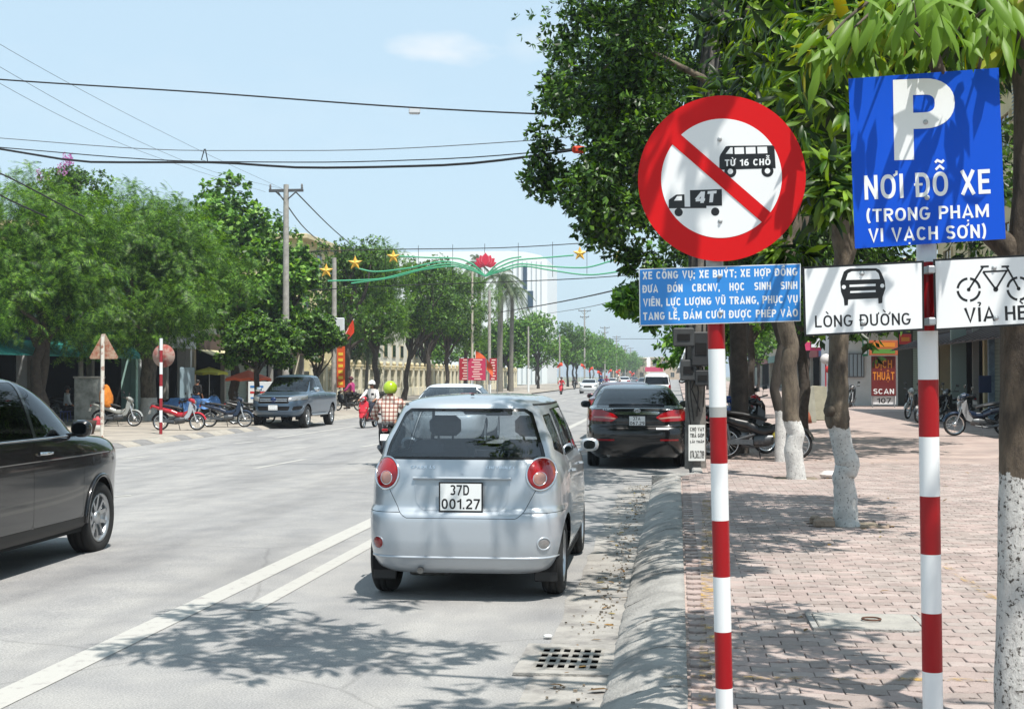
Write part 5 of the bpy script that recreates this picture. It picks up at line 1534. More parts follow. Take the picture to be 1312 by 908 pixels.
def underbone(name, label, col, col2=None, loc=(0, 0, 0), rz=0.0, group=None, cat='motorbike', shield=None, lean=5.0):
    root = thing(name, label, cat, loc, rz, group)
    root.rotation_euler = (0, R(-lean), rz)
    col2 = col2 or M_bkblack
    bike_wheel(root, -.62); bike_wheel(root, .62)
    mb = MB()
    loft(mb, [(-.98, .80, .03, .03, 0), (-.90, .79, .07, .05, 5), (-.70, .73, .105, .07, 8), (-.45, .66, .12, .09, 5), (-.22, .60, .12, .10, 5), (-.05, .52, .09, .10, 0)])
    mb.build('tail_fairing', col, root)
    mb = MB()
    loft(mb, [(-.10, .52, .07, .08, 0), (.10, .50, .085, .10, -10), (.26, .55, .10, .12, -30), (.36, .68, .12, .10, -55), (.42, .84, .10, .06, -60)])
    mb.build('frame_cover', col, root)
    for sg in (-1, 1):
        mb = MB(); v = [(.40, .92), (.52, .80), (.50, .62), (.40, .42), (.26, .36), (.22, .44), (.33, .56), (.36, .74)]
        pts_o = [(sg * (.17 + .03 * math.sin(i)), y, z) for i, (y, z) in enumerate(v)]; pts_i = [(sg * (.13 if i < 5 else .11), y - .02, z) for i, (y, z) in enumerate(v)]
        mb.add(pts_o, [tuple(range(8)) if sg < 0 else tuple(range(7, -1, -1))], 0, True); mb.add(pts_i, [tuple(range(7, -1, -1)) if sg < 0 else tuple(range(8))]); mb.strip(pts_o, pts_i, True)
        mb.build('leg_shield', shield or col, root)
    mb = MB(); loft(mb, [(-.80, .835, .08, .025, 0), (-.60, .83, .12, .04, 0), (-.30, .79, .125, .045, -3), (-.05, .745, .11, .04, -12), (.10, .70, .06, .03, -20)]); mb.build('seat', M_seatv, root)
    mb = MB()
    loft(mb, [(-.12, .33, .08, .10, 0), (.05, .34, .11, .11, 0), (.22, .36, .08, .09, 0)])
    mb.tube([(.06, -.10, .44), (.08, -.62, .28)], .025, 8); mb.tube([(-.07, -.10, .44), (-.08, -.62, .28)], .025, 8)
    mb.box((0.10, -.36, .30), (.03, .46, .09)); mb.tube([(-.17, -.02, .27), (.17, -.02, .27)], .012, 6)
    mb.tube([(.09, -.55, .32), (.11, -.60, .62)], .028, 8); mb.tube([(-.09, -.55, .32), (-.11, -.60, .62)], .028, 8)
    mb.build('engine', M_bkgrey, root)
    mb = MB(); mb.tube([(-.11, .15, .26), (-.12, -.15, .22), (-.135, -.35, .26), (-.14, -.80, .40)], [.018, .02, .045, .048], 10); mb.build('exhaust', M_bkgrey, root)
    mb = MB()
    for sg in (-1, 1): mb.tube([(sg * .065, .62, .28), (sg * .065, .46, .72)], .022, 8)
    mb.tube([(0, .47, .66), (0, .40, 1.0)], .025, 8)
    mb.build('front_fork', M_silverpl, root)
    for yc, a0, a1, nm in ((.62, 15, 165, 'front_mudguard'), (-.62, 30, 175, 'rear_mudguard')):
        mb = MB(); rr = .315; L_, M_, N_ = [], [], []
        for k in range(13):
            a = R(a0 + (a1 - a0) * k / 12)
            for lst, x, dr in ((L_, -.06, -.03), (M_, 0, .012), (N_, .06, -.03)): lst.append((x, yc + (rr + dr) * math.cos(a), .28 + (rr + dr) * math.sin(a)))
        mb.strip(L_, M_); mb.strip(M_, N_); mb.build(nm, col if nm[0] == 'f' else M_bkblack, root)
    mb = MB(); loft(mb, [(.54, .92, .06, .05, 10), (.50, .95, .11, .09, 10), (.40, .99, .10, .08, 10), (.30, 1.0, .05, .04, 10)]); mb.build('headlight_cowl', col, root)
    mb = MB(); mb.lathe([(.0001, .03), (.055, .02), (.07, 0)], (0, .535, .925), axis='Y', n=14); mb.build('headlight', M_clearlens, root)
    mb = MB(); mb.tube([(-.33, .28, 1.02), (-.18, .36, 1.0), (0, .38, .98), (.18, .36, 1.0), (.33, .28, 1.02)], .013, 6)
    for sg in (-1, 1): mb.tube([(sg * .22, .335, 1.01), (sg * .345, .27, 1.022)], .02, 8)
    mb.build('handlebar', M_bkblack, root)
    for sg in (-1, 1):
        mb = MB(); mb.tube([(sg * .21, .34, 1.01), (sg * .24, .32, 1.14), (sg * .27, .31, 1.18)], .006, 5); mb.bbox((sg * .29, .30, 1.20), (.12, .025, .08), .02); mb.build('mirror', M_bkblack, root)
    mb = MB(); mb.bbox((0, -.97, .74), (.12, .05, .06), .015); mb.build('tail_light', M_redlens, root)
    mb = MB(); mb.tube([(-.04, -.98, .80), (-.07, -.90, .90), (-.07, -.75, .885)], .01, 6); mb.tube([(.04, -.98, .80), (.07, -.90, .90), (.07, -.75, .885)], .01, 6); mb.tube([(-.06, -.95, .86), (.06, -.95, .86)], .01, 6); mb.build('grab_rail', M_bkgrey, root)
    mb = MB(); mb.tube([(-.06, -.05, .30), (-.20, -.02, .02)], .012, 6); mb.build('side_stand', M_bkgrey, root)
    mb = MB(); mb.box((0, -1.0, .60), (.17, .008, .13), rot=Matrix.Rotation(R(-20), 3, 'X')); mb.build('number_plate', M_plate, root)
    return root

def scooter(name, label, col, loc, rz, group=None):
    root = thing(name, label, 'scooter', loc, rz, group)
    bike_wheel(root, -.62, .24, .10); bike_wheel(root, .60, .24, .10)
    mb = MB(); loft(mb, [(.66, .42, .09, .07, -20), (.60, .55, .15, .10, -55), (.52, .74, .20, .07, -72), (.46, .92, .17, .05, -75), (.42, 1.0, .07, .03, -78)], 14)
    mb.build('front_apron', col, root)
    mb = MB(); loft(mb, [(-.92, .62, .05, .08, 0), (-.80, .62, .16, .15, 0), (-.50, .56, .20, .20, 0), (-.22, .46, .19, .20, 0), (-.10, .40, .14, .16, 0)], 14); mb.build('rear_body', col, root)
    mb = MB(); mb.bbox((0, .16, .27), (.34, .56, .07), .03); mb.build('floorboard', M_bkblack, root)
    mb = MB(); loft(mb, [(-.82, .82, .10, .04, 0), (-.55, .82, .15, .05, 0), (-.20, .80, .13, .05, 0), (-.05, .76, .06, .04, -10)]); mb.build('seat', M_seatv, root)
    mb = MB(); loft(mb, [(.80, .36, .05, .03, -20), (.72, .47, .10, .05, -30), (.60, .52, .12, .05, 0), (.46, .48, .09, .05, 20), (.38, .38, .04, .03, 40)], 12); mb.build('front_mudguard', col, root)
    mb = MB(); loft(mb, [(.58, 1.04, .07, .06, 0), (.50, 1.06, .11, .08, 0), (.40, 1.06, .10, .06, 0), (.34, 1.05, .05, .03, 0)]); mb.build('headlight_cowl', col, root)
    mb = MB(); mb.lathe([(.0001, .03), (.05, .02), (.065, 0)], (0, .575, 1.04), axis='Y', n=16); mb.build('headlight', M_clearlens, root)
    mb = MB(); mb.tube([(-.34, .30, 1.05), (-.15, .40, 1.06), (.15, .40, 1.06), (.34, .30, 1.05)], .015, 6); mb.build('handlebar', M_bkblack, root)
    for sg in (-1, 1):
        mb = MB(); mb.tube([(sg * .22, .38, 1.06), (sg * .27, .38, 1.20)], .006, 5); mb.bbox((sg * .29, .375, 1.22), (.11, .025, .08), .02); mb.build('mirror', M_bkblack, root)
        mb = MB(); mb.lathe([(.0001, .02), (.03, .012), (.035, 0)], (sg * .13, .60, .72), axis='Y', n=10); mb.build('indicator', M_indic, root)
    mb = MB(); mb.tube([(.05, .60, .24), (.06, .50, .60)], .02, 6); mb.tube([(.08, -.60, .24), (.14, -.62, .5)], .025, 6); mb.bbox((0, -.45, .30), (.2, .4, .16), .04); mb.build('engine', M_bkgrey, root)
    mb = MB(); mb.bbox((0, -.92, .66), (.14, .04, .08), .015); mb.build('tail_light', M_redlens, root)
    mb = MB(); mb.box((0, -.96, .50), (.17, .008, .13)); mb.build('number_plate', M_plate, root)
    return root

# ------------------------------------------------------------------ people
def skin_mesh(nodes, edges, root_i=0, sub=1):
    me = bpy.data.meshes.new('s'); me.from_pydata([n[0] for n in nodes], edges, []); me.update()
    o = bpy.data.objects.new('s', me); link(o)
    md = o.modifiers.new('skin', 'SKIN'); md.use_smooth_shade = True
    if sub: s_ = o.modifiers.new('sub', 'SUBSURF'); s_.levels = sub; s_.render_levels = sub
    for i, v in enumerate(me.skin_vertices[0].data):
        v.radius = (nodes[i][1], nodes[i][1] if len(nodes[i]) < 3 else nodes[i][2]); v.use_root = (i == root_i); v.use_loose = False
    dg = bpy.context.evaluated_depsgraph_get(); dg.update()
    r = bpy.data.meshes.new_from_object(o.evaluated_get(dg))
    bpy.data.objects.remove(o); bpy.data.meshes.remove(me)
    return r

M_skin = mat('skin', '#a8775c', 0.55, var=.06, scale=12)
M_hair = mat('black_hair', '#0e0b0a', 0.5)
def person(label, loc, rz, J, clothes, head='hair', helmet=None, group=None, scale=1.0, shoes='#2a2420', skin=None, fingers=True):
    """J: joints in metres (x right, y forward, z up): pelvis, waist, chest, neck, head, then l/r shoulder elbow wrist hip knee ankle toe"""
    nodes, edges, ix = [], [], {}
    def nd(k, p, r, r2=None):
        ix[k] = len(nodes); nodes.append((Vector(p), r) if r2 is None else (Vector(p), r, r2)); return ix[k]
    def lk(a, b): edges.append((ix[a], ix[b]))
    V3 = {k: Vector(v) for k, v in J.items()}
    nd('pelvis', V3['pelvis'], .135, .11); nd('waist', V3['waist'], .125, .095); nd('chest', V3['chest'], .15, .10); nd('collar', V3['chest'].lerp(V3['neck'], .6), .10, .08); nd('neck', V3['neck'], .055)
    hd = V3['head']; up = (hd - V3['neck']).normalized()
    nd('jaw', hd - up * .075, .066); nd('skull', hd + up * .035, .092, .098); nd('crown', hd + up * .10, .06)
    for a, b in (('pelvis', 'waist'), ('waist', 'chest'), ('chest', 'collar'), ('collar', 'neck'), ('neck', 'jaw'), ('jaw', 'skull'), ('skull', 'crown')): lk(a, b)
    for s_, sg in (('l', -1), ('r', 1)):
        sh, el, wr = V3[s_ + '_shoulder'], V3[s_ + '_elbow'], V3[s_ + '_wrist']
        nd(s_ + 'sh', sh, .06); nd(s_ + 'ua', sh.lerp(el, .5), .048); nd(s_ + 'el', el, .040); nd(s_ + 'fa', el.lerp(wr, .5), .036); nd(s_ + 'wr', wr, .026)
        for a, b in (('collar', s_ + 'sh'), (s_ + 'sh', s_ + 'ua'), (s_ + 'ua', s_ + 'el'), (s_ + 'el', s_ + 'fa'), (s_ + 'fa', s_ + 'wr')): lk(a, b)
        d = (wr - el).normalized(); lat = d.cross(Vector((0, 0, 1))); lat = lat.normalized() if lat.length > .1 else Vector((1, 0, 0)); dn = d.cross(lat).normalized()
        if dn.z > 0: dn = -dn
        palm = wr + d * .055; nd(s_ + 'pa', palm, .034, .022); lk(s_ + 'wr', s_ + 'pa')
        if fingers:
            for q, (off, ln) in enumerate(((-.027, .070), (-.009, .080), (.009, .075), (.026, .058))):
                a = palm + d * .035 + lat * off; b = a + d * ln * .45 + dn * .018; c = b + d * ln * .15 + dn * ln * .45
                nd(f'{s_}f{q}a', a, .0095); nd(f'{s_}f{q}b', b, .0085); nd(f'{s_}f{q}c', c, .007)
                lk(s_ + 'pa', f'{s_}f{q}a'); lk(f'{s_}f{q}a', f'{s_}f{q}b'); lk(f'{s_}f{q}b', f'{s_}f{q}c')
            th = wr + d * .03 - lat * sg * -.03; nd(s_ + 'ta', th + dn * .01, .011); nd(s_ + 'tb', th + d * .045 + dn * .03, .009); lk(s_ + 'pa', s_ + 'ta'); lk(s_ + 'ta', s_ + 'tb')
        hp_, kn, an, toe = V3[s_ + '_hip'], V3[s_ + '_knee'], V3[s_ + '_ankle'], V3[s_ + '_toe']
        nd(s_ + 'hi', hp_, .085); nd(s_ + 'th', hp_.lerp(kn, .5), .072); nd(s_ + 'kn', kn, .053); nd(s_ + 'ca', kn.lerp(an, .35), .050); nd(s_ + 'an', an, .035); nd(s_ + 'to', toe, .035, .022)
        for a, b in (('pelvis', s_ + 'hi'), (s_ + 'hi', s_ + 'th'), (s_ + 'th', s_ + 'kn'), (s_ + 'kn', s_ + 'ca'), (s_ + 'ca', s_ + 'an'), (s_ + 'an', s_ + 'to')): lk(a, b)
    me = skin_mesh(nodes, edges, 0, 1)
    me.materials.clear(); me.materials.append(skin or M_skin)
    body = bpy.data.objects.new('person', me); link(body); body.location = loc; body.rotation_euler = (0, 0, rz); body.scale = (scale,) * 3
    tag(body, label, 'person', group)
    # face: eyes, nose, mouth, ears
    fwd = Vector(J.get('face', (0, 1, 0))).normalized(); side = fwd.cross(up).normalized()
    mb = MB()
    for sg in (-1, 1):
        c = hd + fwd * .088 + side * sg * .032 + up * .02; mb.tube([c - side * .012, c + side * .012], .006, 6)
    mb.build('eyes', M_hair, body)
    mb = MB(); mb.tube([hd + fwd * .09 + up * .015, hd + fwd * .112 - up * .018, hd + fwd * .095 - up * .026], [.008, .013, .010], 8)
    for sg in (-1, 1): mb.tube([hd + side * sg * .088 + up * .03, hd + side * sg * .094, hd + side * sg * .088 - up * .03], [.012, .016, .009], 6)
    mb.build('nose_and_ears', skin or M_skin, body)
    mb = MB(); mb.tube([hd + fwd * .088 - up * .052 - side * .022, hd + fwd * .094 - up * .052, hd + fwd * .088 - up * .052 + side * .022], .006, 6); mb.build('mouth', mat('lips', '#7c4038', .5), body)
    def dome(r0, z0, z1, m, nm, grow=1.0, brim=None):
        mb = MB(); prof = []
        for k in range(9):
            a = math.pi / 2 * k / 8 * z1 + z0; prof.append((r0 * math.cos(a), r0 * 1.08 * math.sin(a)))
        Z_ = up; X_ = side; Y_ = fwd
        A = Matrix((X_, Y_, Z_)).transposed()
        mb.lathe(prof, hd + up * .02 - fwd * .008, n=18, rot=A)
        if r0 > .12:
            mb.lathe([(r0 * 1.01 * math.cos(z0), r0 * 1.08 * math.sin(z0) - .002), (r0 * 1.04 * math.cos(z0), r0 * 1.08 * math.sin(z0) + .008), (r0 * 1.02 * math.cos(z0 + .12), r0 * 1.08 * math.sin(z0 + .12) + .004)], hd + up * .02 - fwd * .008, n=18, mi=1, rot=A)
        if brim:
            mb.add([hd + up * .05 + fwd * .10 + side * .09, hd + up * .05 + fwd * .10 - side * .09, hd + up * .03 + fwd * .19 - side * .06, hd + up * .03 + fwd * .19 + side * .06, hd + up * .036 + fwd * .10 + side * .09, hd + up * .036 + fwd * .10 - side * .09, hd + up * .02 + fwd * .19 - side * .06, hd + up * .02 + fwd * .19 + side * .06], [(0, 1, 2, 3), (7, 6, 5, 4), (3, 2, 6, 7)])
        return mb.build(nm, [m, M_blackpl], body)
    dome(.105, -.55, 1.35, M_hair, 'hair')
    if helmet: dome(.136, helmet.get('low', -.35), 1.25, helmet['m'], 'helmet', brim=helmet.get('brim', True))
    # clothes grow over the same joints
    for nm, keys, m, grow in clothes:
        n2, e2, map_ = [], [], {}
        for k in keys:
            map_[k] = len(n2); q = nodes[ix[k]]; n2.append((q[0], q[1] + grow) + ((q[2] + grow,) if len(q) > 2 else ()))
        for a, b in edges:
            ka = [k for k, v in ix.items() if v == a][0]; kb = [k for k, v in ix.items() if v == b][0]
            if ka in map_ and kb in map_: e2.append((map_[ka], map_[kb]))
        me = skin_mesh(n2, e2, 0, 1); me.materials.clear(); me.materials.append(m)
        c = bpy.data.objects.new(nm, me); link(c); c.parent = body
    for s_ in 'lr':
        a, t = V3[s_ + '_ankle'], V3[s_ + '_toe']; mb = MB(); d = (t - a); d.z = 0; d = d.normalized() if d.length > .01 else Vector((0, 1, 0))
        mb.tube([a - d * .05 + Vector((0, 0, -.045)), a + Vector((0, 0, -.035)), t + Vector((0, 0, -.01)), t + d * .03 + Vector((0, 0, -.012))], [.035, .045, .042, .02], 10); mb.build('shoe', mat('shoe_' + shoes, shoes, .6), body)
    return body
TOP = ['chest', 'waist', 'pelvis', 'collar', 'lsh', 'lua', 'lel', 'lfa', 'rsh', 'rua', 'rel', 'rfa']
LEGS = ['pelvis', 'lhi', 'lth', 'lkn', 'lca', 'lan', 'rhi', 'rth', 'rkn', 'rca', 'ran']
def seated_pose(seat_z, lean=8, arm_z=None, reach=.42, knee_f=.42, foot_z=.30, foot_y=.30, spread=.16, arm_w=.28):
    s_ = math.sin(R(lean)); c = math.cos(R(lean)); pel = Vector((0, 0, seat_z + .11))
    up = Vector((0, s_, c)); w = pel + up * .20; ch = pel + up * .42; nk = pel + up * .58; hd = nk + Vector((0, s_ * .3 + .02, 1)).normalized() * .15
    az = arm_z if arm_z is not None else seat_z + .25
    J = dict(pelvis=pel, waist=w, chest=ch, neck=nk, head=hd)
    for k, sg in (('l', -1), ('r', 1)):
        J[k + '_shoulder'] = pel + up * .48 + Vector((sg * .185, 0, 0)); J[k + '_wrist'] = Vector((sg * arm_w, pel.y + reach, az)); mid = (J[k + '_shoulder'] + J[k + '_wrist']) / 2
        J[k + '_elbow'] = mid + Vector((sg * .09, -.05, -.10)); J[k + '_hip'] = pel + Vector((sg * .09, .03, -.03)); J[k + '_knee'] = Vector((sg * spread, pel.y + knee_f, seat_z + .04))
        J[k + '_ankle'] = Vector((sg * (spread - .03), pel.y + foot_y, foot_z + .08)); J[k + '_toe'] = Vector((sg * (spread - .03), pel.y + foot_y + .17, foot_z + .035))
    return J
def standing_pose():
    J = dict(pelvis=(0, 0, .93), waist=(0, .0, 1.12), chest=(0, .0, 1.30), neck=(0, .0, 1.47), head=(0, .02, 1.60))
    for k, sg in (('l', -1), ('r', 1)):
        J[k + '_shoulder'] = (sg * .19, 0, 1.40); J[k + '_elbow'] = (sg * .24, -.03, 1.12); J[k + '_wrist'] = (sg * .22, .10, .90); J[k + '_hip'] = (sg * .09, 0, .88); J[k + '_knee'] = (sg * .10, .03, .48); J[k + '_ankle'] = (sg * .10, 0, .09); J[k + '_toe'] = (sg * .11, .16, .045)
    return J

def plaid_mat():
    m = bpy.data.materials.new('plaid_shirt_cloth'); m.use_nodes = True
    nt = m.node_tree; n = nt.nodes; l = nt.links; b = n['Principled BSDF']; b.inputs['Roughness'].default_value = .9
    t = n.new('ShaderNodeTexCoord'); sp = n.new('ShaderNodeSeparateXYZ'); l.new(t.outputs['Object'], sp.inputs[0])
    prev = None
    for ax, sc in (('X', 13.0), ('Z', 13.0), ('X', 39.0), ('Z', 39.0)):
        mu = n.new('ShaderNodeMath'); mu.operation = 'MULTIPLY'; mu.inputs[1].default_value = sc; l.new(sp.outputs[ax], mu.inputs[0])
        fr = n.new('ShaderNodeMath'); fr.operation = 'FRACT'; l.new(mu.outputs[0], fr.inputs[0])
        lt = n.new('ShaderNodeMath'); lt.operation = 'LESS_THAN'; lt.inputs[1].default_value = .38 if sc < 20 else .18; l.new(fr.outputs[0], lt.inputs[0])
        mx = n.new('ShaderNodeMix'); mx.data_type = 'RGBA'; mx.blend_type = 'MULTIPLY'; l.new(lt.outputs[0], mx.inputs[0])
        mx.inputs[7].default_value = H('#c49c98') if sc < 20 else H('#d8c8bc')
        if prev is None: mx.inputs[6].default_value = H('#e0d8cc')
        else: l.new(prev.outputs[2], mx.inputs[6])
        prev = mx
    l.new(prev.outputs[2], b.inputs['Base Color'])
    return m
# --- rider in a plaid shirt, seen from behind, beside the hatchback
bk = G(492, 598); bkx = bk.x + .02; bky = bk.y + .65
rb_ = underbone('ridden_motorbike', 'dark motorbike with red tail light ridden away from us beside the silver hatchback', M_bkblack, loc=(bkx, bky, road_z(bkx)), rz=R(3), lean=0)
rb_.scale = (.92,) * 3
person('person riding away from us in a plaid shirt and bright yellow-green helmet', (bkx, bky - .32, road_z(bkx)), R(3), seated_pose(.62, 14, .90, .60, .38, .26, .22, .20, .34),
       [('shirt', TOP, plaid_mat(), .030), ('trousers', LEGS, mat('dark_trousers', '#17181c', .9), .018)], helmet=dict(m=mat('lime_helmet', '#98b01c', .22, coat=.6), low=-.75, brim=False), scale=.98)
# --- woman on a red scooter coming towards us
sc_ = G(468, 548, -.24); zsc = road_z(sc_.x)
M_rsc = mat('red_scooter_paint', '#b01322', .22, coat=.7)
scooter('red_scooter', 'glossy red scooter coming towards us beside the far kerb', M_rsc, (sc_.x, sc_.y + .55, zsc), R(172))
v_ = Vector((0, -.35, 0)); v_.rotate(Euler((0, 0, R(172))))
person('person riding the red scooter in a white long-sleeved top and white helmet', (sc_.x + v_.x, sc_.y + .55 + v_.y, zsc), R(172), seated_pose(.78, 3, 1.04, .58, .40, .30, .46, .12, .30),
       [('top', TOP, mat('white_top', '#d7d4cf', .85), .022), ('trousers', LEGS, mat('dark_blue_trousers', '#1d2230', .9), .016)], helmet=dict(m=mat('white_helmet', '#dcdad6', .3), low=-.3), scale=.97)
# --- person in magenta sitting on a parked bike behind
mg = G(446, 526, -.17)
underbone('parked_motorbike', 'black motorbike with a person in magenta sitting on it behind the pickup', M_bkblack, loc=(mg.x, mg.y, -.17), rz=R(75), lean=3)
v_ = Vector((0, -.3, 0)); v_.rotate(Euler((0, 0, R(75))))
person('person in a magenta top and cap sitting on a parked motorbike behind the pickup', (mg.x + v_.x, mg.y + v_.y, -.17), R(75), seated_pose(.78, 12, 1.0, .50, .38, .10, .30, .16),
       [('top', TOP, mat('magenta_top', '#a0306a', .85), .02), ('trousers', LEGS, mat('dark_trousers', '#17181c'), .018)], helmet=dict(m=mat('maroon_cap', '#4a1522', .7), low=-.1))
m2 = G(478, 520, -.17)
underbone('parked_motorbike', 'black motorbike standing behind the red scooter rider near the cream wall', M_bkblack, loc=(m2.x, m2.y, -.17), rz=R(100))
# --- row of bikes on the far pavement
GB = 'motorbikes parked on the far pavement'
M_rbk = mat('red_bike_paint', '#a3101d', .25, coat=.6); M_dkb = mat('dark_blue_bike_paint', '#101d33', .25, coat=.6); M_grb = mat('grey_bike_paint', '#9fa09b', .3, .3, coat=.5)
def park(px, py, rz, label, col, **k):
    g_ = G(px, py, k.pop('z', -.17)); return underbone('parked_motorbike', label, col, loc=(g_.x, g_.y, k.pop('zz', -.17)), rz=R(rz), **k)
park(229, 551, -88, 'red and white motorbike parked by the striped post on the far pavement', M_rbk, group=GB, shield=M_silverpl)
park(291, 547, -84, 'dark blue motorbike with black seat parked just left of the pickup', M_dkb, group=GB)
park(322, 543, -70, 'black motorbike squeezed between the dark blue motorbike and the pickup', M_bkblack, group=GB)
park(150, 546, -86, 'pale grey motorbike parked behind the triangular sign under the tree', M_grb, group=GB)
M_bluecloth = mat('blue_cloth', '#5a83bb', .9, var=.15, scale=6, bump=.5, bscale=8)
for px_, py_, lab, lab2 in ((238, 538, 'motorbike half covered by a blue cloth behind the red motorbike', 'pale blue cloth draped over the motorbike behind the red one'), (262, 540, 'black motorbike under the second blue cloth, beside the dark blue one', 'pale blue cloth draped over the motorbike nearer the pickup')):
    o_ = park(px_, py_, -75 if px_ < 250 else -60, lab, M_bkblack, group=GB)
    mb = MB(); nn = 14; rows_ = []
    rr_ = random.Random(px_)
    for i in range(nn):
        t = i / (nn - 1); row = []
        for k in range(11):
            a = -1 + 2 * k / 10
            zz = (1.02 if t > .72 else .90) - abs(a) ** 2.2 * .42 - (.14 if t < .08 or t > .95 else 0) + rr_.uniform(-.02, .02)
            row.append((a * .33 * (1 + .06 * rr_.random()), -.85 + 1.45 * t, zz))
        rows_.append(row)
    for a, b in zip(rows_, rows_[1:]): mb.strip(a, b)
    c_ = mb.build('cloth_cover', M_bluecloth); c_.location = o_.location; c_.rotation_euler = o_.rotation_euler
    tag(c_, lab2, 'cloth', 'blue cloths over bikes')
park(88, 535, -30, 'dark motorbike standing in the shade of the shop left of the grey cabinet', M_bkblack, group=GB)
# --- bikes on the near pavement behind the concrete pole
GN = 'motorbikes crowded behind the concrete pole'
M_blbk = mat('blue_bike_paint', '#1c3a78', .25, coat=.6); M_ylb = mat('yellow_bike_paint', '#a89a2c', .3, coat=.5)
park(945, 582, -62, 'black motorbike behind the striped sign post, front wheel to the right', M_bkblack, z=.15, zz=.15, group=GN)
park(975, 588, -96, 'black motorbike nearest the whitewashed tree, yellow and red front panels', M_bkblack, z=.15, zz=.15, group=GN, shield=M_ylb)
park(922, 572, -40, 'blue and grey motorbike hidden behind the concrete pole', M_blbk, z=.15, zz=.15, group=GN)
park(965, 566, -20, 'dark motorbike at the back of the crowd with red handlebar cowl', M_rbk, z=.15, zz=.15, group=GN, shield=M_bkblack)
park(1090, 521, 170, 'black motorbike standing by the white shop wall', M_bkblack, z=.15, zz=.15)
GR = 'motorbikes outside the dark shop on the right'
park(1255, 558, 96, 'dark blue motorbike side on outside the dark shop, nearest the big tree', M_dkb, z=.15, zz=.15, group=GR, shield=M_silverpl)
park(1190, 541, 140, 'black motorbike just right of the striped parking post', M_bkblack, z=.15, zz=.15, group=GR)
park(1171, 536, 150, 'grey and black motorbike just left of the striped parking post', M_grb, z=.15, zz=.15, group=GR, shield=M_bkblack)
park(1222, 540, 130, 'black motorbike between the parking post and the dark blue motorbike', M_bkblack, z=.15, zz=.15, group=GR)
# far red scooter with its rider
q = at_px(719, 138); zq = road_z(q.x)
scooter('red_scooter', 'small red scooter far off coming down the oncoming lane', M_rsc, (q.x, q.y, zq), R(180))
person('person far off riding the small red scooter in a red top', (q.x, q.y + .35, zq), R(180), seated_pose(.78, 3, 1.04, .58, .40, .30, .46, .12, .30), [('top', TOP, M_rsc, .022), ('trousers', LEGS, mat('dark_trousers', '#17181c'), .016)], helmet=dict(m=mat('dark_helmet', '#301018', .3)), fingers=False)
GT = 'riders in the distant traffic'
for px_, dep, lab, c_ in ((770, 150, 'distant motorbike rider in blue just right of the oncoming white sedan', '#31507a'), (777, 165, 'distant motorbike rider in pink left of the pale sedan', '#8e3a52'), (792, 175, 'distant motorbike rider in white among the far cars', '#b9b6b0'), (736, 190, 'distant motorbike rider in grey left of the oncoming white sedan', '#55585c')):
    q = at_px(px_, dep); zq = road_z(q.x)
    b_ = underbone('distant_motorbike', lab.replace('rider in', 'under a rider in'), M_bkblack, loc=(q.x, q.y, zq), rz=R(180), lean=0, group='motorbikes in the distant traffic')
    person(lab.replace('motorbike rider', 'person riding'), (q.x, q.y + .32, zq), R(180), seated_pose(.80, 6, 1.04, .60, .38, .26, .22, .20, .34), [('top', TOP, mat('top' + c_, c_, .9), .022), ('trousers', LEGS, mat('dark_trousers', '#17181c'), .018)], helmet=dict(m=mat('helm' + c_, c_, .4)), fingers=False, group=GT)
# people in the shade of the left-hand shops
pp = G(84, 540, -.17)
person('person in a white shirt sitting in the shade of the dark shop on the left', (pp.x, pp.y, -.17), R(-60), seated_pose(.45, 6, .62, .30, .42, .0, .40, .14, .22), [('shirt', TOP, mat('white_shirt', '#c9cdd2', .9), .02), ('trousers', LEGS, mat('dark_trousers', '#17181c'), .018)])
mb = MB(); mb.bbox((0, 0, .40), (.34, .34, .04), .01)
for sx in (-1, 1):
    for sy in (-1, 1): mb.tube([(sx * .13, sy * .13, .39), (sx * .16, sy * .16, 0)], .015, 6)
st = mb.build('stool', mat('stool_plastic', '#3a4b8c', .5)); st.location = (pp.x, pp.y, -.17); tag(st, 'blue plastic stool under the person in the white shirt', 'stool')
pp = G(253, 530, -.17)
person('person dressed in black standing in front of the white shop doorway', (pp.x, pp.y, -.17), R(-20), standing_pose(), [('top', TOP, mat('black_cloth', '#131316', .9), .02), ('trousers', LEGS, mat('black_cloth', '#131316'), .018)], scale=.95)
# ------------------------------------------------------------------ trees
def nrm(a): return a / np.maximum(np.linalg.norm(a, axis=1, keepdims=True), 1e-9)
LEAF_FAR = (np.array([(0, 0, 0), (.5, .5, -.10), (0, 1, -.04), (-.5, .5, -.10)], float), np.array([(0, 1, 2), (0, 2, 3)]))
LEAF_LONG = (np.array([(0, 0, 0), (0, .33, .035), (0, .68, .0), (0, 1, -.16), (.42, .30, -.02), (.40, .66, -.05), (-.42, .30, -.02), (-.40, .66, -.05)], float),
             np.array([(0, 4, 1), (1, 4, 5), (1, 5, 2), (2, 5, 3), (0, 1, 6), (1, 7, 6), (1, 2, 7), (2, 3, 7)]))
_f = [(0, 0, 0)]
LV, LF = [], []
for k in range(9):                       # feathery frond: pairs of narrow leaflets on a drooping rib
    y = .12 + .1 * k; z = -.30 * (y ** 2)
    L_ = .34 * math.sin(math.pi * (.22 + .70 * k / 9))
    for sg in (-1, 1):
        b = len(LV); LV += [(0, y - .018, z), (sg * L_, y + .09, z - .05), (0, y + .036, z)]; LF.append((b, b + 1, b + 2) if sg > 0 else (b, b + 2, b + 1))
LEAF_FERN = (np.array(LV, float), np.array(LF))
b_ = len(LV)

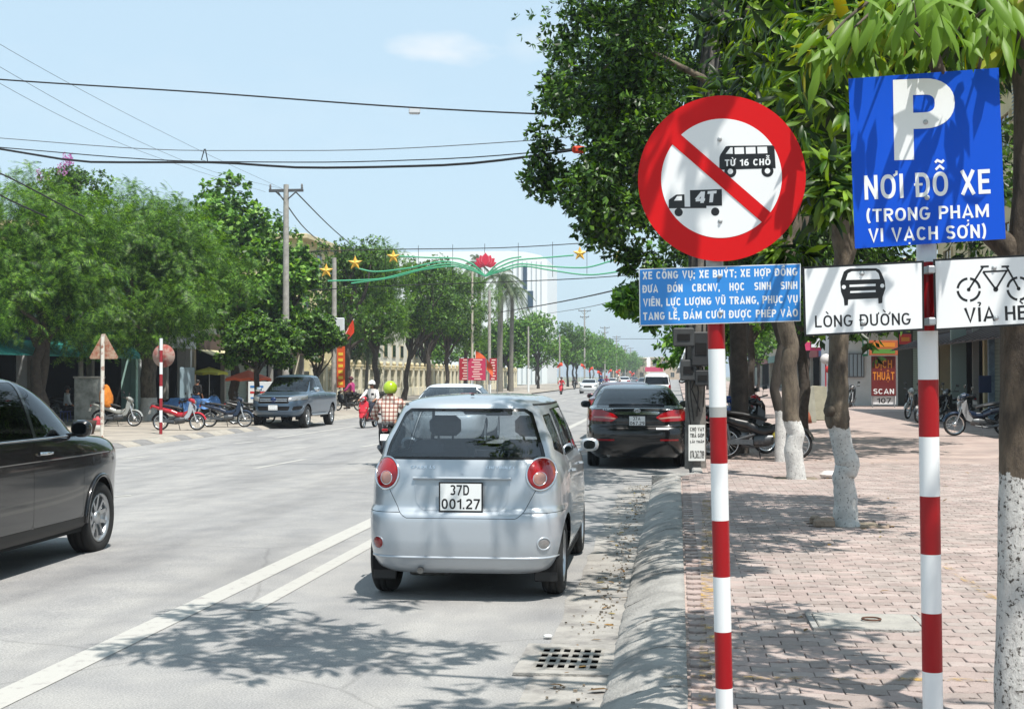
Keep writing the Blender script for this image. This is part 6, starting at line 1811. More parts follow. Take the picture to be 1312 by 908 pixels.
def place_leaves(tpl, pos, dirs, ups, ln, wd):
    V0, T0 = tpl
    d = nrm(dirs); x = nrm(np.cross(d, ups)); z = np.cross(x, d)
    n = len(pos); K = len(V0)
    V = pos[:, None, :] + (V0[None, :, 0, None] * wd[:, None, None]) * x[:, None, :] + (V0[None, :, 1, None] * ln[:, None, None]) * d[:, None, :] + (V0[None, :, 2, None] * ln[:, None, None]) * z[:, None, :]
    T = T0[None] + (np.arange(n) * K)[:, None, None]
    return V.reshape(-1, 3), T.reshape(-1, 3)

def ball(r_, n, shell=.5):
    v = nrm(r_.normal(size=(n, 3))); return v * (r_.random(n) ** shell)[:, None]

def whorls(r_, clumps, per, leaves, ln, ratio, droop, jit=.25):
    """twig ends through every clump, each with leaves spreading from it"""
    P_, D_, U_, L_, W_ = [], [], [], [], []
    for c, rad, f in clumps:
        n = max(1, int(per * f))
        off = ball(r_, n, .42) * rad * np.array([1, 1, .8]); tw = np.array(c) + off
        out = nrm(off + r_.normal(size=(n, 3)) * rad * .35 + np.array([0, 0, .15 * rad]))
        tw = np.repeat(tw, leaves, 0); out = np.repeat(out, leaves, 0); m = len(tw)
        sp = nrm(np.cross(out, nrm(r_.normal(size=(m, 3)))))
        d = nrm(out * .55 + sp * 1.0 + np.array([0, 0, -droop]) + r_.normal(size=(m, 3)) * jit)
        u = nrm(out + np.array([0, 0, .9]) + r_.normal(size=(m, 3)) * .3)
        P_.append(tw + out * (r_.random(m)[:, None] * .5 * ln) + d * ln * .08); D_.append(d); U_.append(u)
        l = ln * (.7 + .6 * r_.random(m)); L_.append(l); W_.append(l * ratio * (.85 + .3 * r_.random(m)))
    return [np.concatenate(a) for a in (P_, D_, U_, L_, W_)]

LM_FERN = leaf_mat('leaf_feathery', ['#182b0c', '#305218', '#517d25', '#8ab242'], .34)
LM_BROAD = leaf_mat('leaf_broad', ['#20380f', '#3c631b', '#5c8a2e', '#96bb5c'], .36)
LM_SMALL = leaf_mat('leaf_small', ['#182a0e', '#2f4d18', '#4a7026', '#74993c'], .32)
LM_DARK = leaf_mat('leaf_dark_glossy', ['#12220c', '#243e14', '#3a5c1e', '#6b9038'], .32, .4)
LM_MANGO = leaf_mat('leaf_mango', ['#0f1e08', '#20380d', '#385a15', '#7f9f34', '#2a4611'], .32, .42)
LM_NEAR = leaf_mat('leaf_mango_near', ['#16290a', '#2c4a11', '#48701c', '#8aa83e', '#8a7f30'], .36, .5)
LM_FAR = leaf_mat('leaf_row', ['#233d12', '#3e661e', '#5c8c2e', '#86b04a'], .36)
M_bark = mat('bark_grey_brown', (0.12, 0.095, 0.07), .95, col2=(0.045, 0.036, 0.028), scale=7, bump=.9, bscale=18, detail=9, thresh=(.35, .65))
M_barkd = mat('bark_dark', (0.05, 0.04, 0.032), .95, var=.35, scale=8, bump=.6, bscale=18)
def wash_mat(name, z0, bark=(0.17, 0.135, 0.095), dark=(0.055, 0.043, 0.033), fleck=.375):
    m = bpy.data.materials.new(name); m.use_nodes = True
    nt = m.node_tree; n = nt.nodes; l = nt.links; b = n['Principled BSDF']; b.inputs['Roughness'].default_value = .93
    g = n.new('ShaderNodeNewGeometry'); sp = n.new('ShaderNodeSeparateXYZ'); l.new(g.outputs['Position'], sp.inputs[0])
    def noise(sc, det=6, st=None):
        z = n.new('ShaderNodeTexNoise'); z.inputs['Scale'].default_value = sc; z.inputs['Detail'].default_value = det; z.inputs['Roughness'].default_value = .7
        if st:
            mp_ = n.new('ShaderNodeMapping'); mp_.inputs['Scale'].default_value = st; l.new(g.outputs['Position'], mp_.inputs[0]); l.new(mp_.outputs[0], z.inputs['Vector'])
        else: l.new(g.outputs['Position'], z.inputs['Vector'])
        return z
    def ramp(src, p0, c0, p1, c1):
        r = n.new('ShaderNodeValToRGB'); r.color_ramp.elements[0].position = p0; r.color_ramp.elements[0].color = tuple(c0) + (1,)
        r.color_ramp.elements[1].position = p1; r.color_ramp.elements[1].color = tuple(c1) + (1,); l.new(src, r.inputs[0]); return r
    nb = noise(9, 8, (1, 1, .35)); rb = ramp(nb.outputs[0], .36, dark, .64, bark)
    nw = noise(46, 9); rw = ramp(nw.outputs[0], fleck, (.07, .06, .05), fleck + .045, (.60, .59, .56))
    ns = noise(10, 6); rs = ramp(ns.outputs[0], .35, (.80, .80, .80), .6, (1, 1, 1))
    mw = n.new('ShaderNodeMix'); mw.data_type = 'RGBA'; mw.blend_type = 'MULTIPLY'; mw.inputs[0].default_value = 1; l.new(rw.outputs[0], mw.inputs[6]); l.new(rs.outputs[0], mw.inputs[7])
    # height with a ragged edge
    mul = n.new('ShaderNodeMath'); mul.operation = 'MULTIPLY_ADD'; mul.inputs[1].default_value = .16; l.new(noise(14, 5).outputs[0], mul.inputs[0]); l.new(sp.outputs['Z'], mul.inputs[2])
    lt = n.new('ShaderNodeMath'); lt.operation = 'LESS_THAN'; lt.inputs[1].default_value = z0 + .08; l.new(mul.outputs[0], lt.inputs[0])
    mx = n.new('ShaderNodeMix'); mx.data_type = 'RGBA'; l.new(lt.outputs[0], mx.inputs[0]); l.new(rb.outputs[0], mx.inputs[6]); l.new(mw.outputs[2], mx.inputs[7])
    l.new(mx.outputs[2], b.inputs['Base Color'])
    bp = n.new('ShaderNodeBump'); bp.inputs['Strength'].default_value = .9; bp.inputs['Distance'].default_value = .02; l.new(noise(40, 8, (1, 1, .4)).outputs[0], bp.inputs['Height']); l.new(bp.outputs[0], b.inputs['Normal'])
    return m

def bent(a, b, r_, n=6, wob=.12, sag=0.0):
    a, b = Vector(a), Vector(b); L = (b - a).length; out = []
    for i in range(n + 1):
        t = i / n; p = a.lerp(b, t)
        if 0 < i < n: p += Vector((r_.uniform(-1, 1), r_.uniform(-1, 1), r_.uniform(-.5, .5))) * L * wob * .5
        p.z += sag * L * math.sin(math.pi * t); out.append(p)
    return out

def street_tree(label, base, top_z, rx, bot_z, style, seed, trunk_r=.16, wash=None, name='street_tree', group=None, lean=(0, 0), dens=1.0, fork=.32, trunks=1, shape=1.0, nclump=None, flowers=None):
    r_ = random.Random(seed); g_ = np.random.default_rng(seed)
    root = thing(name, label, 'tree', base, 0, group)
    b = Vector(base); H_ = top_z - b.z; hb = bot_z - b.z
    hc = (H_ + hb) / 2; rz_ = (H_ - hb) / 2
    cx, cy = lean
    nc = nclump or 34
    cl = []
    for i in range(nc):
        a = r_.uniform(0, 2 * math.pi); e = r_.uniform(-.75, 1.0); q = math.sqrt(max(0, 1 - min(1, e * e)))
        rr = r_.uniform(.45, 1.0) if i % 3 else r_.uniform(.1, .6)
        sz = r_.uniform(.20, .34) * rx
        cl.append((Vector((cx + math.cos(a) * q * (rx - sz * .6) * rr, cy + math.sin(a) * q * (rx - sz * .6) * rr * shape, hc + e * (rz_ - sz * .5) * (0.6 + .4 * rr))), sz, (sz / (.27 * rx)) ** 2))
    mb = MB()
    fz = H_ * fork
    for t in range(trunks):
        o = Vector((r_.uniform(-.2, .2), r_.uniform(-.2, .2), 0)) * (1 if trunks > 1 else 0)
        top = Vector((cx * .35 + o.x * 3, cy * .35 + o.y * 3, fz))
        tp = bent(o - Vector((0, 0, .15)), top, r_, 7, .05); nn = len(tp)
        mb.tube(tp, [trunk_r * (1.25 if i == 0 else 1.08 if i == 1 else 1 - .25 * i / nn) for i in range(nn)], 12, jit=.05, rng=r_)
        big = sorted(cl, key=lambda c: -c[1])[:12][t::trunks]
        for c, sz, f in big:
            st = top + Vector((0, 0, -r_.uniform(0, .15) * fz)); pts = bent(st, c, r_, 5, .12, .05)
            mb.tube(pts, [trunk_r * q for q in (.55, .42, .33, .25, .17, .08)], 7)
            for _ in range(2):
                c2 = min((k for k in cl if k[0] is not c), key=lambda k: (k[0] - c).length + r_.uniform(0, rx * .6))[0]
                mb.tube(bent(pts[3], c2, r_, 3, .1), [trunk_r * .22, trunk_r * .15, trunk_r * .1, trunk_r * .04], 5)
    mb.build('trunk', wash or M_barkd, root)
    st = dict(fern=(LEAF_FERN, LM_FERN, 54, 5, .46, .85, .55), broad=(LEAF_FAR, LM_BROAD, 46, 8, .24, .85, .6), small=(LEAF_FAR, LM_SMALL, 60, 9, .17, .6, .35), row=(LEAF_FAR, LM_FAR, 42, 8, .30, .7, .4))[style]
    P_, D_, U_, L_, W_ = whorls(g_, cl, int(st[2] * dens), st[3], st[4], st[5], st[6])
    V, T = place_leaves(st[0], P_, D_, U_, L_, W_)
    c_ = np_mesh('crown', V, T, st[1], root)
    if flowers:
        pk = [c for c in cl if c[0].z > hc + rz_ * .35][:6]; Pf, Df, Uf, Lf, Wf = [], [], [], [], []
        for c, sz, f in pk:
            for _ in range(2):
                p0 = np.array(c) + np.array([r_.uniform(-.5, .5) * sz, r_.uniform(-.5, .5) * sz, sz * .9])
                for k in range(34): Pf.append(p0 + np.array([r_.gauss(0, .05), r_.gauss(0, .05), k * .016])); Df.append(g_.normal(size=3)); Uf.append(g_.normal(size=3)); Lf.append(.09); Wf.append(.08)
        V, T = place_leaves(LEAF_FAR, np.array(Pf), np.array(Df), np.array(Uf), np.array(Lf), np.array(Wf))
        np_mesh('blossom', V, T, flowers, root)
    return root

def tree_at(px, Y, top, hw, bot, style, seed, label, **k):
    X = (px - 868) / F * Y; s_ = F / Y
    return street_tree(label, (X, Y, -.17 if X < -5 else .15), 1.64 + (481 - top) / s_, hw / s_, 1.64 + (481 - bot) / s_, style, seed, **k)
GL = 'street trees on the far pavement'
M_pink = leaf_mat('crape_blossom', ['#a05aa0', '#c07ab0', '#b56a9e'], .3)
wl_ = wash_mat('bark_whitewashed_far', .75)
tree_at(10, 46, 205, 165, 478, 'fern', 21, 'spreading feathery-leaved tree at the far left edge behind the dark car', group=GL, trunk_r=.22, trunks=2, dens=1.2, fork=.36)
tree_at(170, 53, 205, 155, 478, 'fern', 22, 'large feathery-leaved tree with thick whitewashed double trunk behind the striped post', group=GL, trunk_r=.34, wash=wl_, dens=1.3, fork=.30, trunks=2, nclump=40)
tree_at(52, 66, 186, 75, 350, 'small', 23, 'tree topped with pink blossom spikes behind the feathery tree on the left', group=GL, flowers=M_pink, trunk_r=.15)
tree_at(285, 64, 214, 112, 470, 'broad', 24, 'broad-leaved tree with drooping pale green leaves left of the tall pole', group=GL, trunk_r=.24, nclump=44)
tree_at(352, 63, 285, 66, 470, 'broad', 25, 'dark-trunked broad-leaved tree directly behind the concrete pole with crossarm', group=GL, trunk_r=.22)
tree_at(318, 52, 392, 62, 478, 'small', 26, 'small tree with a thin leaning trunk in front of the orange umbrella', group=GL, trunk_r=.13, fork=.5, nclump=20)
tree_at(398, 60, 392, 44, 478, 'small', 36, 'low pale-leaved tree just behind the pickup', group=GL, trunk_r=.09, nclump=20)
tree_at(438, 81, 290, 78, 455, 'small', 27, 'tall dark tree behind the pole with the box and banners', group=GL, trunk_r=.26)
tree_at(477, 89, 306, 72, 462, 'fern', 28, 'feathery tree with a forked dark trunk behind the red scooter rider', group=GL, trunk_r=.22, dens=1.05)
tree_at(514, 98, 318, 66, 462, 'small', 29, 'dark leafy tree with a leaning trunk behind the plaid rider', group=GL, trunk_r=.2, dens=1.05, lean=(1.5, 0))
tree_at(547, 107, 322, 62, 465, 'small', 30, 'dark leafy tree with a straight dark trunk above the white car', group=GL, trunk_r=.22, dens=1.05)
tree_at(571, 117, 330, 56, 465, 'small', 31, 'dark leafy tree just left of the pole with the pale base', group=GL, trunk_r=.2, dens=1.05)
tree_at(596, 131, 340, 50, 466, 'fern', 32, 'feathery tree behind the red street banners', group=GL, trunk_r=.2, dens=.7)
tree_at(652, 165, 402, 46, 478, 'broad', 33, 'bright green tree right of the palms', group=GL, trunk_r=.2)
tree_at(690, 188, 392, 50, 480, 'broad', 34, 'bright broad-leaved tree in front of the white tower', group=GL, trunk_r=.2)
tree_at(728, 222, 410, 34, 474, 'small', 35, 'darker tree behind the pale pole with a flag on the far side', group=GL, trunk_r=.2)
GF = 'row of trees along the far end of the road'
v0 = street_tree('tree in the long green row running to the end of the road', (-19, 250, -.17), 11.2, 4.6, 2.4, 'row', 51, group=GF, trunk_r=.2, dens=.7, nclump=30)
v1 = street_tree('tree in the long green row running to the end of the road', (-20, 272, -.17), 10.4, 4.9, 2.2, 'row', 52, group=GF, trunk_r=.2, dens=.7, nclump=30)
v2 = street_tree('tree in the long green row running to the end of the road', (-18.5, 290, -.17), 10.8, 4.4, 2.2, 'row', 53, group=GF, trunk_r=.2, dens=.7, nclump=30)
r5 = random.Random(5)
yy = 305; k = 0
while yy < 900:
    t = copy_tree((v0, v1, v2)[k % 3], (-19 + r5.uniform(-1.5, 1.5) + max(0, (yy - 500)) * .018, yy, -.17), r5.uniform(0, 6)); t.scale = (1.05,) * 2 + (r5.uniform(.85, 1.12),)
    yy += r5.uniform(10, 17) * (1 + (yy - 300) / 500); k += 1
ORD = 'first second third fourth fifth sixth seventh eighth ninth tenth eleventh twelfth thirteenth fourteenth fifteenth sixteenth'.split()
GRR = 'trees along the right-hand pavement beyond the pole'
GBK = 'trees filling in behind the far pavement'
for k, (x_, y_) in enumerate([(-29, 95), (-31, 128), (-28, 150), (-30, 176), (-27, 205), (-30, 235), (-27, 262)]):
    t = copy_tree((v1, v2, v0)[k % 3], (x_, y_, -.3), k * 1.3); t.scale = (1.05, 1.05, .92)
    t['label'] = ORD[k] + ' tree from the near end in the grounds behind the cream wall'; t['group'] = GBK
for k, (x_, y_) in enumerate([(3.2, 36), (2.6, 50), (3.0, 66), (3.4, 88), (2.8, 112), (3.2, 145), (3, 180), (3, 225), (2.5, 280), (2.5, 350), (2.0, 430), (1.5, 530), (1, 650), (8.5, 92), (7.5, 130), (9, 170)]):
    t = copy_tree((v2, v0, v1)[k % 3], (x_, y_, .15), k * 2.1); t.scale = (.80, .80, .86 if k > 2 else .78)
    t['label'] = ORD[k] + ' green tree of the right-hand pavement row beyond the crowded motorbikes'; t['group'] = GRR

# ---- palms ------------------------------------------------------------
LM_PALM = leaf_mat('palm_leaf', ['#26351c', '#3d4f2c', '#5a6b42'], .25)
def palm(label, px, Y, crown_y, trunk_r, fl, seed, base_z=-.17):
    r_ = random.Random(seed); X = (px - 868) / F * Y; hz = 1.64 + (481 - crown_y) * Y / F - base_z
    root = thing('palm_tree', label, 'palm tree', (X, Y, base_z), 0, 'palms behind the far pavement')
    mb = MB(); mb.tube([(0, 0, -.1), (0, 0, hz * .3), (.1, 0, hz * .7), (.1, 0, hz)], [trunk_r * 1.2, trunk_r, trunk_r * .9, trunk_r * .7], 12); mb.build('trunk', mat('palm_trunk', '#6f6b62', .9, var=.2, scale=4), root)
    V, T = [], []
    for k in range(20):
        a = r_.uniform(0, 2 * math.pi); el = r_.uniform(-.35, 1.2); pts = []
        for i in range(9):
            t = i / 8; h = math.cos(el) * fl * t; z = math.sin(el) * fl * t - fl * .85 * t * t * (1.2 - el * .4)
            pts.append(Vector((.1 + math.cos(a) * h, math.sin(a) * h, hz + z)))
        sd_ = Vector((-math.sin(a), math.cos(a), 0))
        for i in range(8):
            p, q = pts[i], pts[i + 1]; d = (q - p)
            for j in range(4):
                b = p + d * (j / 4); L_ = fl * .28 * math.sin(math.pi * (.15 + .8 * (i + j / 4) / 8))
                for sg in (-1, 1):
                    n_ = len(V); V += [tuple(b), tuple(b + sd_ * sg * L_ * .6 + d.normalized() * L_ * .4 + Vector((0, 0, -L_ * .55))), tuple(b + d * .22)]; T.append((n_, n_ + 1, n_ + 2))
    np_mesh('crown', V, T, LM_PALM, root); return root
palm('tall palm with a pale grey trunk rising behind the lotus decoration', 640, 150, 352, .32, 3.3, 1)
palm('palm whose top shows behind the left side of the lotus decoration', 612, 158, 336, .25, 3.0, 2)
palm('shorter palm with drooping fronds just right of the tall palm', 655, 156, 368, .25, 3.0, 3)
palm('young palm in front of the cream building behind the red scooter rider', 464, 92, 440, .12, 1.6, 4)

# ---- trees on the near pavement ---------------------------------------
def px_path(pts, depth): return [P(x, y, depth) for x, y in pts]
def near_tree(label, base_px, depth, trunks, wash_z, seed):
    b = G(*base_px, .15); root = thing('street_tree', label, 'tree', b, 0, None)
    r_ = random.Random(seed)
    mb = MB()
    for pts, rad, nz in trunks:
        pp = px_path(pts, depth); dense = []; rd = []
        for i in range(len(pp) - 1):
            for j in range(5):
                t = j / 5; dense.append(pp[i].lerp(pp[i + 1], t)); rd.append((rad[i] * (1 - t) + rad[i + 1] * t) * (1 + r_.uniform(-nz, nz)))
        dense.append(pp[-1]); rd.append(rad[-1])
        mb.tube([p - b for p in dense], rd, 18, jit=nz * .6, rng=r_)
    return root, mb, b
# whitewashed tree with the knot, in the middle of the pavement
t1, mb, b1 = near_tree('whitewashed street tree with a swollen knot standing in a square pit', (1083, 671), 13.65,
    [([(1084, 680), (1083, 664), (1084, 640), (1080, 610), (1087, 596), (1080, 575), (1075, 548), (1073, 540), (1072, 520), (1074, 500), (1074, 460), (1076, 400), (1081, 324), (1073, 271), (1042, 207), (1020, 148), (1008, 70), (1010, -20), (1004, -120)],
      [.16, .125, .115, .105, .12, .105, .105, .122, .115, .10, .095, .095, .095, .10, .10, .09, .08, .07, .06], .045),
     ([(1010, 80), (1022, 40), (1060, 5), (1100, -40)], [.07, .06, .05, .04], .03),
     ([(1081, 340), (1100, 280), (1135, 180), (1180, 80), (1230, -20)], [.08, .075, .065, .05, .04], .03),
     ([(1042, 210), (1035, 150), (960, 90), (900, 10)], [.05, .045, .035, .02], .03)], 1.12, 1)
mb.build('trunk', wash_mat('bark_whitewashed_knot', 1.12), t1)
mb = MB(); mb.lathe([(.0001, .03), (.03, .026), (.052, .008), (.07, -.04)], P(1065, 526, 13.56) - b1, n=14, rot=(CM @ Matrix.Identity(3))); mb.build('knot', M_bark, t1)
# second tree
t2, mb, b2 = near_tree('whitewashed street tree standing second along the row, left of the leaning boards', (1020, 612), 19.75,
    [([(1021, 620), (1020, 606), (1016, 575), (1020, 555), (1013, 535), (1013, 500), (1010, 470), (1014, 445), (1006, 415), (1000, 340), (985, 260), (975, 150), (965, 40), (950, -60)],
      [.16, .135, .13, .12, .125, .125, .12, .115, .12, .11, .10, .09, .08, .07], .05),
     ([(1000, 350), (1020, 300), (1045, 240), (1050, 120)], [.10, .10, .09, .06], .04), ([(975, 180), (900, 100), (820, 60), (770, 90)], [.07, .05, .04, .02], .04), ([(985, 270), (900, 230), (830, 220), (760, 235)], [.06, .05, .03, .02], .04)], 1.0, 2)
mb.build('trunk', wash_mat('bark_whitewashed_second', .98), t2)
t3, mb, b3 = near_tree('thin dark street tree with bluish whitewash behind the parked motorbikes', (1001, 590), 23.9,
    [([(1001, 596), (1000, 570), (1000, 530), (992, 500), (998, 470), (1003, 440), (990, 400), (980, 300), (950, 200), (930, 60)], [.12, .10, .09, .085, .10, .09, .08, .08, .07, .05], .04)], 1.04, 3)
mb.build('trunk', wash_mat('bark_whitewashed_thin', 1.02, (.06, .05, .04), (.03, .025, .02)), t3)
t5, mb, b5 = near_tree('thick dark tree trunk behind the striped no-truck sign post', (947, 572), 26.0,
    [([(947, 580), (948, 520), (947, 470), (945, 400), (935, 300), (915, 180), (900, 40)], [.20, .17, .16, .16, .15, .13, .1], .04)], .2, 3)
mb.build('trunk', M_barkd, t5)
# the tree at the right edge
t4, mb, b4 = near_tree('large whitewashed tree cut by the right edge, leaves drooping over the blue board', (1302, 945), 5.72,
    [([(1302, 960), (1301, 900), (1302, 800), (1303, 700), (1304, 600), (1306, 500), (1308, 420), (1316, 340), (1322, 250), (1318, 120), (1300, -40)], [.098, .086, .080, .076, .076, .078, .085, .085, .075, .06, .05], .03),
     ([(1314, 350), (1292, 318), (1268, 298), (1248, 240), (1225, 150), (1190, 60), (1150, -40)], [.060, .052, .048, .04, .032, .028, .02], .04),
     ([(1300, -30), (1200, -200), (1000, -420), (800, -600)], [.045, .04, .03, .02], .04), ([(1316, 330), (1400, 150), (1500, -100)], [.06, .05, .03], .04)], 1.24, 4)
mb.build('trunk', wash_mat('bark_whitewashed_edge', 1.22, (.15, .115, .08), (.035, .028, .022), .41), t4)

g_ = np.random.default_rng(77); r_ = random.Random(77)
def in_poly(x, y, poly):
    c = False; n = len(poly)
    for i in range(n):
        (x1, y1), (x2, y2) = poly[i], poly[i - 1]
        if (y1 > y) != (y2 > y) and x < (x2 - x1) * (y - y1) / (y2 - y1) + x1: c = not c
    return c
def px_clumps(poly, n, d0, d1, rad):
    xs_ = [p[0] for p in poly]; ys_ = [p[1] for p in poly]; out = []
    while len(out) < n:
        x, y = r_.uniform(min(xs_), max(xs_)), r_.uniform(min(ys_), max(ys_))
        if in_poly(x, y, poly): out.append((np.array(P(x, y, r_.uniform(d0, d1))), r_.uniform(*rad), r_.uniform(.7, 1.2)))
    return out
def crown(root, base, clumps, tpl, m, per, leaves, ln, ratio, droop, name='crown', jit=.25):
    P_, D_, U_, L_, W_ = whorls(g_, clumps, per, leaves, ln, ratio, droop, jit)
    V, T = place_leaves(tpl, P_ - np.array(base), D_, U_, L_, W_); return np_mesh(name, V, T, m, root)
# small dark glossy leaves reaching out over the road
edge = [(745, -60), (722, 40), (712, 95), (706, 150), (690, 195), (692, 235), (735, 243), (752, 285), (782, 312), (815, 322), (860, 330), (850, 330), (850, 200), (850, -60)]
inner_ = [(800, -60), (785, 60), (778, 150), (780, 220), (800, 260), (830, 300), (870, 330), (850, 345), (850, 200), (845, 100), (850, -60)]
cl = px_clumps(edge, 74, 18, 23, (.20, .42)) + px_clumps(inner_, 50, 18.5, 22, (.4, .7)) + px_clumps([(790, -60), (790, 200), (840, 330), (905, 350), (960, 350), (960, -60)], 60, 23.6, 27, (.6, .9))
cl += [(np.array(P(x, y, 20)), .28, .9) for x, y in ((690, 232), (700, 215), (696, 180), (714, 245), (745, 262), (770, 300), (792, 318), (760, 240), (738, 20), (728, 60), (716, 110), (810, 330), (826, 345), (840, 360))]
cl += [(np.array((r_.uniform(-1.5, 2.2), r_.uniform(17, 25), r_.uniform(7.2, 9.5))), r_.uniform(.6, .9), 1.0) for _ in range(20)]
cl += [(np.array((r_.uniform(-2.6, .3), r_.uniform(21, 30), r_.uniform(6.2, 8))), r_.uniform(.5, .8), 1.0) for _ in range(16)]
crown(t2, b2, cl, LEAF_FAR, LM_DARK, 46, 7, .10, .52, .25)
# low sprays right of the road behind the plates
cl = px_clumps([(795, 380), (815, 372), (850, 385), (845, 405), (812, 405)], 8, 24, 26, (.14, .26)) + px_clumps([(845, 425), (880, 400), (940, 400), (930, 440), (885, 470), (862, 470)], 16, 32, 40, (.35, .6))
crown(t5, b5, cl, LEAF_FAR, LM_FAR, 40, 7, .16, .6, .3)
cl = px_clumps([(880, -60), (1320, -60), (1320, 90), (1276, 120), (1276, 320), (1090, 420), (880, 345)], 110, 23.4, 31, (.8, 1.2))
cl += [(np.array((r_.uniform(.5, 4.2), r_.uniform(22, 32), r_.uniform(6.6, 9))), r_.uniform(.7, 1.1), 1.2) for _ in range(20)]
crown(t3, b3, cl, LEAF_FAR, LM_DARK, 46, 7, .20, .4, .5)
# middle mango crown
cl = px_clumps([(945, -60), (1320, -60), (1320, 80), (1270, 100), (1075, 95), (1060, 300), (1030, 320), (1000, 180), (960, 110), (948, 60)], 62, 10.5, 15.5, (.35, .6))
cl += [(np.array(P(x, y, d)), rr, 1) for x, y, d, rr in ((1068, 245, 9.5, .14), (1075, 225, 9.5, .12), (1010, 325, 11.5, .10), (1050, 150, 10, .3), (1060, 60, 10, .4), (950, 150, 13, .25), (960, 110, 14, .3))]
cl += [(np.array((r_.uniform(.4, 2.4), r_.uniform(12.5, 16.5), r_.uniform(5.2, 8.5))), r_.uniform(.6, .95), 1.1) for _ in range(12)]
crown(t1, b1, cl, LEAF_LONG, LM_MANGO, 20, 8, .21, .27, .55)
# crown of the edge tree: overhead, throwing the dappled shade
ov = []
for (x, y, z, rr, f) in [(-1.3, 6.6, 5.2, .55, 1.4), (-.75, 6.5, 5.2, .5, 1.4), (-.9, 6.0, 5.0, .5, 1.4), (-.3, 6.2, 5.2, .55, 1.3), (-1.7, 7.3, 5.4, .45, 1.2), (-1.6, 6.1, 5.4, .35, 1), (.3, 5.2, 5.0, .5, .8), (.9, 6.1, 5.0, .5, .9), (1.7, 6.0, 4.9, .4, 1), (2.0, 6.4, 5.2, .4, 1),
                         (.2, 8.6, 5.4, .5, 1), (.9, 9.0, 5.4, .5, 1), (-.5, 8.2, 5.5, .45, .9), (.8, 4.0, 4.9, .5, .9), (2.2, 3.2, 5.0, .5, 1), (2.6, 4.4, 5.2, .55, 1), (.5, 3.0, 5.0, .45, .8), (.1, 11.5, 6.0, .5, 1), (-.6, 10.6, 6.2, .5, .9), (1.4, 2.2, 5.1, .5, .9), (-.9, 13.4, 6.6, .5, .9), (-.3, 12.6, 6.4, .5, .8)]:
    ov.append((np.array((x, y, z)), rr, f))
crown(t4, b4, ov, LEAF_LONG, LM_MANGO, 17, 9, .22, .26, .5, 'upper_crown')
cl = px_clumps([(1040, -90), (1340, -90), (1340, 60), (1250, 50), (1130, 40), (1070, 70)], 18, 5.6, 7.4, (.14, .24))
crown(t4, b4, cl, LEAF_LONG, LM_NEAR, 10, 9, .17, .27, .8, 'lower_crown')
# the big hanging leaves one can pick out one by one: each its own mesh object
near = []
for (x, y, d, ln) in [(1225, 5, 5.1, .20), (1205, -12, 5.2, .2), (1268, 22, 5.2, .17), (1240, 32, 5.25, .16), (1118, 18, 5.3, .17), (1140, 6, 5.4, .2), (1092, 40, 5.5, .19), (1060, 55, 5.6, .2), (1155, 12, 5.2, .18), (1180, 2, 5.15, .2), (1285, 0, 5.2, .2), (1300, 30, 5.3, .18), (1165, 40, 5.5, .16), (1200, 52, 5.55, .16), (1130, 60, 5.7, .18), (1102, 72, 5.8, .18)]:
    for k in range(9): near.append((x + r_.uniform(-26, 26), y + r_.uniform(-30, 22), d + r_.uniform(-.12, .25), ln * r_.uniform(.75, 1.15)))
base_v, base_t = LEAF_LONG
near_mats = [mat('big_leaf_%d' % i, c) for i, c in enumerate(['#3c5f14'])]
def leaf_single(m_):
    pass
for (x, y, d, ln) in near:
    p = np.array([P(x, y, d)]); dr = np.array([[r_.uniform(-.7, .7), r_.uniform(-.6, .3), r_.uniform(-1.2, -.25)]]); up_ = np.array([[r_.uniform(-.4, .4), -.5 + r_.uniform(-.4, .4), .6]])
    V, T = place_leaves(LEAF_LONG, np.zeros((1, 3)), dr, up_, np.array([ln]), np.array([ln * .23]))
    o = np_mesh('leaf', V, T, LM_NEAR, t4); o.location = p[0] - np.array(b4)
# twigs that carry them
mb = MB()
for a, b in (((1190, 60), (1225, -5)), ((1190, 60), (1150, 5)), ((1225, 150), (1268, 40)), ((1150, -40), (1095, 35)), ((1150, -40), (1060, 50)), ((1230, 160), (1200, 60)), ((1190, 60), (1290, 0))):
    mb.tube(bent(P(*a, 5.7) - b4, P(*b, 5.3) - b4, r_, 4, .1), [.012, .01, .008, .006, .004], 6)
mb.build('twig', M_bark, t4)

# stones and bricks round the pit of the knot tree
M_brick = mat('loose_brick', '#8d7d6e', .95, var=.25, scale=12, bump=.6)
M_soil = mat('pit_soil', (.20, .165, .12), 1, var=.3, scale=10, bump=.9, bscale=40)
for tb, nm in ((b1, 'soil_pit'), (b2, 'soil_pit')):
    mb = MB(); n_ = 7; V = [(tb.x - .33 + .66 * i / 6, tb.y - .33 + .66 * j / 6, .138 + r_.uniform(-.004, .008) + .012 * (1 - max(abs(i - 3), abs(j - 3)) / 3)) for j in range(7) for i in range(7)]
    mb.add(V, [(j * 7 + i, j * 7 + i + 1, j * 7 + i + 8, j * 7 + i + 7) for j in range(6) for i in range(6)], sm=True); o = mb.build(nm, M_soil); tag(o, kind='structure')
for i, (dx, dy, rz_, s_) in enumerate(((-.24, -.30, .1, 1), (-.19, -.12, .6, 1), (-.30, .02, 1.4, .9))):
    mb = MB(); mb.bbox((0, 0, .04), (.20 * s_, .10 * s_, .075), .014); o = mb.build('brick', M_brick); o.location = (b1.x + dx, b1.y + dy, .148); o.rotation_euler = (0, 0, rz_)
    tag(o, ['loose brick lying at the front left corner of the knot tree pit', 'loose brick leaning against the foot of the knot tree', 'broken brick at the back left of the knot tree pit'][i], 'brick', None)
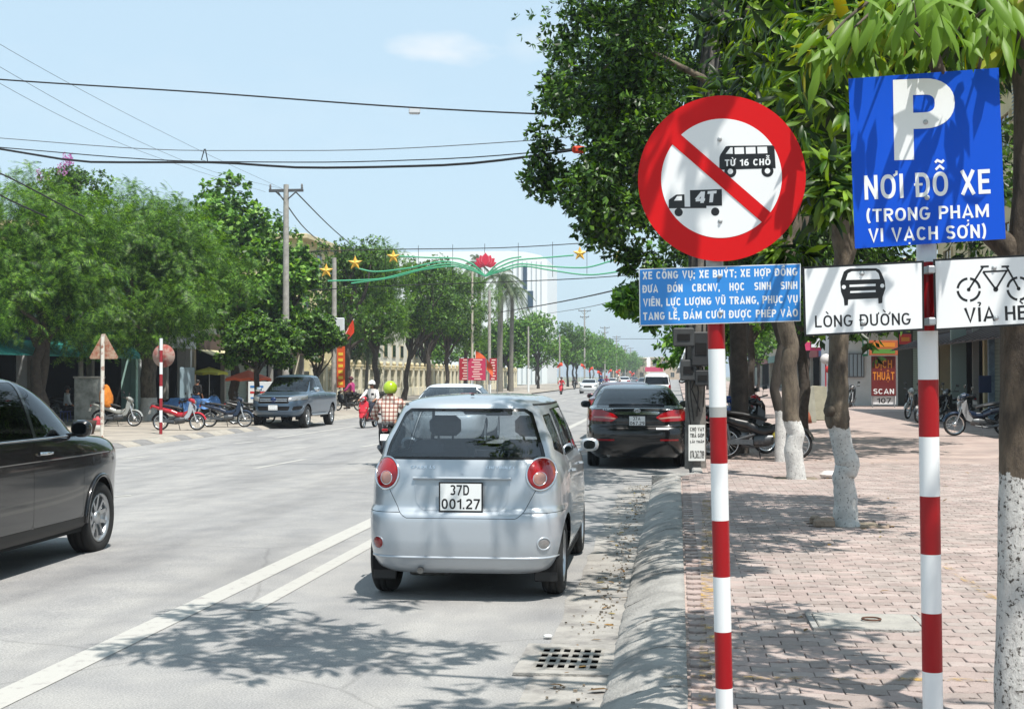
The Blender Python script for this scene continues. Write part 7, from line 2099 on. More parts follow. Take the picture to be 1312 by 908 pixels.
mb = MB(); mb.tube([(b1.x + .10, b1.y - .36, .158), (b1.x + .36, b1.y - .37, .156), (b1.x + .40, b1.y - .12, .155)], [.022, .02, .018], 7); tag(mb.build('pit_edging', M_brick), 'broken mortar edging along the right side of the knot tree pit', 'edging')

# dead leaves and scraps lying about
M_dead = leaf_mat('dead_leaf', ['#6b4a25', '#8a6a35', '#4d3820', '#9b8a4a'], .1)
lit = []
for _ in range(40): lit.append((r_.uniform(-.62, -.40), r_.uniform(6, 20.5), .016))
for _ in range(80): lit.append((r_.uniform(.2, 6.5), r_.uniform(6.5, 26), .158))
pos = np.array(lit); n_ = len(pos); V, T = place_leaves(LEAF_LONG, pos, np.concatenate([g_.normal(size=(n_, 2)), np.zeros((n_, 1)) + .1], 1), np.tile([0, 0, 1.0], (n_, 1)) + g_.normal(size=(n_, 3)) * .2, np.full(n_, .075), np.full(n_, .028))
tag(np_mesh('leaf_litter', V, T, M_dead), 'dry brown leaves scattered over the gutter and pavers', 'leaf litter', kind='stuff')
for i, (px_, py_, s_, lab) in enumerate(((752, 890, .13, 'big curled dry leaf in the gutter nearest the kerb'), (703, 882, .10, 'thin curled dry leaf on the concrete in front of the drain grate'), (795, 770, .07, 'dry leaf in the gutter midway to the black sedan'))):
    p = G(px_, py_); V, T = place_leaves(LEAF_LONG, np.array([[0, 0, .02]]), np.array([[.9, .3 * (-1) ** i, .12]]), np.array([[0, .2, 1.0]]), np.array([s_]), np.array([s_ * .5])); o = np_mesh('dead_leaf', V, T, M_dead); o.location = (p.x, p.y, .004); tag(o, lab, 'dead leaf')
mb = MB(); p = G(1062, 612, .15); mb.lathe([(.0001, 0), (.10, .01), (.12, .05), (.07, .10), (.0001, .11)], (0, 0, 0), n=9, sm=False); mb.v = [(x * (1 + .2 * math.sin(i * 7)) * 1.2, y, z) for i, (x, y, z) in enumerate(mb.v)]
o = mb.build('crumpled_bag', mat('white_bag', '#c9c0bb', .7)); o.location = (p.x, p.y, .15); tag(o, 'crumpled whitish bag lying on the pavement behind the knot tree', 'bag')
mb = MB(); p = G(703, 849); mb.lathe([(.0001, 0), (.03, .004), (.026, .012), (.0001, .016)], (0, 0, 0), n=8); o = mb.build('paper_scrap', mat('paper', '#d5d5d0', .8)); o.location = (G(702, 818).x, G(702, 818).y, .012); tag(o, 'flattened white paper cup lid in the gutter beyond the drain', 'litter')
# ------------------------------------------------------------------ poles
def pole(label, px, base_y, top_y, r0, r1, depth=None, z=-.17, arm=None, m=None, name='utility_pole', group=None, wash=None):
    if depth is None: b = G(px, base_y, z)
    else: q = at_px(px, depth); b = Vector((q.x, q.y, z))
    D = -(CM.transposed() @ (b - Vector((0, 0, CAM_H)))).z
    h = P(px, top_y, D).z - b.z
    root = thing(name, label, 'pole', b, 0, group)
    mb = MB(); mb.tube([(0, 0, -.1), (0, 0, h * .5), (0, 0, h)], [r0, (r0 + r1) / 2, r1], 12); mb.build('shaft', m or M_conc, root)
    if wash:
        mb = MB(); mb.tube([(0, 0, -.05), (0, 0, wash)], [r0 + .006, r0 + .004], 12, cap=False); mb.build('painted_base', M_postw, root)
    if arm:
        mb = MB()
        for zo, w in arm:
            mb.bbox((0, 0, h - zo), (w, .10, .12), .01, rz=YAW * 0)
            mb.tube([(-w * .32, 0, h - zo - .02), (0, -.05, h - zo - w * .30)], .03, 6); mb.tube([(w * .32, 0, h - zo - .02), (0, -.05, h - zo - w * .30)], .03, 6)
        mb.build('crossarm', mat('crossarm_grey', '#4a4b4d', .7), root)
        for zo, w in arm:
            for x in (-w * .46, 0, w * .46):
                mb = MB(); mb.lathe([(.025, 0), (.06, .04), (.03, .08), (.06, .12), (.03, .16), (.05, .20), (.0001, .22)], (x, 0, h - zo + .06), n=8); mb.build('insulator', mat('insulator', '#6e6a66', .4), root)
    root['h'] = h
    return root, b, h
p1_, b_, h_ = pole('tall concrete pole with a T crossarm rising behind the pickup', 366, 0, 236, .16, .11, depth=58, arm=[(.25, 1.5)])
p2_, bp2, h2 = pole('concrete pole carrying a white box and posters, left of the red flag', 428, 0, 330, .15, .11, depth=70)
pole('thin concrete pole behind the grey cabinet under the left trees', 103, 540, 400, .11, .09)
pole('second thin pole just right of the first behind the cabinet', 112, 536, 420, .07, .06)
pole('pale slim pole with white painted base left of the red banners', 605, 0, 345, .11, .09, depth=118, wash=3.0, m=mat('pole_pale', '#b0a897', .8))
pole('grey pole between the two red banners with a whitewashed foot', 627, 0, 372, .16, .13, depth=125, wash=1.0)
pole('pole with a red lamp and a small white notice, on the far pavement', 677, 0, 418, .12, .09, depth=150, wash=2.6)
pole('pale pole with a flag beside the far pavement', 717, 0, 428, .12, .09, depth=175, wash=1.5)
for px_, dep, ty, lab in ((749, 243, 396, 'nearest of the tall crossarm poles in the far row'), (775, 310, 418, 'second tall crossarm pole in the far row'), (790, 372, 430, 'third tall crossarm pole in the far row'), (801, 440, 442, 'fourth tall crossarm pole in the far row'), (808, 520, 445, 'fifth tall crossarm pole in the far row'), (813, 600, 449, 'farthest tall crossarm pole at the end of the row')):
    pole(lab, px_, 0, ty, .17, .12, depth=dep, arm=[(.3, 2.2), (1.4, 1.6)], group='crossarm poles along the far side')
# box and posters on the second pole
mb = MB(); mb.bbox((0.05, -.14, P(428, 423, 70).z - bp2.z), (1.0, .30, 1.25), .03); bx = mb.build('meter_box', mat('white_box', '#c9cdd0', .6), p2_)
zc = P(428, 419, 70).z - bp2.z
for i in range(2):
    for j in range(2): mb = MB(); mb.bbox((-.17 + .28 * i, -.30, zc - .16 + .32 * j), (.11, .02, .13), .004); mb.build('box_window', M_inner, bx)
M_orange = mat('orange_banner', '#c8501a', .7); M_flag = mat('flag_red_orange', '#cf3a16', .75); M_bannerred = mat('banner_red', '#a51a30', .75); M_pinkred = mat('banner_pink', '#b82a52', .75); M_ypaint = mat('banner_yellow', '#d8b53a', .7)
mb = MB(); mb.box((.40, -.16, P(437, 470, 70).z - bp2.z), (.42, .03, 2.1)); bn = mb.build('vertical_banner', M_orange, p2_)
z0 = P(437, 494, 70).z - bp2.z
for i in range(6): mb = MB(); mb.box((.39, -.18, z0 + .12 + .30 * i), (.24, .012, .15)); mb.build('lettering', M_ypaint, bn)
# flags on short sticks
def flag(label, px, py, depth, size, side=1, m=None, stick=1.3, droop=.5, pole_h=None):
    b = P(px, py, depth); root = thing('flag', label, 'flag', b, 0, 'flags along the far pavement')
    mb = MB(); mb.tube([(0, 0, -stick), (0, 0, size * .3)] if pole_h is None else [(0, 0, -pole_h), (0, 0, size * .3)], .025, 6); mb.build('stick', M_postw, root)
    rows_ = []
    for i in range(9):
        t = i / 8; rows_.append([(side * size * t * .9, .08 * math.sin(t * 6 + j), size * .25 - j * size * .11 - droop * size * t * (.4 + .6 * t) + .03 * math.sin(4 * t + j)) for j in range(6)])
    mb = MB()
    for a, c in zip(rows_, rows_[1:]): mb.strip(a, c)
    mb.build('cloth', m or M_flag, root)
fl_ = thing('flag', 'large red-orange flag slanting up beside the pole with the white box', 'flag', P(436, 434, 69), 0, None)
mb = MB(); mb.tube([(0, 0, -.2), (.72, 0, 1.02)], .02, 6); mb.build('stick', M_postw, fl_)
rows_ = [[(.05 + .62 * t - .10 * j / 5 * .5 + .02 * j, .05 * math.sin(5 * t + j), .02 + .95 * t - .07 * j - .01 * j * t * 6) for j in range(6)] for t in [i / 8 for i in range(9)]]
mb = MB()
for a, c in zip(rows_, rows_[1:]): mb.strip(a, c)
mb.build('cloth', M_flag, fl_)
for i, (px_, py_, dep) in enumerate(((721, 466, 172), (744, 467, 215), (760, 471, 235), (765, 476, 245), (784, 474, 300), (789, 476, 320), (795, 474, 340), (806, 476, 400), (813, 478, 450))):
    flag(['flag hanging from the pale pole right of the small notice', 'flag on a white pole left of the oncoming white sedan', 'first of two flags above the oncoming white sedan', 'second of two flags above the oncoming white sedan', 'first flag of the far cluster', 'second flag of the far cluster', 'third flag of the far cluster', 'flag before the end of the road', 'last small flag at the end of the road'][i], px_, py_, dep, .75 + i * .04, 1 if i % 2 else -1, droop=.5 + .1 * (i % 3), pole_h=(P(px_, py_, dep).z + .17))
# red street banners in stands
M_bw = mat('banner_lettering', '#e6c9bf', .8)
for px_, dep, w, t_, lab in ((597, 112, 1.15, 8, 'dark red vertical banner left of the pale slim pole'), (611, 110, 1.5, 9, 'bright pink-red vertical banner with orange flag top right of the pale slim pole'), (632, 118, .7, 8, 'narrow dark red banner on the grey pole')):
    q = at_px(px_, dep); b = Vector((q.x, q.y, -.17)); z1 = P(px_, 487, dep).z + .17; z2 = P(px_, 459, dep).z + .17
    root = thing('street_banner', lab, 'banner', b, 0, 'red banners in front of the cream wall')
    mb = MB(); mb.tube([(-w / 2, 0, 0), (-w / 2, 0, z2)], .04, 6); mb.tube([(w / 2, 0, 0), (w / 2, 0, z2)], .04, 6); mb.build('frame', M_steel, root)
    mb = MB(); mb.box((0, 0, (z1 + z2) / 2), (w, .03, z2 - z1)); bn = mb.build('banner_cloth', M_pinkred if px_ == 611 else M_bannerred, root)
    for i in range(t_): mb = MB(); mb.box((w * .05 * (-1) ** i, -.022, z2 - (i + .6) * (z2 - z1) / (t_ + .2)), (w * (.5 - .06 * (i % 3)), .01, (z2 - z1) / t_ * .42)); mb.build('lettering', M_bw, bn)
fl2 = flag('orange flag leaning out above the pink-red banner', 609, 456, 111, 1.6, 1, M_orange, stick=.3, droop=.8)

# concrete pole on the near pavement with its boxes, cables and notices
ub = G(891, 592, .15)
un = thing('utility_pole', 'dark concrete pole on the near kerb with meter boxes, cable coils and paper notices', 'utility pole', ub)
upath = [P(x, y, 22.3) - ub for x, y in ((891, 600), (891, 520), (890, 470), (893, 400), (896, 330), (902, 200), (909, 90), (920, 0), (932, -90), (945, -180))]
mb = MB(); mb.tube(upath, [.175, .165, .16, .155, .15, .145, .14, .135, .13, .125], 16); mb.build('shaft', mat('old_concrete_dark', (.20, .185, .165), .9, col2=(.09, .08, .07), scale=5, bump=.5, bscale=30), un)
r_ = random.Random(9)
for k in range(7):
    a = 2 * math.pi * k / 7; mb = MB(); o_ = Vector((math.cos(a), math.sin(a), 0)) * .165
    mb.tube([p + o_ * (1 + .12 * r_.uniform(-1, 1)) for p in upath[2:]], .02, 6); mb.build('cable', M_blackpl, un)
for k, (px_, py_, w) in enumerate(((916, 48, .20), (903, 300, .19), (888, 488, .22))):
    c = P(px_, py_, 22.3) - ub; mb = MB(); mb.tube([c + Vector((w * math.cos(a), w * math.sin(a), .03 * math.sin(3 * a))) for a in [2 * math.pi * j / 20 for j in range(21)]], .012, 5); mb.build('cable_coil', M_steel if k == 0 else M_blackpl, un)
M_box1 = mat('box_grey', '#3a3c3d', .6, var=.15, scale=10); M_box2 = mat('box_dark', '#26282a', .6)
for (px_, py_, w, h, d_, m_, dp) in ((876, 432, .34, .30, .20, M_box1, 22.0), (898, 447, .30, .55, .22, M_box2, 22.0), (882, 474, .26, .34, .20, M_box1, 22.05), (900, 484, .24, .26, .2, M_box2, 22.0)):
    c = P(px_, py_, dp) - ub; mb = MB(); mb.bbox(c, (w, d_, h), .02); bx_ = mb.build('meter_box', m_, un)
    mb = MB(); mb.bbox(c + Vector((0, -d_ / 2 - .006, 0)), (w * .6, .012, h * .35), .003); mb.build('box_window', M_inner, bx_)
for k in range(5):
    a, b = P(880 + k * 5, 470, 22), P(885 + k * 4, 545 - k * 6, 22.1); mb = MB(); mb.tube([a - ub, (a + b) / 2 - ub + Vector((r_.uniform(-.15, .15), -.08, 0)), b - ub], .012, 5); mb.build('cable', M_blackpl, un)
Bn = Board(892, 567, 22.08, 0, 0, origin=ub)
nt_ = Bn.put('paper_notice', [[(882, 544), (903, 544), (903, 590), (882, 590)]], mat('paper', '#d5d5d0', .8), un, lift=.02, th=.004)
for t_, y_, c_ in (('CHO VAY', 552, 5), ('TRẢ GÓP', 560, 5), ('LÃI THẤP', 567, 3), ('074.363.789', 587, 10)): Bn.text(t_, (884, y_), (902, y_), c_, M_black, nt_, .2, lift=.027)

# ------------------------------------------------------------------ overhead cables
M_cable = mat('cable_black', '#121316', .7); M_cableg = mat('cable_grey', '#5a5f64', .7)
def wire(label, pts, d0, d1, r, m=None, group='overhead cables crossing the sky', name='overhead_cable'):
    if pts[0][0] < 0: k_ = (pts[1][1] - pts[0][1]) / (pts[1][0] - pts[0][0]); d0 = 1 / (1 / d0 + (1 / d0 - 1 / d1) * .3); pts = [(pts[0][0] - 500, pts[0][1] - 500 * k_)] + pts
    x0, x1 = pts[0][0], pts[-1][0]; out = []
    xs_ = [p[0] for p in pts]; ys_ = [p[1] for p in pts]; asc = x1 > x0
    X = np.linspace(x0, x1, 40)
    Y = pchip(xs_, ys_, X) if asc else pchip(xs_[::-1], ys_[::-1], X)
    for x, y in zip(X, Y):
        t = (x - x0) / (x1 - x0); D = 1 / ((1 - t) / d0 + t / d1); out.append(P(float(x), float(y), D))
    mb = MB(); mb.tube(out, r, 6); o = mb.build(name, m or M_cable); return tag(o, label, 'cable', group)
wire('upper black cable sloping from the left edge into the near tree, with a junction box', [(-60, 97), (0, 102), (265, 119), (530, 138), (690, 146), (905, 152)], 27, 22.3, .014)
wire('thin cable just above the bracket, left edge to the near tree', [(-60, 172), (0, 177), (262, 193), (400, 193), (680, 180), (905, 150)], 30, 22.3, .008, M_cableg)
wire('thin cable through the bottom of the bracket', [(-60, 184), (0, 189), (262, 207), (400, 208), (560, 204), (740, 190), (905, 168)], 30, 22.3, .010)
wire('thickest black cable bundle, lowest across the left sky', [(-60, 182), (0, 191), (130, 208), (262, 208), (400, 215), (560, 212), (750, 190), (905, 160)], 30, 22.3, .022)
wire('grey line fading into the far crossarm, top of three', [(-40, 32), (0, 57), (250, 190), (362, 242)], 22, 57.5, .006, M_cableg)
wire('grey line fading into the far crossarm, middle of three', [(-40, 62), (0, 86), (150, 168), (280, 222), (366, 243)], 22, 57.5, .006, M_cableg)
wire('grey line fading into the far crossarm, lowest of three', [(-40, 82), (0, 107), (150, 182), (240, 215), (340, 246)], 22, 57.5, .006, M_cableg)
wire('dark cable dropping through the feathery tree on the left, upper', [(-40, 205), (0, 222), (108, 278)], 34, 40, .022)
wire('dark cable dropping through the feathery tree on the left, lower', [(-40, 225), (0, 250), (60, 278)], 34, 40, .025)
wire('line running on from the far crossarm beyond the cream building', [(378, 245), (425, 292), (470, 330)], 57.5, 110, .03, M_cableg)
wire('second line running on from the far crossarm', [(356, 246), (390, 292), (430, 325)], 57.5, 110, .03, M_cableg)
wire('cable rising to the right below the decoration', [(640, 400), (700, 390), (765, 377), (830, 361), (905, 340)], 110, 40, .03)
wire('faint cable under the rising one', [(700, 402), (760, 392), (830, 372), (905, 348)], 130, 45, .02, M_cableg)
wire('faint cable far off between the crossarm poles', [(749, 432), (780, 434), (840, 434), (905, 430)], 240, 200, .04, M_cableg)
mb = MB(); c = P(262, 200, 27.5); mb.tube([P(262, 191, 27.4), P(258, 205, 27.4), P(266, 207, 27.4), P(263, 191, 27.4)], .012, 5); tag(mb.build('cable_bracket', M_cable), 'small wire spreader holding three cables apart in the left sky', 'bracket')
mb = MB(); mb.bbox(P(531, 142, 24), (.20, .12, .12), .02, rz=.2); tag(mb.build('junction_box', mat('box_white', '#c8ccd0', .5)), 'small pale junction box hanging on the upper cable', 'junction box')
mb = MB(); mb.bbox(P(742, 192, 23.2), (.24, .10, .12), .03, rz=.2); tag(mb.build('cable_marker', M_flag), 'small red marker on the thick cable at the edge of the tree', 'marker')

# ------------------------------------------------------------------ lotus decoration across the road
DD = 54.0
dc = P(622, 350, DD)
dec = thing('street_decoration', 'lotus and star decoration hung across the road on wires', 'decoration', dc)
M_green = mat('decor_green_tube', '#3f9a72', .45); M_lotus = mat('lotus_red_pink', '#c62b45', .45); M_lotus2 = mat('lotus_edge', '#e08a94', .5); M_star = mat('star_gold', '#d9a83f', .45)
def dp(x, y, dd=0): return P(x, y, DD + dd) - dc
def curve(pts, r, m, nm, par, dd=0):
    xs_ = [p[0] for p in pts]; asc = xs_[-1] > xs_[0]; X = np.linspace(xs_[0], xs_[-1], 30); q = pts if asc else pts[::-1]
    Y = pchip([p[0] for p in q], [p[1] for p in q], X); mb = MB(); mb.tube([dp(float(x), float(y), dd) for x, y in zip(X, Y)], r, 6); return mb.build(nm, m, par)
curve([(396, 322), (500, 319.5), (622, 318), (740, 312), (812, 306), (905, 300)], .018, M_cable, 'support_wire', dec, .1)
curve([(396, 372), (500, 366), (622, 362), (740, 357), (812, 352), (905, 345)], .018, M_cable, 'support_wire', dec, .1)
for x in (411, 453, 494, 536, 580, 621, 664, 708, 752, 796): 
    mb = MB(); mb.tube([dp(x, 318 - (x - 396) * .026, .1), dp(x, 369 - (x - 396) * .045, .1)], .010, 5); mb.build('hanger', M_cable, dec)
for pts in ([(622, 354), (600, 341), (570, 335), (520, 344), (480, 348), (455, 343)], [(622, 354), (602, 344), (575, 338), (530, 347), (480, 358), (420, 360)], [(622, 354), (605, 338), (585, 331), (550, 330), (505, 328)], [(622, 354), (606, 347), (580, 341), (545, 345), (500, 356), (450, 363)]):
    curve(pts[::-1], .030, M_green, 'green_tube', dec)
for pts in ([(622, 354), (640, 342), (665, 333), (700, 330), (735, 327)], [(622, 354), (642, 345), (668, 338), (700, 341), (745, 343), (788, 333)], [(622, 354), (644, 347), (670, 341), (705, 346), (755, 352), (805, 346)], [(622, 354), (638, 338), (655, 331), (668, 329)]):
    curve(pts, .030, M_green, 'green_tube', dec)
def petal(w, h): return [(0, 0), (w * .5, h * .35), (w * .42, h * .7), (0, h), (-w * .42, h * .7), (-w * .5, h * .35)]
lo = thing('lotus', None, None, dp(622, 341)); lo.parent = dec
for k, (a, w, h, dz) in enumerate(((0, .30, .50, .06), (-26, .28, .46, .04), (26, .28, .46, .04), (-50, .26, .46, .02), (50, .26, .46, .02), (-72, .22, .44, 0), (72, .22, .44, 0))):
    M = Matrix.Rotation(YAW, 4, 'Z') @ Matrix(((1, 0, 0, 0), (0, 0, -1, -dz), (0, 1, 0, 0), (0, 0, 0, 1))) @ Matrix.Rotation(R(a), 4, 'Z')
    mb = MB(); mb.prism(petal(w * 1.12, h * 1.06), .010, M); mb.build('petal', M_lotus2, lo)
    mb = MB(); mb.prism(petal(w, h), .012, M @ Matrix.Translation((0, .012, .012))); mb.build('petal_face', M_lotus, lo)
for (x, y, s_) in ((418, 347, .30), (455, 337, .30), (504, 329, .28), (743, 325, .30), (792, 330, .28)):
    pts = [((s_ if k % 2 == 0 else s_ * .42) * math.cos(math.pi / 2 + k * math.pi / 5), (s_ if k % 2 == 0 else s_ * .42) * math.sin(math.pi / 2 + k * math.pi / 5)) for k in range(10)]
    c = dp(x, y, -.05); M = Matrix.Translation(c) @ Matrix.Rotation(YAW, 4, 'Z') @ Matrix(((1, 0, 0, 0), (0, 0, -1, 0), (0, 1, 0, 0), (0, 0, 0, 1)))
    v = [M @ Vector((a, b, 0)) for a, b in pts] + [M @ Vector((0, 0, .09)), M @ Vector((0, 0, -.09))]
    mb = MB(); mb.add(v, [(k, (k + 1) % 10, 10) for k in range(10)] + [((k + 1) % 10, k, 11) for k in range(10)]); mb.build('star', M_star, dec)

# ------------------------------------------------------------------ things on the far pavement
tb = G(131, 560, -.17)
ts = thing('warning_sign', 'triangular sign seen from its rusty back on a peeling white post', 'traffic sign', tb)
M_rustw = mat('peeling_white', '#cdc8bd', .7, col2='#8a5a44', scale=6, thresh=(.5, .62), detail=8); M_rustback = mat('rusty_sign_back', '#a8917c', .8, col2='#8a4a30', scale=8, thresh=(.42, .66), detail=8)
mb = MB(); hh = P(131, 448, 40.4 + 5).z
mb.tube([(0, 0, -.1), (0, 0, 3.02)], .055, 12); mb.build('post', M_rustw, ts)
mb = MB(); mb.prism([(-.41, 0), (.41, 0), (.44, .05), (.04, .74), (-.04, .74), (-.44, .05)], .012, Matrix(((1, 0, 0, 0), (0, 0, -1, .09), (0, 1, 0, 2.30), (0, 0, 0, 1)))); mb.build('triangular_plate', M_rustback, ts)
rbp = G(206, 556, -.17)
rs = thing('round_sign', 'red and white striped post with a round sign turned away, beside the red motorbike', 'traffic sign', rbp)
z_ = 0; k = 0
while z_ < 2.95:
    mb = MB(); mb.tube([(0, 0, z_), (0, 0, min(z_ + .37, 2.96))], .05 + .001 * (k % 2), 12); mb.build('post_band', mat('dull_red_paint', '#8f1f28', .5) if k % 2 == 0 else M_postw, rs); z_ += .37; k += 1
mb = MB(); mb.lathe([(.0001, -.006), (.36, -.006), (.36, .006), (.0001, .006)], (.05, .09, 2.42), axis='Y', n=28); mb.build('round_plate', mat('pinkish_sign_back', '#9a857a', .8, col2='#8a4038', scale=4, thresh=(.45, .62), detail=8), rs)
cb = G(114, 544, -.17)
cab = thing('utility_cabinet', 'grey weathered metal cabinet on the far pavement behind the triangular sign', 'cabinet', cb)
mb = MB(); mb.bbox((0, 0, .95), (.95, .5, 1.55), .02, rz=.1); mb.build('housing', mat('cabinet_grey', '#8d8f8a', .7, col2='#55574f', scale=3, thresh=(.45, .7), detail=8), cab)
mb = MB(); mb.bbox((0, 0, 1.75), (1.02, .56, .06), .01, rz=.1); mb.build('lid', M_conc, cab)
mb = MB(); mb.bbox((0, 0, .09), (1.0, .55, .2), .01, rz=.1); mb.build('plinth', M_conc, cab)
mb = MB(); mb.bbox((.0, -.262, .95), (.86, .02, 1.4), .005, rz=.1); mb.build('door', mat('cabinet_grey', '#8d8f8a'), cab)
xb = G(125, 553, -.17)
ex = thing('paint_drum', 'small red and white drum at the foot of the grey cabinet', 'drum', xb); mb = MB(); mb.lathe([(.0001, 0), (.15, 0), (.155, .2), (.15, .22)], n=14); mb.build('lower_drum', mat('drum_white', '#c5c3bd', .6), ex); mb = MB(); mb.lathe([(.15, .22), (.155, .4), (.14, .43), (.05, .45), (.04, .5), (.0001, .5)], n=14); mb.build('upper_drum', mat('drum_red', '#a3323a', .6), ex)
pb_ = G(113, 556, -.17); pt = thing('flower_pot', 'dark clay pot beside the small red and white drum', 'pot', pb_); mb = MB(); mb.lathe([(.0001, 0), (.16, 0), (.24, .3), (.26, .42), (.22, .42), (.2, .34), (.0001, .34)], n=14); mb.build('pot', mat('clay_dark', '#3d2a22', .8), pt)
# orange raincoat bag on the pale bike
q = G(142, 546, -.17); mb = MB(); loft(mb, [(-.1, .78, .10, .08, 0), (-.02, .95, .26, .28, 0), (.12, 1.1, .28, .40, 0), (.25, 1.05, .18, .30, 0), (.32, 1.0, .05, .1, 0)], 14); o = mb.build('orange_sack', mat('orange_cloth', '#c0701a', .8, var=.2, scale=8, bump=.4)); o.location = (q.x - .1, q.y, -.17); o.rotation_euler = (0, 0, 1.3); tag(o, 'orange sack lying on the seat of the pale grey motorbike', 'sack')
# patio umbrellas
def umbrella(label, px, by, top_y, depth, r, m, low):
    q = at_px(px, depth); b = Vector((q.x, q.y, -.17)); h = P(px, top_y, depth).z + .17
    root = thing('parasol', label, 'parasol', b); mb = MB(); mb.tube([(0, 0, 0), (0, 0, h)], .03, 8); mb.build('pole', M_steel, root)
    for k in range(8):
        a0, a1 = 2 * math.pi * k / 8, 2 * math.pi * (k + 1) / 8; p0 = (0, 0, h); A = (r * math.cos(a0), r * math.sin(a0), h - low); B = (r * math.cos(a1), r * math.sin(a1), h - low); Mi = ((A[0] + B[0]) / 2 * .97, (A[1] + B[1]) / 2 * .97, h - low * .85)
        mb = MB(); mb.add([p0, A, Mi, B, (A[0], A[1], A[2] - .12), (Mi[0], Mi[1], Mi[2] - .12), (B[0], B[1], B[2] - .12)], [(0, 1, 2), (0, 2, 3), (1, 4, 5, 2), (2, 5, 6, 3)]); mb.build('panel', m, root)
    return root
umbrella('orange-red parasol behind the small leaning tree near the pickup', 318, 0, 474, 66, 1.15, mat('parasol_orange', '#c8532c', .8), .42)
umbrella('yellow and green parasol left of the orange-red one', 268, 0, 470, 70, 1.0, mat('parasol_yellow', '#b9b53a', .8), .3)
def sign_board(label, px, y0, y1, depth, w, m, lines, stand=True, group=None, name='shop_sign', rz=YAW, z=-.17):
    q = at_px(px, depth); za, zb = P(px, y1, depth).z, P(px, y0, depth).z; b = Vector((q.x, q.y, z))
    root = thing(name, label, 'sign', b, rz, group); mb = MB(); mb.bbox((0, 0, (za + zb) / 2 - z), (w, .08, zb - za), .01); bd = mb.build('board', m, root)
    if stand:
        mb = MB()
        for s_ in (-1, 1): mb.tube([(s_ * w * .45, .02, 0), (s_ * w * .45, .02, za - z + .05)], .025, 6)
        mb.build('stand', M_steel, root)
    for t_, m_, fx0, fx1, fy, fc in lines:
        if t_: lettering(t_, m_, bd, Matrix(((1, 0, 0, -w / 2 + fx0 * w), (0, 0, -1, -.043), (0, 1, 0, za - z + fy * (zb - za)), (0, 0, 0, 1))), (fx1 - fx0) * w, fc * (zb - za))
        else: mb = MB(); mb.box(((fx0 + fx1 - 1) / 2 * w, -.044, za - z + (fy + fc / 2) * (zb - za)), ((fx1 - fx0) * w, .008, fc * (zb - za))); mb.build('lettering', m_, bd)
    return root
M_lb = mat('lettering_blue', '#2a6fb0', .6); M_lr = mat('lettering_red', '#b52a2a', .6); M_lw = mat('lettering_white', '#d9dadb', .6); M_lo = mat('lettering_orange', '#c77a22', .5)
sign_board('white notice with blue and red lettering under the orange-red parasol', 334, 489, 516, 64, 1.15, mat('notice_white', '#d2d6d8', .6), [('', M_lb, .08, .62, .72, .10), ('', M_lr, .08, .88, .45, .10), ('', M_lb, .1, .7, .2, .07)])
# ------------------------------------------------------------------ buildings
def wallm(name, c, var=.10, **k): return mat(name, c, .9, var=var, scale=k.pop('scale', 1.2), bump=.15, bscale=20, detail=8, **k)
M_cream = wallm('cream_wall', '#d2cbb4'); M_creamd = wallm('cream_trim', '#bfb291'); M_wwall = wallm('white_wall', '#c8cacb'); M_dkin = mat('interior_shade', '#0b0a0a', .95); M_shut = mat('roller_shutter', '#7c8a84', .6, .3)
M_wing = mat('window_glass_dark', '#20282c', .08, 0, spec=.8); M_teal = mat('teal_fascia', '#3f9f97', .6, var=.08, scale=3); M_bluef = mat('blue_fascia', '#1e3f8e', .5); M_roof = mat('brown_roof', '#4b3a30', .8, var=.2)
M_pil = wallm('grey_pillar', '#8d8a84')

def window(root, x, z, w, h, y, face=-1, bars=2, fm=None, nm='window'):
    """recessed window on a wall that lies along local x; face is the outward side in y"""
    mb = MB(); t = .07
    for a, b in (((x, z + h / 2), (w + 2 * t, t)), ((x, z - h / 2), (w + 2 * t, t))): mb.box((a[0], y + face * .03, a[1]), (b[0], .12, b[1]))
    for sx in (-1, 1): mb.box((x + sx * (w / 2 + t / 2), y + face * .031, z), (t, .12, h - t))
    for k in range(1, bars): mb.box((x - w / 2 + w * k / bars, y + face * .02, z), (.05, .06, h - t))
    f = mb.build(nm, fm or M_creamd, root); mb = MB(); mb.box((x, y + face * .004, z), (w, .02, h)); mb.build('pane', M_wing, f); return f

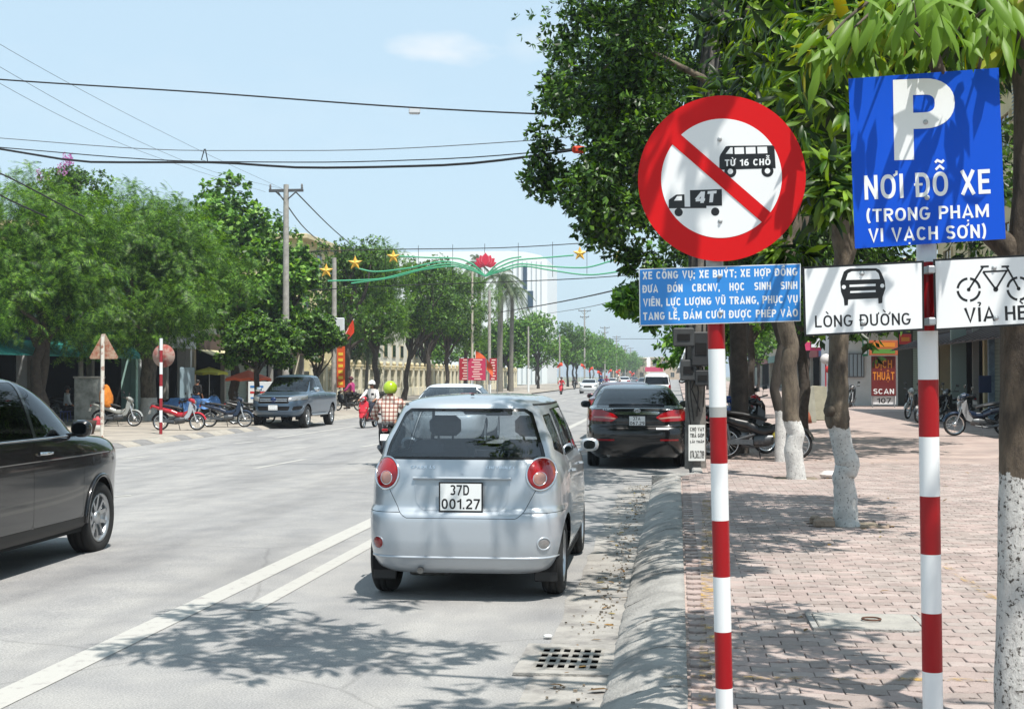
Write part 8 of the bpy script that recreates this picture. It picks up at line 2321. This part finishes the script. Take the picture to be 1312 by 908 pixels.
def shop(label, X, y0, y1, h, wall, storeys, face=1, fascia=None, awn=None, name='shop_building', bays=2, dark=True, depth=8, shutter=None, z=-.17, rz=0, fasc_text=None, ft=None, top_open=.42):
    """street building whose front looks along +x (face=1) or -x; local x runs along the front"""
    W = y1 - y0; cy = (y0 + y1) / 2
    root = thing(name, label, 'building', (X, cy, z), (math.pi / 2 if face == 1 else -math.pi / 2) + rz)
    # local: x along the street, -y is the street side
    g = 3.3
    mb = MB(); mb.box((0, depth / 2 + .25, h / 2 + g / 2), (W, depth, h - g)); mb.box((0, depth - .1, g / 2), (W - .02, .2, g)); 
    for sx in (-1, 1): mb.box((sx * (W / 2 - .12), depth / 2 + .25, g / 2), (.24, depth - .02, g))
    mb.build('wall', wall, root)
    mb = MB(); mb.box((0, depth / 2 + .25, .02), (W - .5, depth - .4, .05)); mb.build('shop_floor', mat('shop_floor_shaded', '#2c2a28', .8), root)  # floor coloured dark for the shade inside the shop
    for sx in (-1, 1): mb = MB(); mb.box((sx * (W / 2 - .28), depth / 2 + .4, g / 2), (.06, depth - .6, g - .1)); mb.build('inner_wall', M_dkin, root)  # near-black linings here and below put the shop's inner shade into the colour
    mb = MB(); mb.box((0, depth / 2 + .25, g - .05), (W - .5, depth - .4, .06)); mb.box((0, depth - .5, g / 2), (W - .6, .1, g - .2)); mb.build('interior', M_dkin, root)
    bw = W / bays
    for k in range(bays + 1):
        mb = MB(); mb.box((-W / 2 + .14 + k * (W - .28) / bays, .12, g / 2), (.26, .24, g)); mb.build('pillar', M_pil if k % 2 else wall, root)
    for k in range(bays):
        cx = -W / 2 + bw * (k + .5)
        if shutter and k in shutter:
            mb = MB(); n_ = 22
            for j in range(n_): mb.box((cx, .30 + .012 * (j % 2), .07 + (g - .5) * j / n_ + .06), (bw - .5, .03, (g - .5) / n_ * .93))
            o = mb.build('roller_shutter', M_shut, root); o['kind'] = 'stuff'
        else:
            rr = random.Random(int(cx * 10) + int(y0))
            for j in range(3):
                mb = MB(); x_ = cx + rr.uniform(-.3, .3) * bw; hh_ = rr.uniform(.7, 1.7); mb.bbox((x_, rr.uniform(2, 4.5), hh_ / 2 + .05), (rr.uniform(.6, 1.6), .5, hh_), .03); mb.build('shelf_unit', mat('shop_goods_%d' % (j % 4), ['#1c232e', '#2e1d18', '#1e251f', '#35332c'][j % 4], .8), root)
    fh = .85
    mb = MB(); mb.bbox((0, -.12, g + fh / 2 - .15), (W - .1, .22, fh), .02); fb = mb.build('fascia_board', fascia or wall, root)
    if fasc_text: lettering(fasc_text, ft or M_lw, fb, Matrix(((1, 0, 0, -W * .36), (0, 0, -1, -.235), (0, 1, 0, g + .12), (0, 0, 0, 1))), W * .72, .42)
    if awn:
        mb = MB(); n_ = int(W / .5)
        for j in range(n_):
            x0 = -W / 2 + W * j / n_; w_ = W / n_
            mb.add([(x0, -.2, g - .15), (x0 + w_, -.2, g - .15), (x0 + w_, -1.7, g - .75 + .03 * (j % 2)), (x0, -1.7, g - .75 + .03 * (j % 2)), (x0, -.2, g - .18), (x0 + w_, -.2, g - .18), (x0 + w_, -1.7, g - .78), (x0, -1.7, g - .78)], [(3, 2, 1, 0), (4, 5, 6, 7), (0, 4, 7, 3), (1, 2, 6, 5), (2, 3, 7, 6)])
        mb.build('awning', awn, root)
    sh_ = (h - g - 1.0) / max(1, storeys - 1)
    for s_ in range(storeys - 1):
        for k in range(bays):
            window(root, -W / 2 + bw * (k + .5), g + 1.0 + sh_ * (s_ + .42), min(1.5, bw * .45), min(1.5, sh_ * .5), .25)
        mb = MB(); mb.bbox((0, .05, g + .75 + sh_ * (s_ + 1)), (W + .05, .5, .14), .01); mb.build('string_course', M_creamd, root)
    mb = MB(); mb.bbox((0, depth / 2 + .2, h + .12), (W + .3, depth + .5, .24), .02); mb.build('roof', M_creamd, root)
    return root
# left-hand shops
XL = -24.5
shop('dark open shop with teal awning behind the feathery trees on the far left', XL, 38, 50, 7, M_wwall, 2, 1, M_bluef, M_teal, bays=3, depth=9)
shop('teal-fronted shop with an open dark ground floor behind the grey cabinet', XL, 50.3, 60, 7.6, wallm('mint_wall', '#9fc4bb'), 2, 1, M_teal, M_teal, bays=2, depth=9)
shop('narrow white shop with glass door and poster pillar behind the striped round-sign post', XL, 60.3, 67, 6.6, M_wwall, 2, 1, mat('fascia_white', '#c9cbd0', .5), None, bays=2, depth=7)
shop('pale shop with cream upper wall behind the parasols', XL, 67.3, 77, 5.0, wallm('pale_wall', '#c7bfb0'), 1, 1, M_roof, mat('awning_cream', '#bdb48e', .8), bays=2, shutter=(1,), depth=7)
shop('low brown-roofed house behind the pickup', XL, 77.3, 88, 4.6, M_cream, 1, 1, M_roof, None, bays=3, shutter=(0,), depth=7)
# white tarpaulin and round red emblem in the white shop front
mb = MB(); q = G(212, 534, -.17); mb.bbox((0, 0, 1.1), (1.0, .06, 2.2), .02); o = mb.build('glass_door', mat('door_pale', '#8ea3ad', .2, spec=.8)); o.location = (XL + 1.4, 62.5, -.17); o.rotation_euler = (0, 0, 1.2); tag(o, 'pale glass door standing open in front of the white shop', 'door')
em = thing('round_emblem', 'round red shop emblem on a white disc under the tree, left of the white shop', 'sign', (XL + 1.0, 57.8, 3.4), YAW)
mb = MB(); mb.lathe([(.0001, .06), (.62, .05), (.66, 0), (.0001, -.02)], axis='Y', n=28, rot=Matrix.Rotation(math.pi / 2, 3, 'X')); mb.build('disc', mat('disc_white', '#d2d4d4', .6), em)
mb = MB(); mb.lathe([(.34, .06), (.36, .10), (.46, .10), (.48, .06)], n=28, rot=Matrix.Rotation(math.pi / 2, 3, 'X')); mb.lathe([(.0001, .10), (.2, .09), (.22, .06)], n=20, rot=Matrix.Rotation(math.pi / 2, 3, 'X')); mb.build('red_ring', M_lr, em)
# cream perimeter wall with piers and latticed openings
M_lat = mat('lattice_grey', '#8f8c78', .8)
fence = thing('perimeter_wall', 'long cream wall with pale piers and latticed openings behind the far pavement', 'wall', (XL + .4, 89, -.17))
nb = 44; bay = 2.6
for part_, dims, zc_ in (('wall_base', (.24, nb * bay, .75), .375), ('wall_coping', (.32, nb * bay, .14), 2.36)):
    mb = MB(); mb.bbox((0, nb * bay / 2, zc_), dims, .015); mb.build(part_, M_cream if part_[5] == 'b' else M_creamd, fence)
mb = MB(); mb.bbox((0, 0, 1.25), (.42, .42, 2.5), .015); pr = mb.build('pier', M_cream, fence)
mb = MB(); mb.bbox((0, 0, 2.58), (.56, .56, .14), .02); mb.lathe([(.12, 2.65), (.2, 2.78), (.14, 2.95), (.0001, 3.0)], n=10); pc = mb.build('pier_cap', M_creamd, pr)
mb = MB()
for k in range(7): mb.box((0, -.9 + .3 * k, 0), (.05, .07, 1.5))
for zz in (-.5, 0, .5): mb.box((.001, 0, zz), (.045, 2.1, .05))
lt_ = mb.build('lattice_panel', M_lat, fence); lt_['kind'] = 'stuff'; lt_.location = (0, bay / 2, 1.52)
for k in range(1, nb + 1):
    c = pr.copy(); link(c); c.location = (0, bay * k, 0); d = pc.copy(); link(d); d.parent = c
    if k < nb: c2 = lt_.copy(); link(c2); c2.location = (0, bay * (k + .5), 1.52)
def block(label, x0, x1, y0, y1, h, wall, nx=6, nz=3, side='x', name='apartment_building', z=-.5, eave=None, strips=False, top=None):
    root = thing(name, label, 'building', (x1 if side == 'x' else (x0 + x1) / 2, y0, z))
    ox, oy = root.location.x, y0
    mb = MB(); mb.box(((x0 + x1) / 2 - ox, (y1 - y0) / 2, h / 2), (x1 - x0, y1 - y0, h)); mb.build('wall', wall, root)
    mb = MB(); e = eave or .3; mb.bbox(((x0 + x1) / 2 - ox, (y1 - y0) / 2, h + .2), (x1 - x0 + 2 * e, y1 - y0 + 2 * e, .4), .03); mb.build('roof', top or M_creamd, root)
    fl_h = h / nz
    for k in range(nx):                       # windows on the face that looks towards us
        for j in range(nz):
            xx = x0 + (x1 - x0) * (k + .5) / nx - ox; window(root, xx, fl_h * (j + .55), (x1 - x0) / nx * .42, fl_h * .42, 0, -1, 2)
    ny = max(2, int((y1 - y0) / 4))
    for k in range(ny):                       # and on the street side
        for j in range(nz):
            yy_ = (y1 - y0) * (k + .5) / ny; mb = MB(); mb.box((x1 - ox + .02, yy_, fl_h * (j + .55)), (.10, 1.7, fl_h * .46)); f = mb.build('window', M_creamd, root)
            mb = MB(); mb.box((x1 - ox + .05, yy_, fl_h * (j + .55)), (.08, 1.5, fl_h * .40)); mb.build('pane', M_wing, f)
    return root
block('cream public building with a broad eave showing above the trees left of centre', -40, -30.5, 108, 124, 13.2, wallm('cream_office', '#cdbf92'), 4, 4, eave=.9, top=mat('eave_cream', '#c9b994', .8))
block('cream office building behind the wall and the red scooter rider', -45, -29, 128, 160, 9.0, wallm('pale_office', '#d2cdbd'), 5, 3)
block('pale house deep behind the shops on the left', -44, -34, 70, 90, 8.0, M_wwall, 3, 2)
# white modern block
wt = thing('white_tower', 'large plain white building with tall dark slot windows beyond the lotus decoration', 'building', (-30.2, 318, -.5))
zt = P(690, 320, 318).z + .5
mb = MB(); prof_ = [(-52, 0), (0, 0), (0, zt * .93), (-1.5, zt * .965), (-5, zt * .99), (-9, zt), (-52, zt)]
mb.prism(prof_, 26, Matrix(((1, 0, 0, 0), (0, 0, 1, 0), (0, 1, 0, 0), (0, 0, 0, 1)))); mb.build('wall', mat('white_cladding', '#e6e8ea', .5, var=.02), wt)
for k in range(7):
    mb = MB(); mb.box((-1.4 - 1.6 * k * .7, -.08, zt * .47), (.18, .2, zt * .9)); mb.build('cladding_rib', mat('rib_grey', '#b4bac0', .6), wt)
for (px0, px1, y0_, y1_) in ((669, 674, 339, 370), (675, 682, 372, 393)):
    a, c = P(px0, y0_, 318), P(px1, y1_, 318); mb = MB(); mb.box(((a.x + c.x) / 2 + 30.2, -.1, (a.z + c.z) / 2 + .5), (abs(c.x - a.x), .3, abs(a.z - c.z))); mb.build('window', mat('deep_blue_glass', '#17384f', .1, spec=.8), wt)
# far end of the road
q = at_px(834, 620); mb = MB(); n_ = 16
dm = thing('distant_dome', 'pale rounded hall roof closing the far end of the road', 'building', (q.x, q.y, -.5)); mb.lathe([(13 * math.cos(a), 4.5 + 6.0 * math.sin(a)) for a in [math.pi / 2 * k / 8 for k in range(9)]], n=28); mb.build('roof', mat('pale_roof', '#c9c4c4', .7), dm); mb = MB(); mb.lathe([(12.8, 0), (12.8, 4.6)], n=28); mb.build('wall', M_cream, dm)
for i, (px_, y0_, y1_, dep, w_, m_, lab) in enumerate(((838, 470, 476, 420, 5.5, M_pinkred, 'red banner hung over the road at its far end'), (842, 477, 481, 400, 5, mat('banner_white', '#cfcfd3', .7), 'white banner below the red one at the far end'))):
    sign_board(lab, px_, y0_, y1_, dep, w_, m_, [], True, name='street_banner', z=0)
for i, (px_, dep, w_, h_, c_) in enumerate(((806, 560, 14, 9, '#b3a58c'), (846, 680, 20, 10, '#a9a9a8'), (856, 540, 14, 9, '#b8a48d'))):
    q = at_px(px_, dep); block(['tan building at the left of the far end of the road', 'grey building straight at the far end of the road', 'tan building at the right of the far end of the road'][i], q.x - w_ / 2, q.x + w_ / 2, q.y, q.y + 10, h_, wallm('far_wall_%d' % i, c_), 4, 2, name='distant_building')

# ------------------------------------------------------------------ right-hand side
shop('three-storey cream shop-house with a deep dark ground floor on the right', 10.6, 30, 59, 11.5, wallm('cream_shophouse', '#c6b893'), 3, -1, mat('fascia_dark', '#2a1716', .6), mat('shade_awning', '#3a2a26', .8), bays=6, z=.15, depth=9, shutter=(2,))  # dark awning added to throw more shade on the ground before the shops
# balcony with grey louvred shutters high on the same side
bal = thing('balcony', 'grey louvred balcony box high on the cream shop-house behind the blue board', 'balcony', (10.0, 39, 9.0)); mb = MB(); mb.bbox((0, 0, 0), (1.0, 3.2, .12), .02); mb.build('floor_slab', M_conc, bal)
for k in range(12): mb = MB(); mb.box((-.45, 0, .16 + .11 * k), (.03, 3.0, .08), rot=Matrix.Rotation(.5, 3, 'Y')); mb.build('slat', mat('louvre_grey', '#7f8a86', .6), bal)
# white shop with the translation board
ws = thing('white_shop', 'white-walled shop with a barred window facing us beyond the knot tree', 'building', P(1118, 519, 70).to_3d() * 1)
wb = G(1118, 519.5, .15); ws.location = wb; ws.rotation_euler = (0, 0, YAW * .2)
s_ = F / wb.y
mb = MB(); mb.box((-.25, 3, 2.5), (3.0, 5.8, 5)); mb.build('wall', M_wwall, ws)
mb = MB(); mb.box((-.85, -.02, 2.0), (.9, .10, 1.2)); f = mb.build('window', mat('win_frame_grey', '#6e6f72', .5), ws); mb = MB(); mb.box((-.85, -.05, 2.0), (.78, .08, 1.08)); mb.build('pane', mat('pane_bluegrey', '#9aa7b0', .15), f)
for k in range(4): mb = MB(); mb.box((-1.15 + .2 * k, -.10, 2.0), (.03, .03, 1.1)); mb.build('bar', M_box2, f)
mb = MB(); mb.box((1.25 + 1.4, 3.2, 2.6), (2.8, 6, 5.2)); mb.build('side_wing', mat('shutter_wall', '#3a3e3c', .8), ws)
mb = MB()
for k in range(34): mb.box((2.75, .17 - .012 * (k % 2), .1 + .115 * k), (1.5, .04, .105))
o = mb.build('roller_shutter', M_shut, ws); o['kind'] = 'stuff'
mb = MB(); mb.bbox((2.4, -1.2, 4.25), (7.5, 2.8, .35), .03); mb.build('canopy', mat('canopy_dark', '#241312', .7), ws)
M_dred = mat('board_dark_red', '#5e1212', .5)
sign_board('tall dark red board reading DỊCH THUẬT SCAN 107 beside the white shop', 1132, 456, 507, 64, 1.12, M_dred, [('DỊCH', M_lo, .16, .84, .70, .20), ('THUẬT', M_lo, .06, .94, .40, .20), ('SCAN', M_lw, .08, .92, .05, .13)], rz=0, z=.15)
sign_board('white number plate 107 under the dark red translation board', 1132, 507.5, 518, 64.1, 1.12, mat('board_white', '#cfd0d2', .6), [('107', M_black, .22, .80, .18, .62)], rz=0, z=.15)
sign_board('narrow green lit shop sign over the barred window', 1108.5, 434, 456, 66, .26, mat('green_sign', '#0d6b4a', .5), [('', M_lw, .2, .8, .72, .18), ('', M_lw, .2, .8, .42, .18), ('', M_lw, .2, .8, .12, .18)], False, rz=0, z=.15)
sign_board('row of orange and green goods notices above the dark red board', 1132, 436, 455, 63.8, 1.3, mat('notice_orange', '#a5532c', .7), [('', M_lo, .1, .9, .55, .3), ('', mat('lettering_green', '#4f7f2a', .6), .1, .9, .12, .3)], False, rz=0, z=.15)
sign_board('orange notice on the wall left of the barred window', 1088, 452, 464, 70, .36, mat('notice_orange', '#a5532c'), [('', M_lw, .2, .8, .3, .4)], False, rz=0, z=.15)
sign_board('white panel in a pink frame on the shop beyond the knot tree', 1047, 431, 449, 78, 1.6, mat('pink_frame', '#c23a66', .6), [], False, rz=0, z=.15)
sign_board('white sheet set into the pink-framed panel', 1051, 432, 445, 77.9, 1.0, mat('sheet_white', '#d8dadb', .6), [], False, rz=0, z=.15)
for px_, y_, r_2, m_, lab in ((1058, 460, 6.8, mat('disc_pale', '#c6c2c0', .6), 'round pale sign plate on a post behind the knot tree'), (1062, 473, 4.8, M_lr, 'small round red sign under the pale round one')):
    c = P(px_, y_, 60); rt = thing('round_notice', lab, 'sign', (c.x, c.y, .15)); mb = MB(); mb.tube([(0, .05, 0), (0, .05, c.z - .15)], .03, 6); mb.build('post', M_bannerred, rt); mb = MB(); mb.lathe([(.0001, -.02), (r_2 * 60 / F, -.02), (r_2 * 60 / F, .02), (.0001, .02)], (0, 0, c.z - .15), axis='Y', n=24); mb.build('disc', m_, rt)
# shops farther along the right
for k, (y0_, y1_, h_, wc, fc) in enumerate(((80, 92, 7.5, '#bfae98', '#a23a2c'), (92.4, 104, 9, '#b7b9b6', '#2b6f4a'), (104.5, 122, 6.5, '#c2b48f', '#28508c'), (123, 150, 9.5, '#bdb6ad', '#8c2f3a'), (151, 190, 7.5, '#b5ab97', '#3a6f6a'), (191, 250, 8.5, '#b9b3a8', '#7a3a3a'))):
    shop(['red-fascia shop beyond the white one on the right', 'green-fascia shop farther up on the right', 'blue-fascia shop farther up on the right', 'maroon-fascia hotel front farther up on the right', 'teal-fascia store far up on the right', 'brown-fascia store far up on the right'][k], 12.5, y0_, y1_, h_, wallm('r_wall_%d' % k, wc), 2, -1, mat('r_fascia_%d' % k, fc, .6), None, bays=2 + k // 3, z=.15, shutter=(1,))
# leaning boards and scrap behind the second tree
for i, (px_, py_, w_, h_, rr, m_, lab) in enumerate(((1049, 538, .52, 1.15, .05, mat('board_cream', '#8f8c7a', .8, var=.15, scale=4), 'cream painted board leaning on its edge beside the knot tree'), (1038, 541, .40, 1.15, -.04, mat('board_grey', '#8e8d80', .8, var=.2, scale=4), 'mottled grey board standing left of the cream one'))):
    q = G(px_, py_, .15); mb = MB(); mb.bbox((0, 0, h_ / 2), (w_, .05, h_), .01); o = mb.build('leaning_board', m_); o.location = (q.x, q.y, .15); o.rotation_euler = (-.14, rr, YAW); tag(o, lab, 'board')
q = G(1037, 541, .15); mb = MB(); mb.lathe([(.0001, 0), (.14, 0), (.10, .2), (.05, .34), (.0001, .36)], n=12); o = mb.build('clay_jar', mat('clay', '#8c4a30', .8)); o.location = (q.x - .1, q.y - .5, .15); tag(o, 'small orange clay jar at the foot of the leaning boards', 'jar')
# vertical signs and white awning beside the concrete pole
aw = thing('white_awning', 'white cloth awning hanging beyond the concrete pole above the black sedan', 'awning', P(882, 500, 34)); o0 = Vector(aw.location)
mb = MB(); pts = [P(x, y, d) - o0 for x, y, d in ((892, 428, 34), (880, 440, 33), (868, 472, 32), (866, 478, 32), (896, 476, 34), (897, 430, 36))]; bk_ = [p + Vector((.04, .04, .02)) for p in pts]
mb.add(pts + bk_, [(0, 1, 2, 3, 4, 5), (11, 10, 9, 8, 7, 6)] + [(i, i + 6, (i + 1) % 6 + 6, (i + 1) % 6) for i in range(6)]); mb.build('cloth', mat('awning_white', '#c9cdd2', .8), aw)
mb = MB(); mb.tube([P(893, 428, 34) - o0, P(893, 540, 34) - o0], .03, 6); mb.build('post', M_steel, aw)
vs_ = thing('vertical_sign', 'narrow white vertical shop sign with dark squares beyond the concrete pole', 'sign', P(878, 500, 44)); o0 = Vector(vs_.location)
mb = MB(); mb.bbox(P(879, 458, 44) - o0, (.40, .12, 1.6), .02); vb = mb.build('board', mat('board_white', '#cfd0d2'), vs_)
for k in range(5): mb = MB(); mb.bbox(P(879, 438 + 10 * k, 43.85) - o0, (.18, .03, .14), .01); mb.build('dark_panel', M_box2, vb)
mb = MB(); mb.tube([P(881, 470, 44) - o0, P(881, 528, 44) - o0], .04, 6); mb.build('post', M_steel, vs_)
# posts and blue things in the open shop front on the right
for px_, m_, lab in ((1228, M_shut, 'ribbed pale strip of shutter between the dark openings on the right'), (1250, M_pil, 'grey post in front of the dark shop right of the parking post'), (1270, mat('post_bluewhite', '#7f97ad', .6, var=.3, scale=5), 'blue and white post beside the big tree at the right')):
    q = at_px(px_, 46); root = thing('shop_post', lab, 'post', (q.x, q.y, .15)); mb = MB(); mb.bbox((0, 0, 1.9), (.20 if px_ != 1228 else .5, .16, 3.8), .01); mb.build('shaft', m_, root)
sign_board('blue sign panel hanging in the dark shop on the right', 1262, 481, 503, 45.5, .40, mat('panel_blue', '#1c3560', .5), [], False, rz=0, z=.15)
sign_board('red sign box above the dark shops right of the translation board', 1160, 428, 441, 60, .5, M_lr, [('', M_lo, .15, .85, .3, .4)], False, rz=0, z=.15)

# ------------------------------------------------------------------ air: thin even haze
HZ = True
if HZ:
    mb = MB(); mb.box((0, 1050, 16.69), (2420, 2720, 36.62)); hz = mb.build('haze', bpy.data.materials.new('haze')); tag(hz, 'thin pale summer haze', None, None, 'stuff')
    m = hz.data.materials[0]; m.use_nodes = True; n = m.node_tree.nodes; n.remove(n['Principled BSDF']); v = n.new('ShaderNodeVolumePrincipled')
    v.inputs['Color'].default_value = (.86, .92, 1, 1); v.inputs['Density'].default_value = .00045; v.inputs['Anisotropy'].default_value = .3
    m.node_tree.links.new(v.outputs[0], n['Material Output'].inputs['Volume'])
    hz.display_type = 'WIRE'
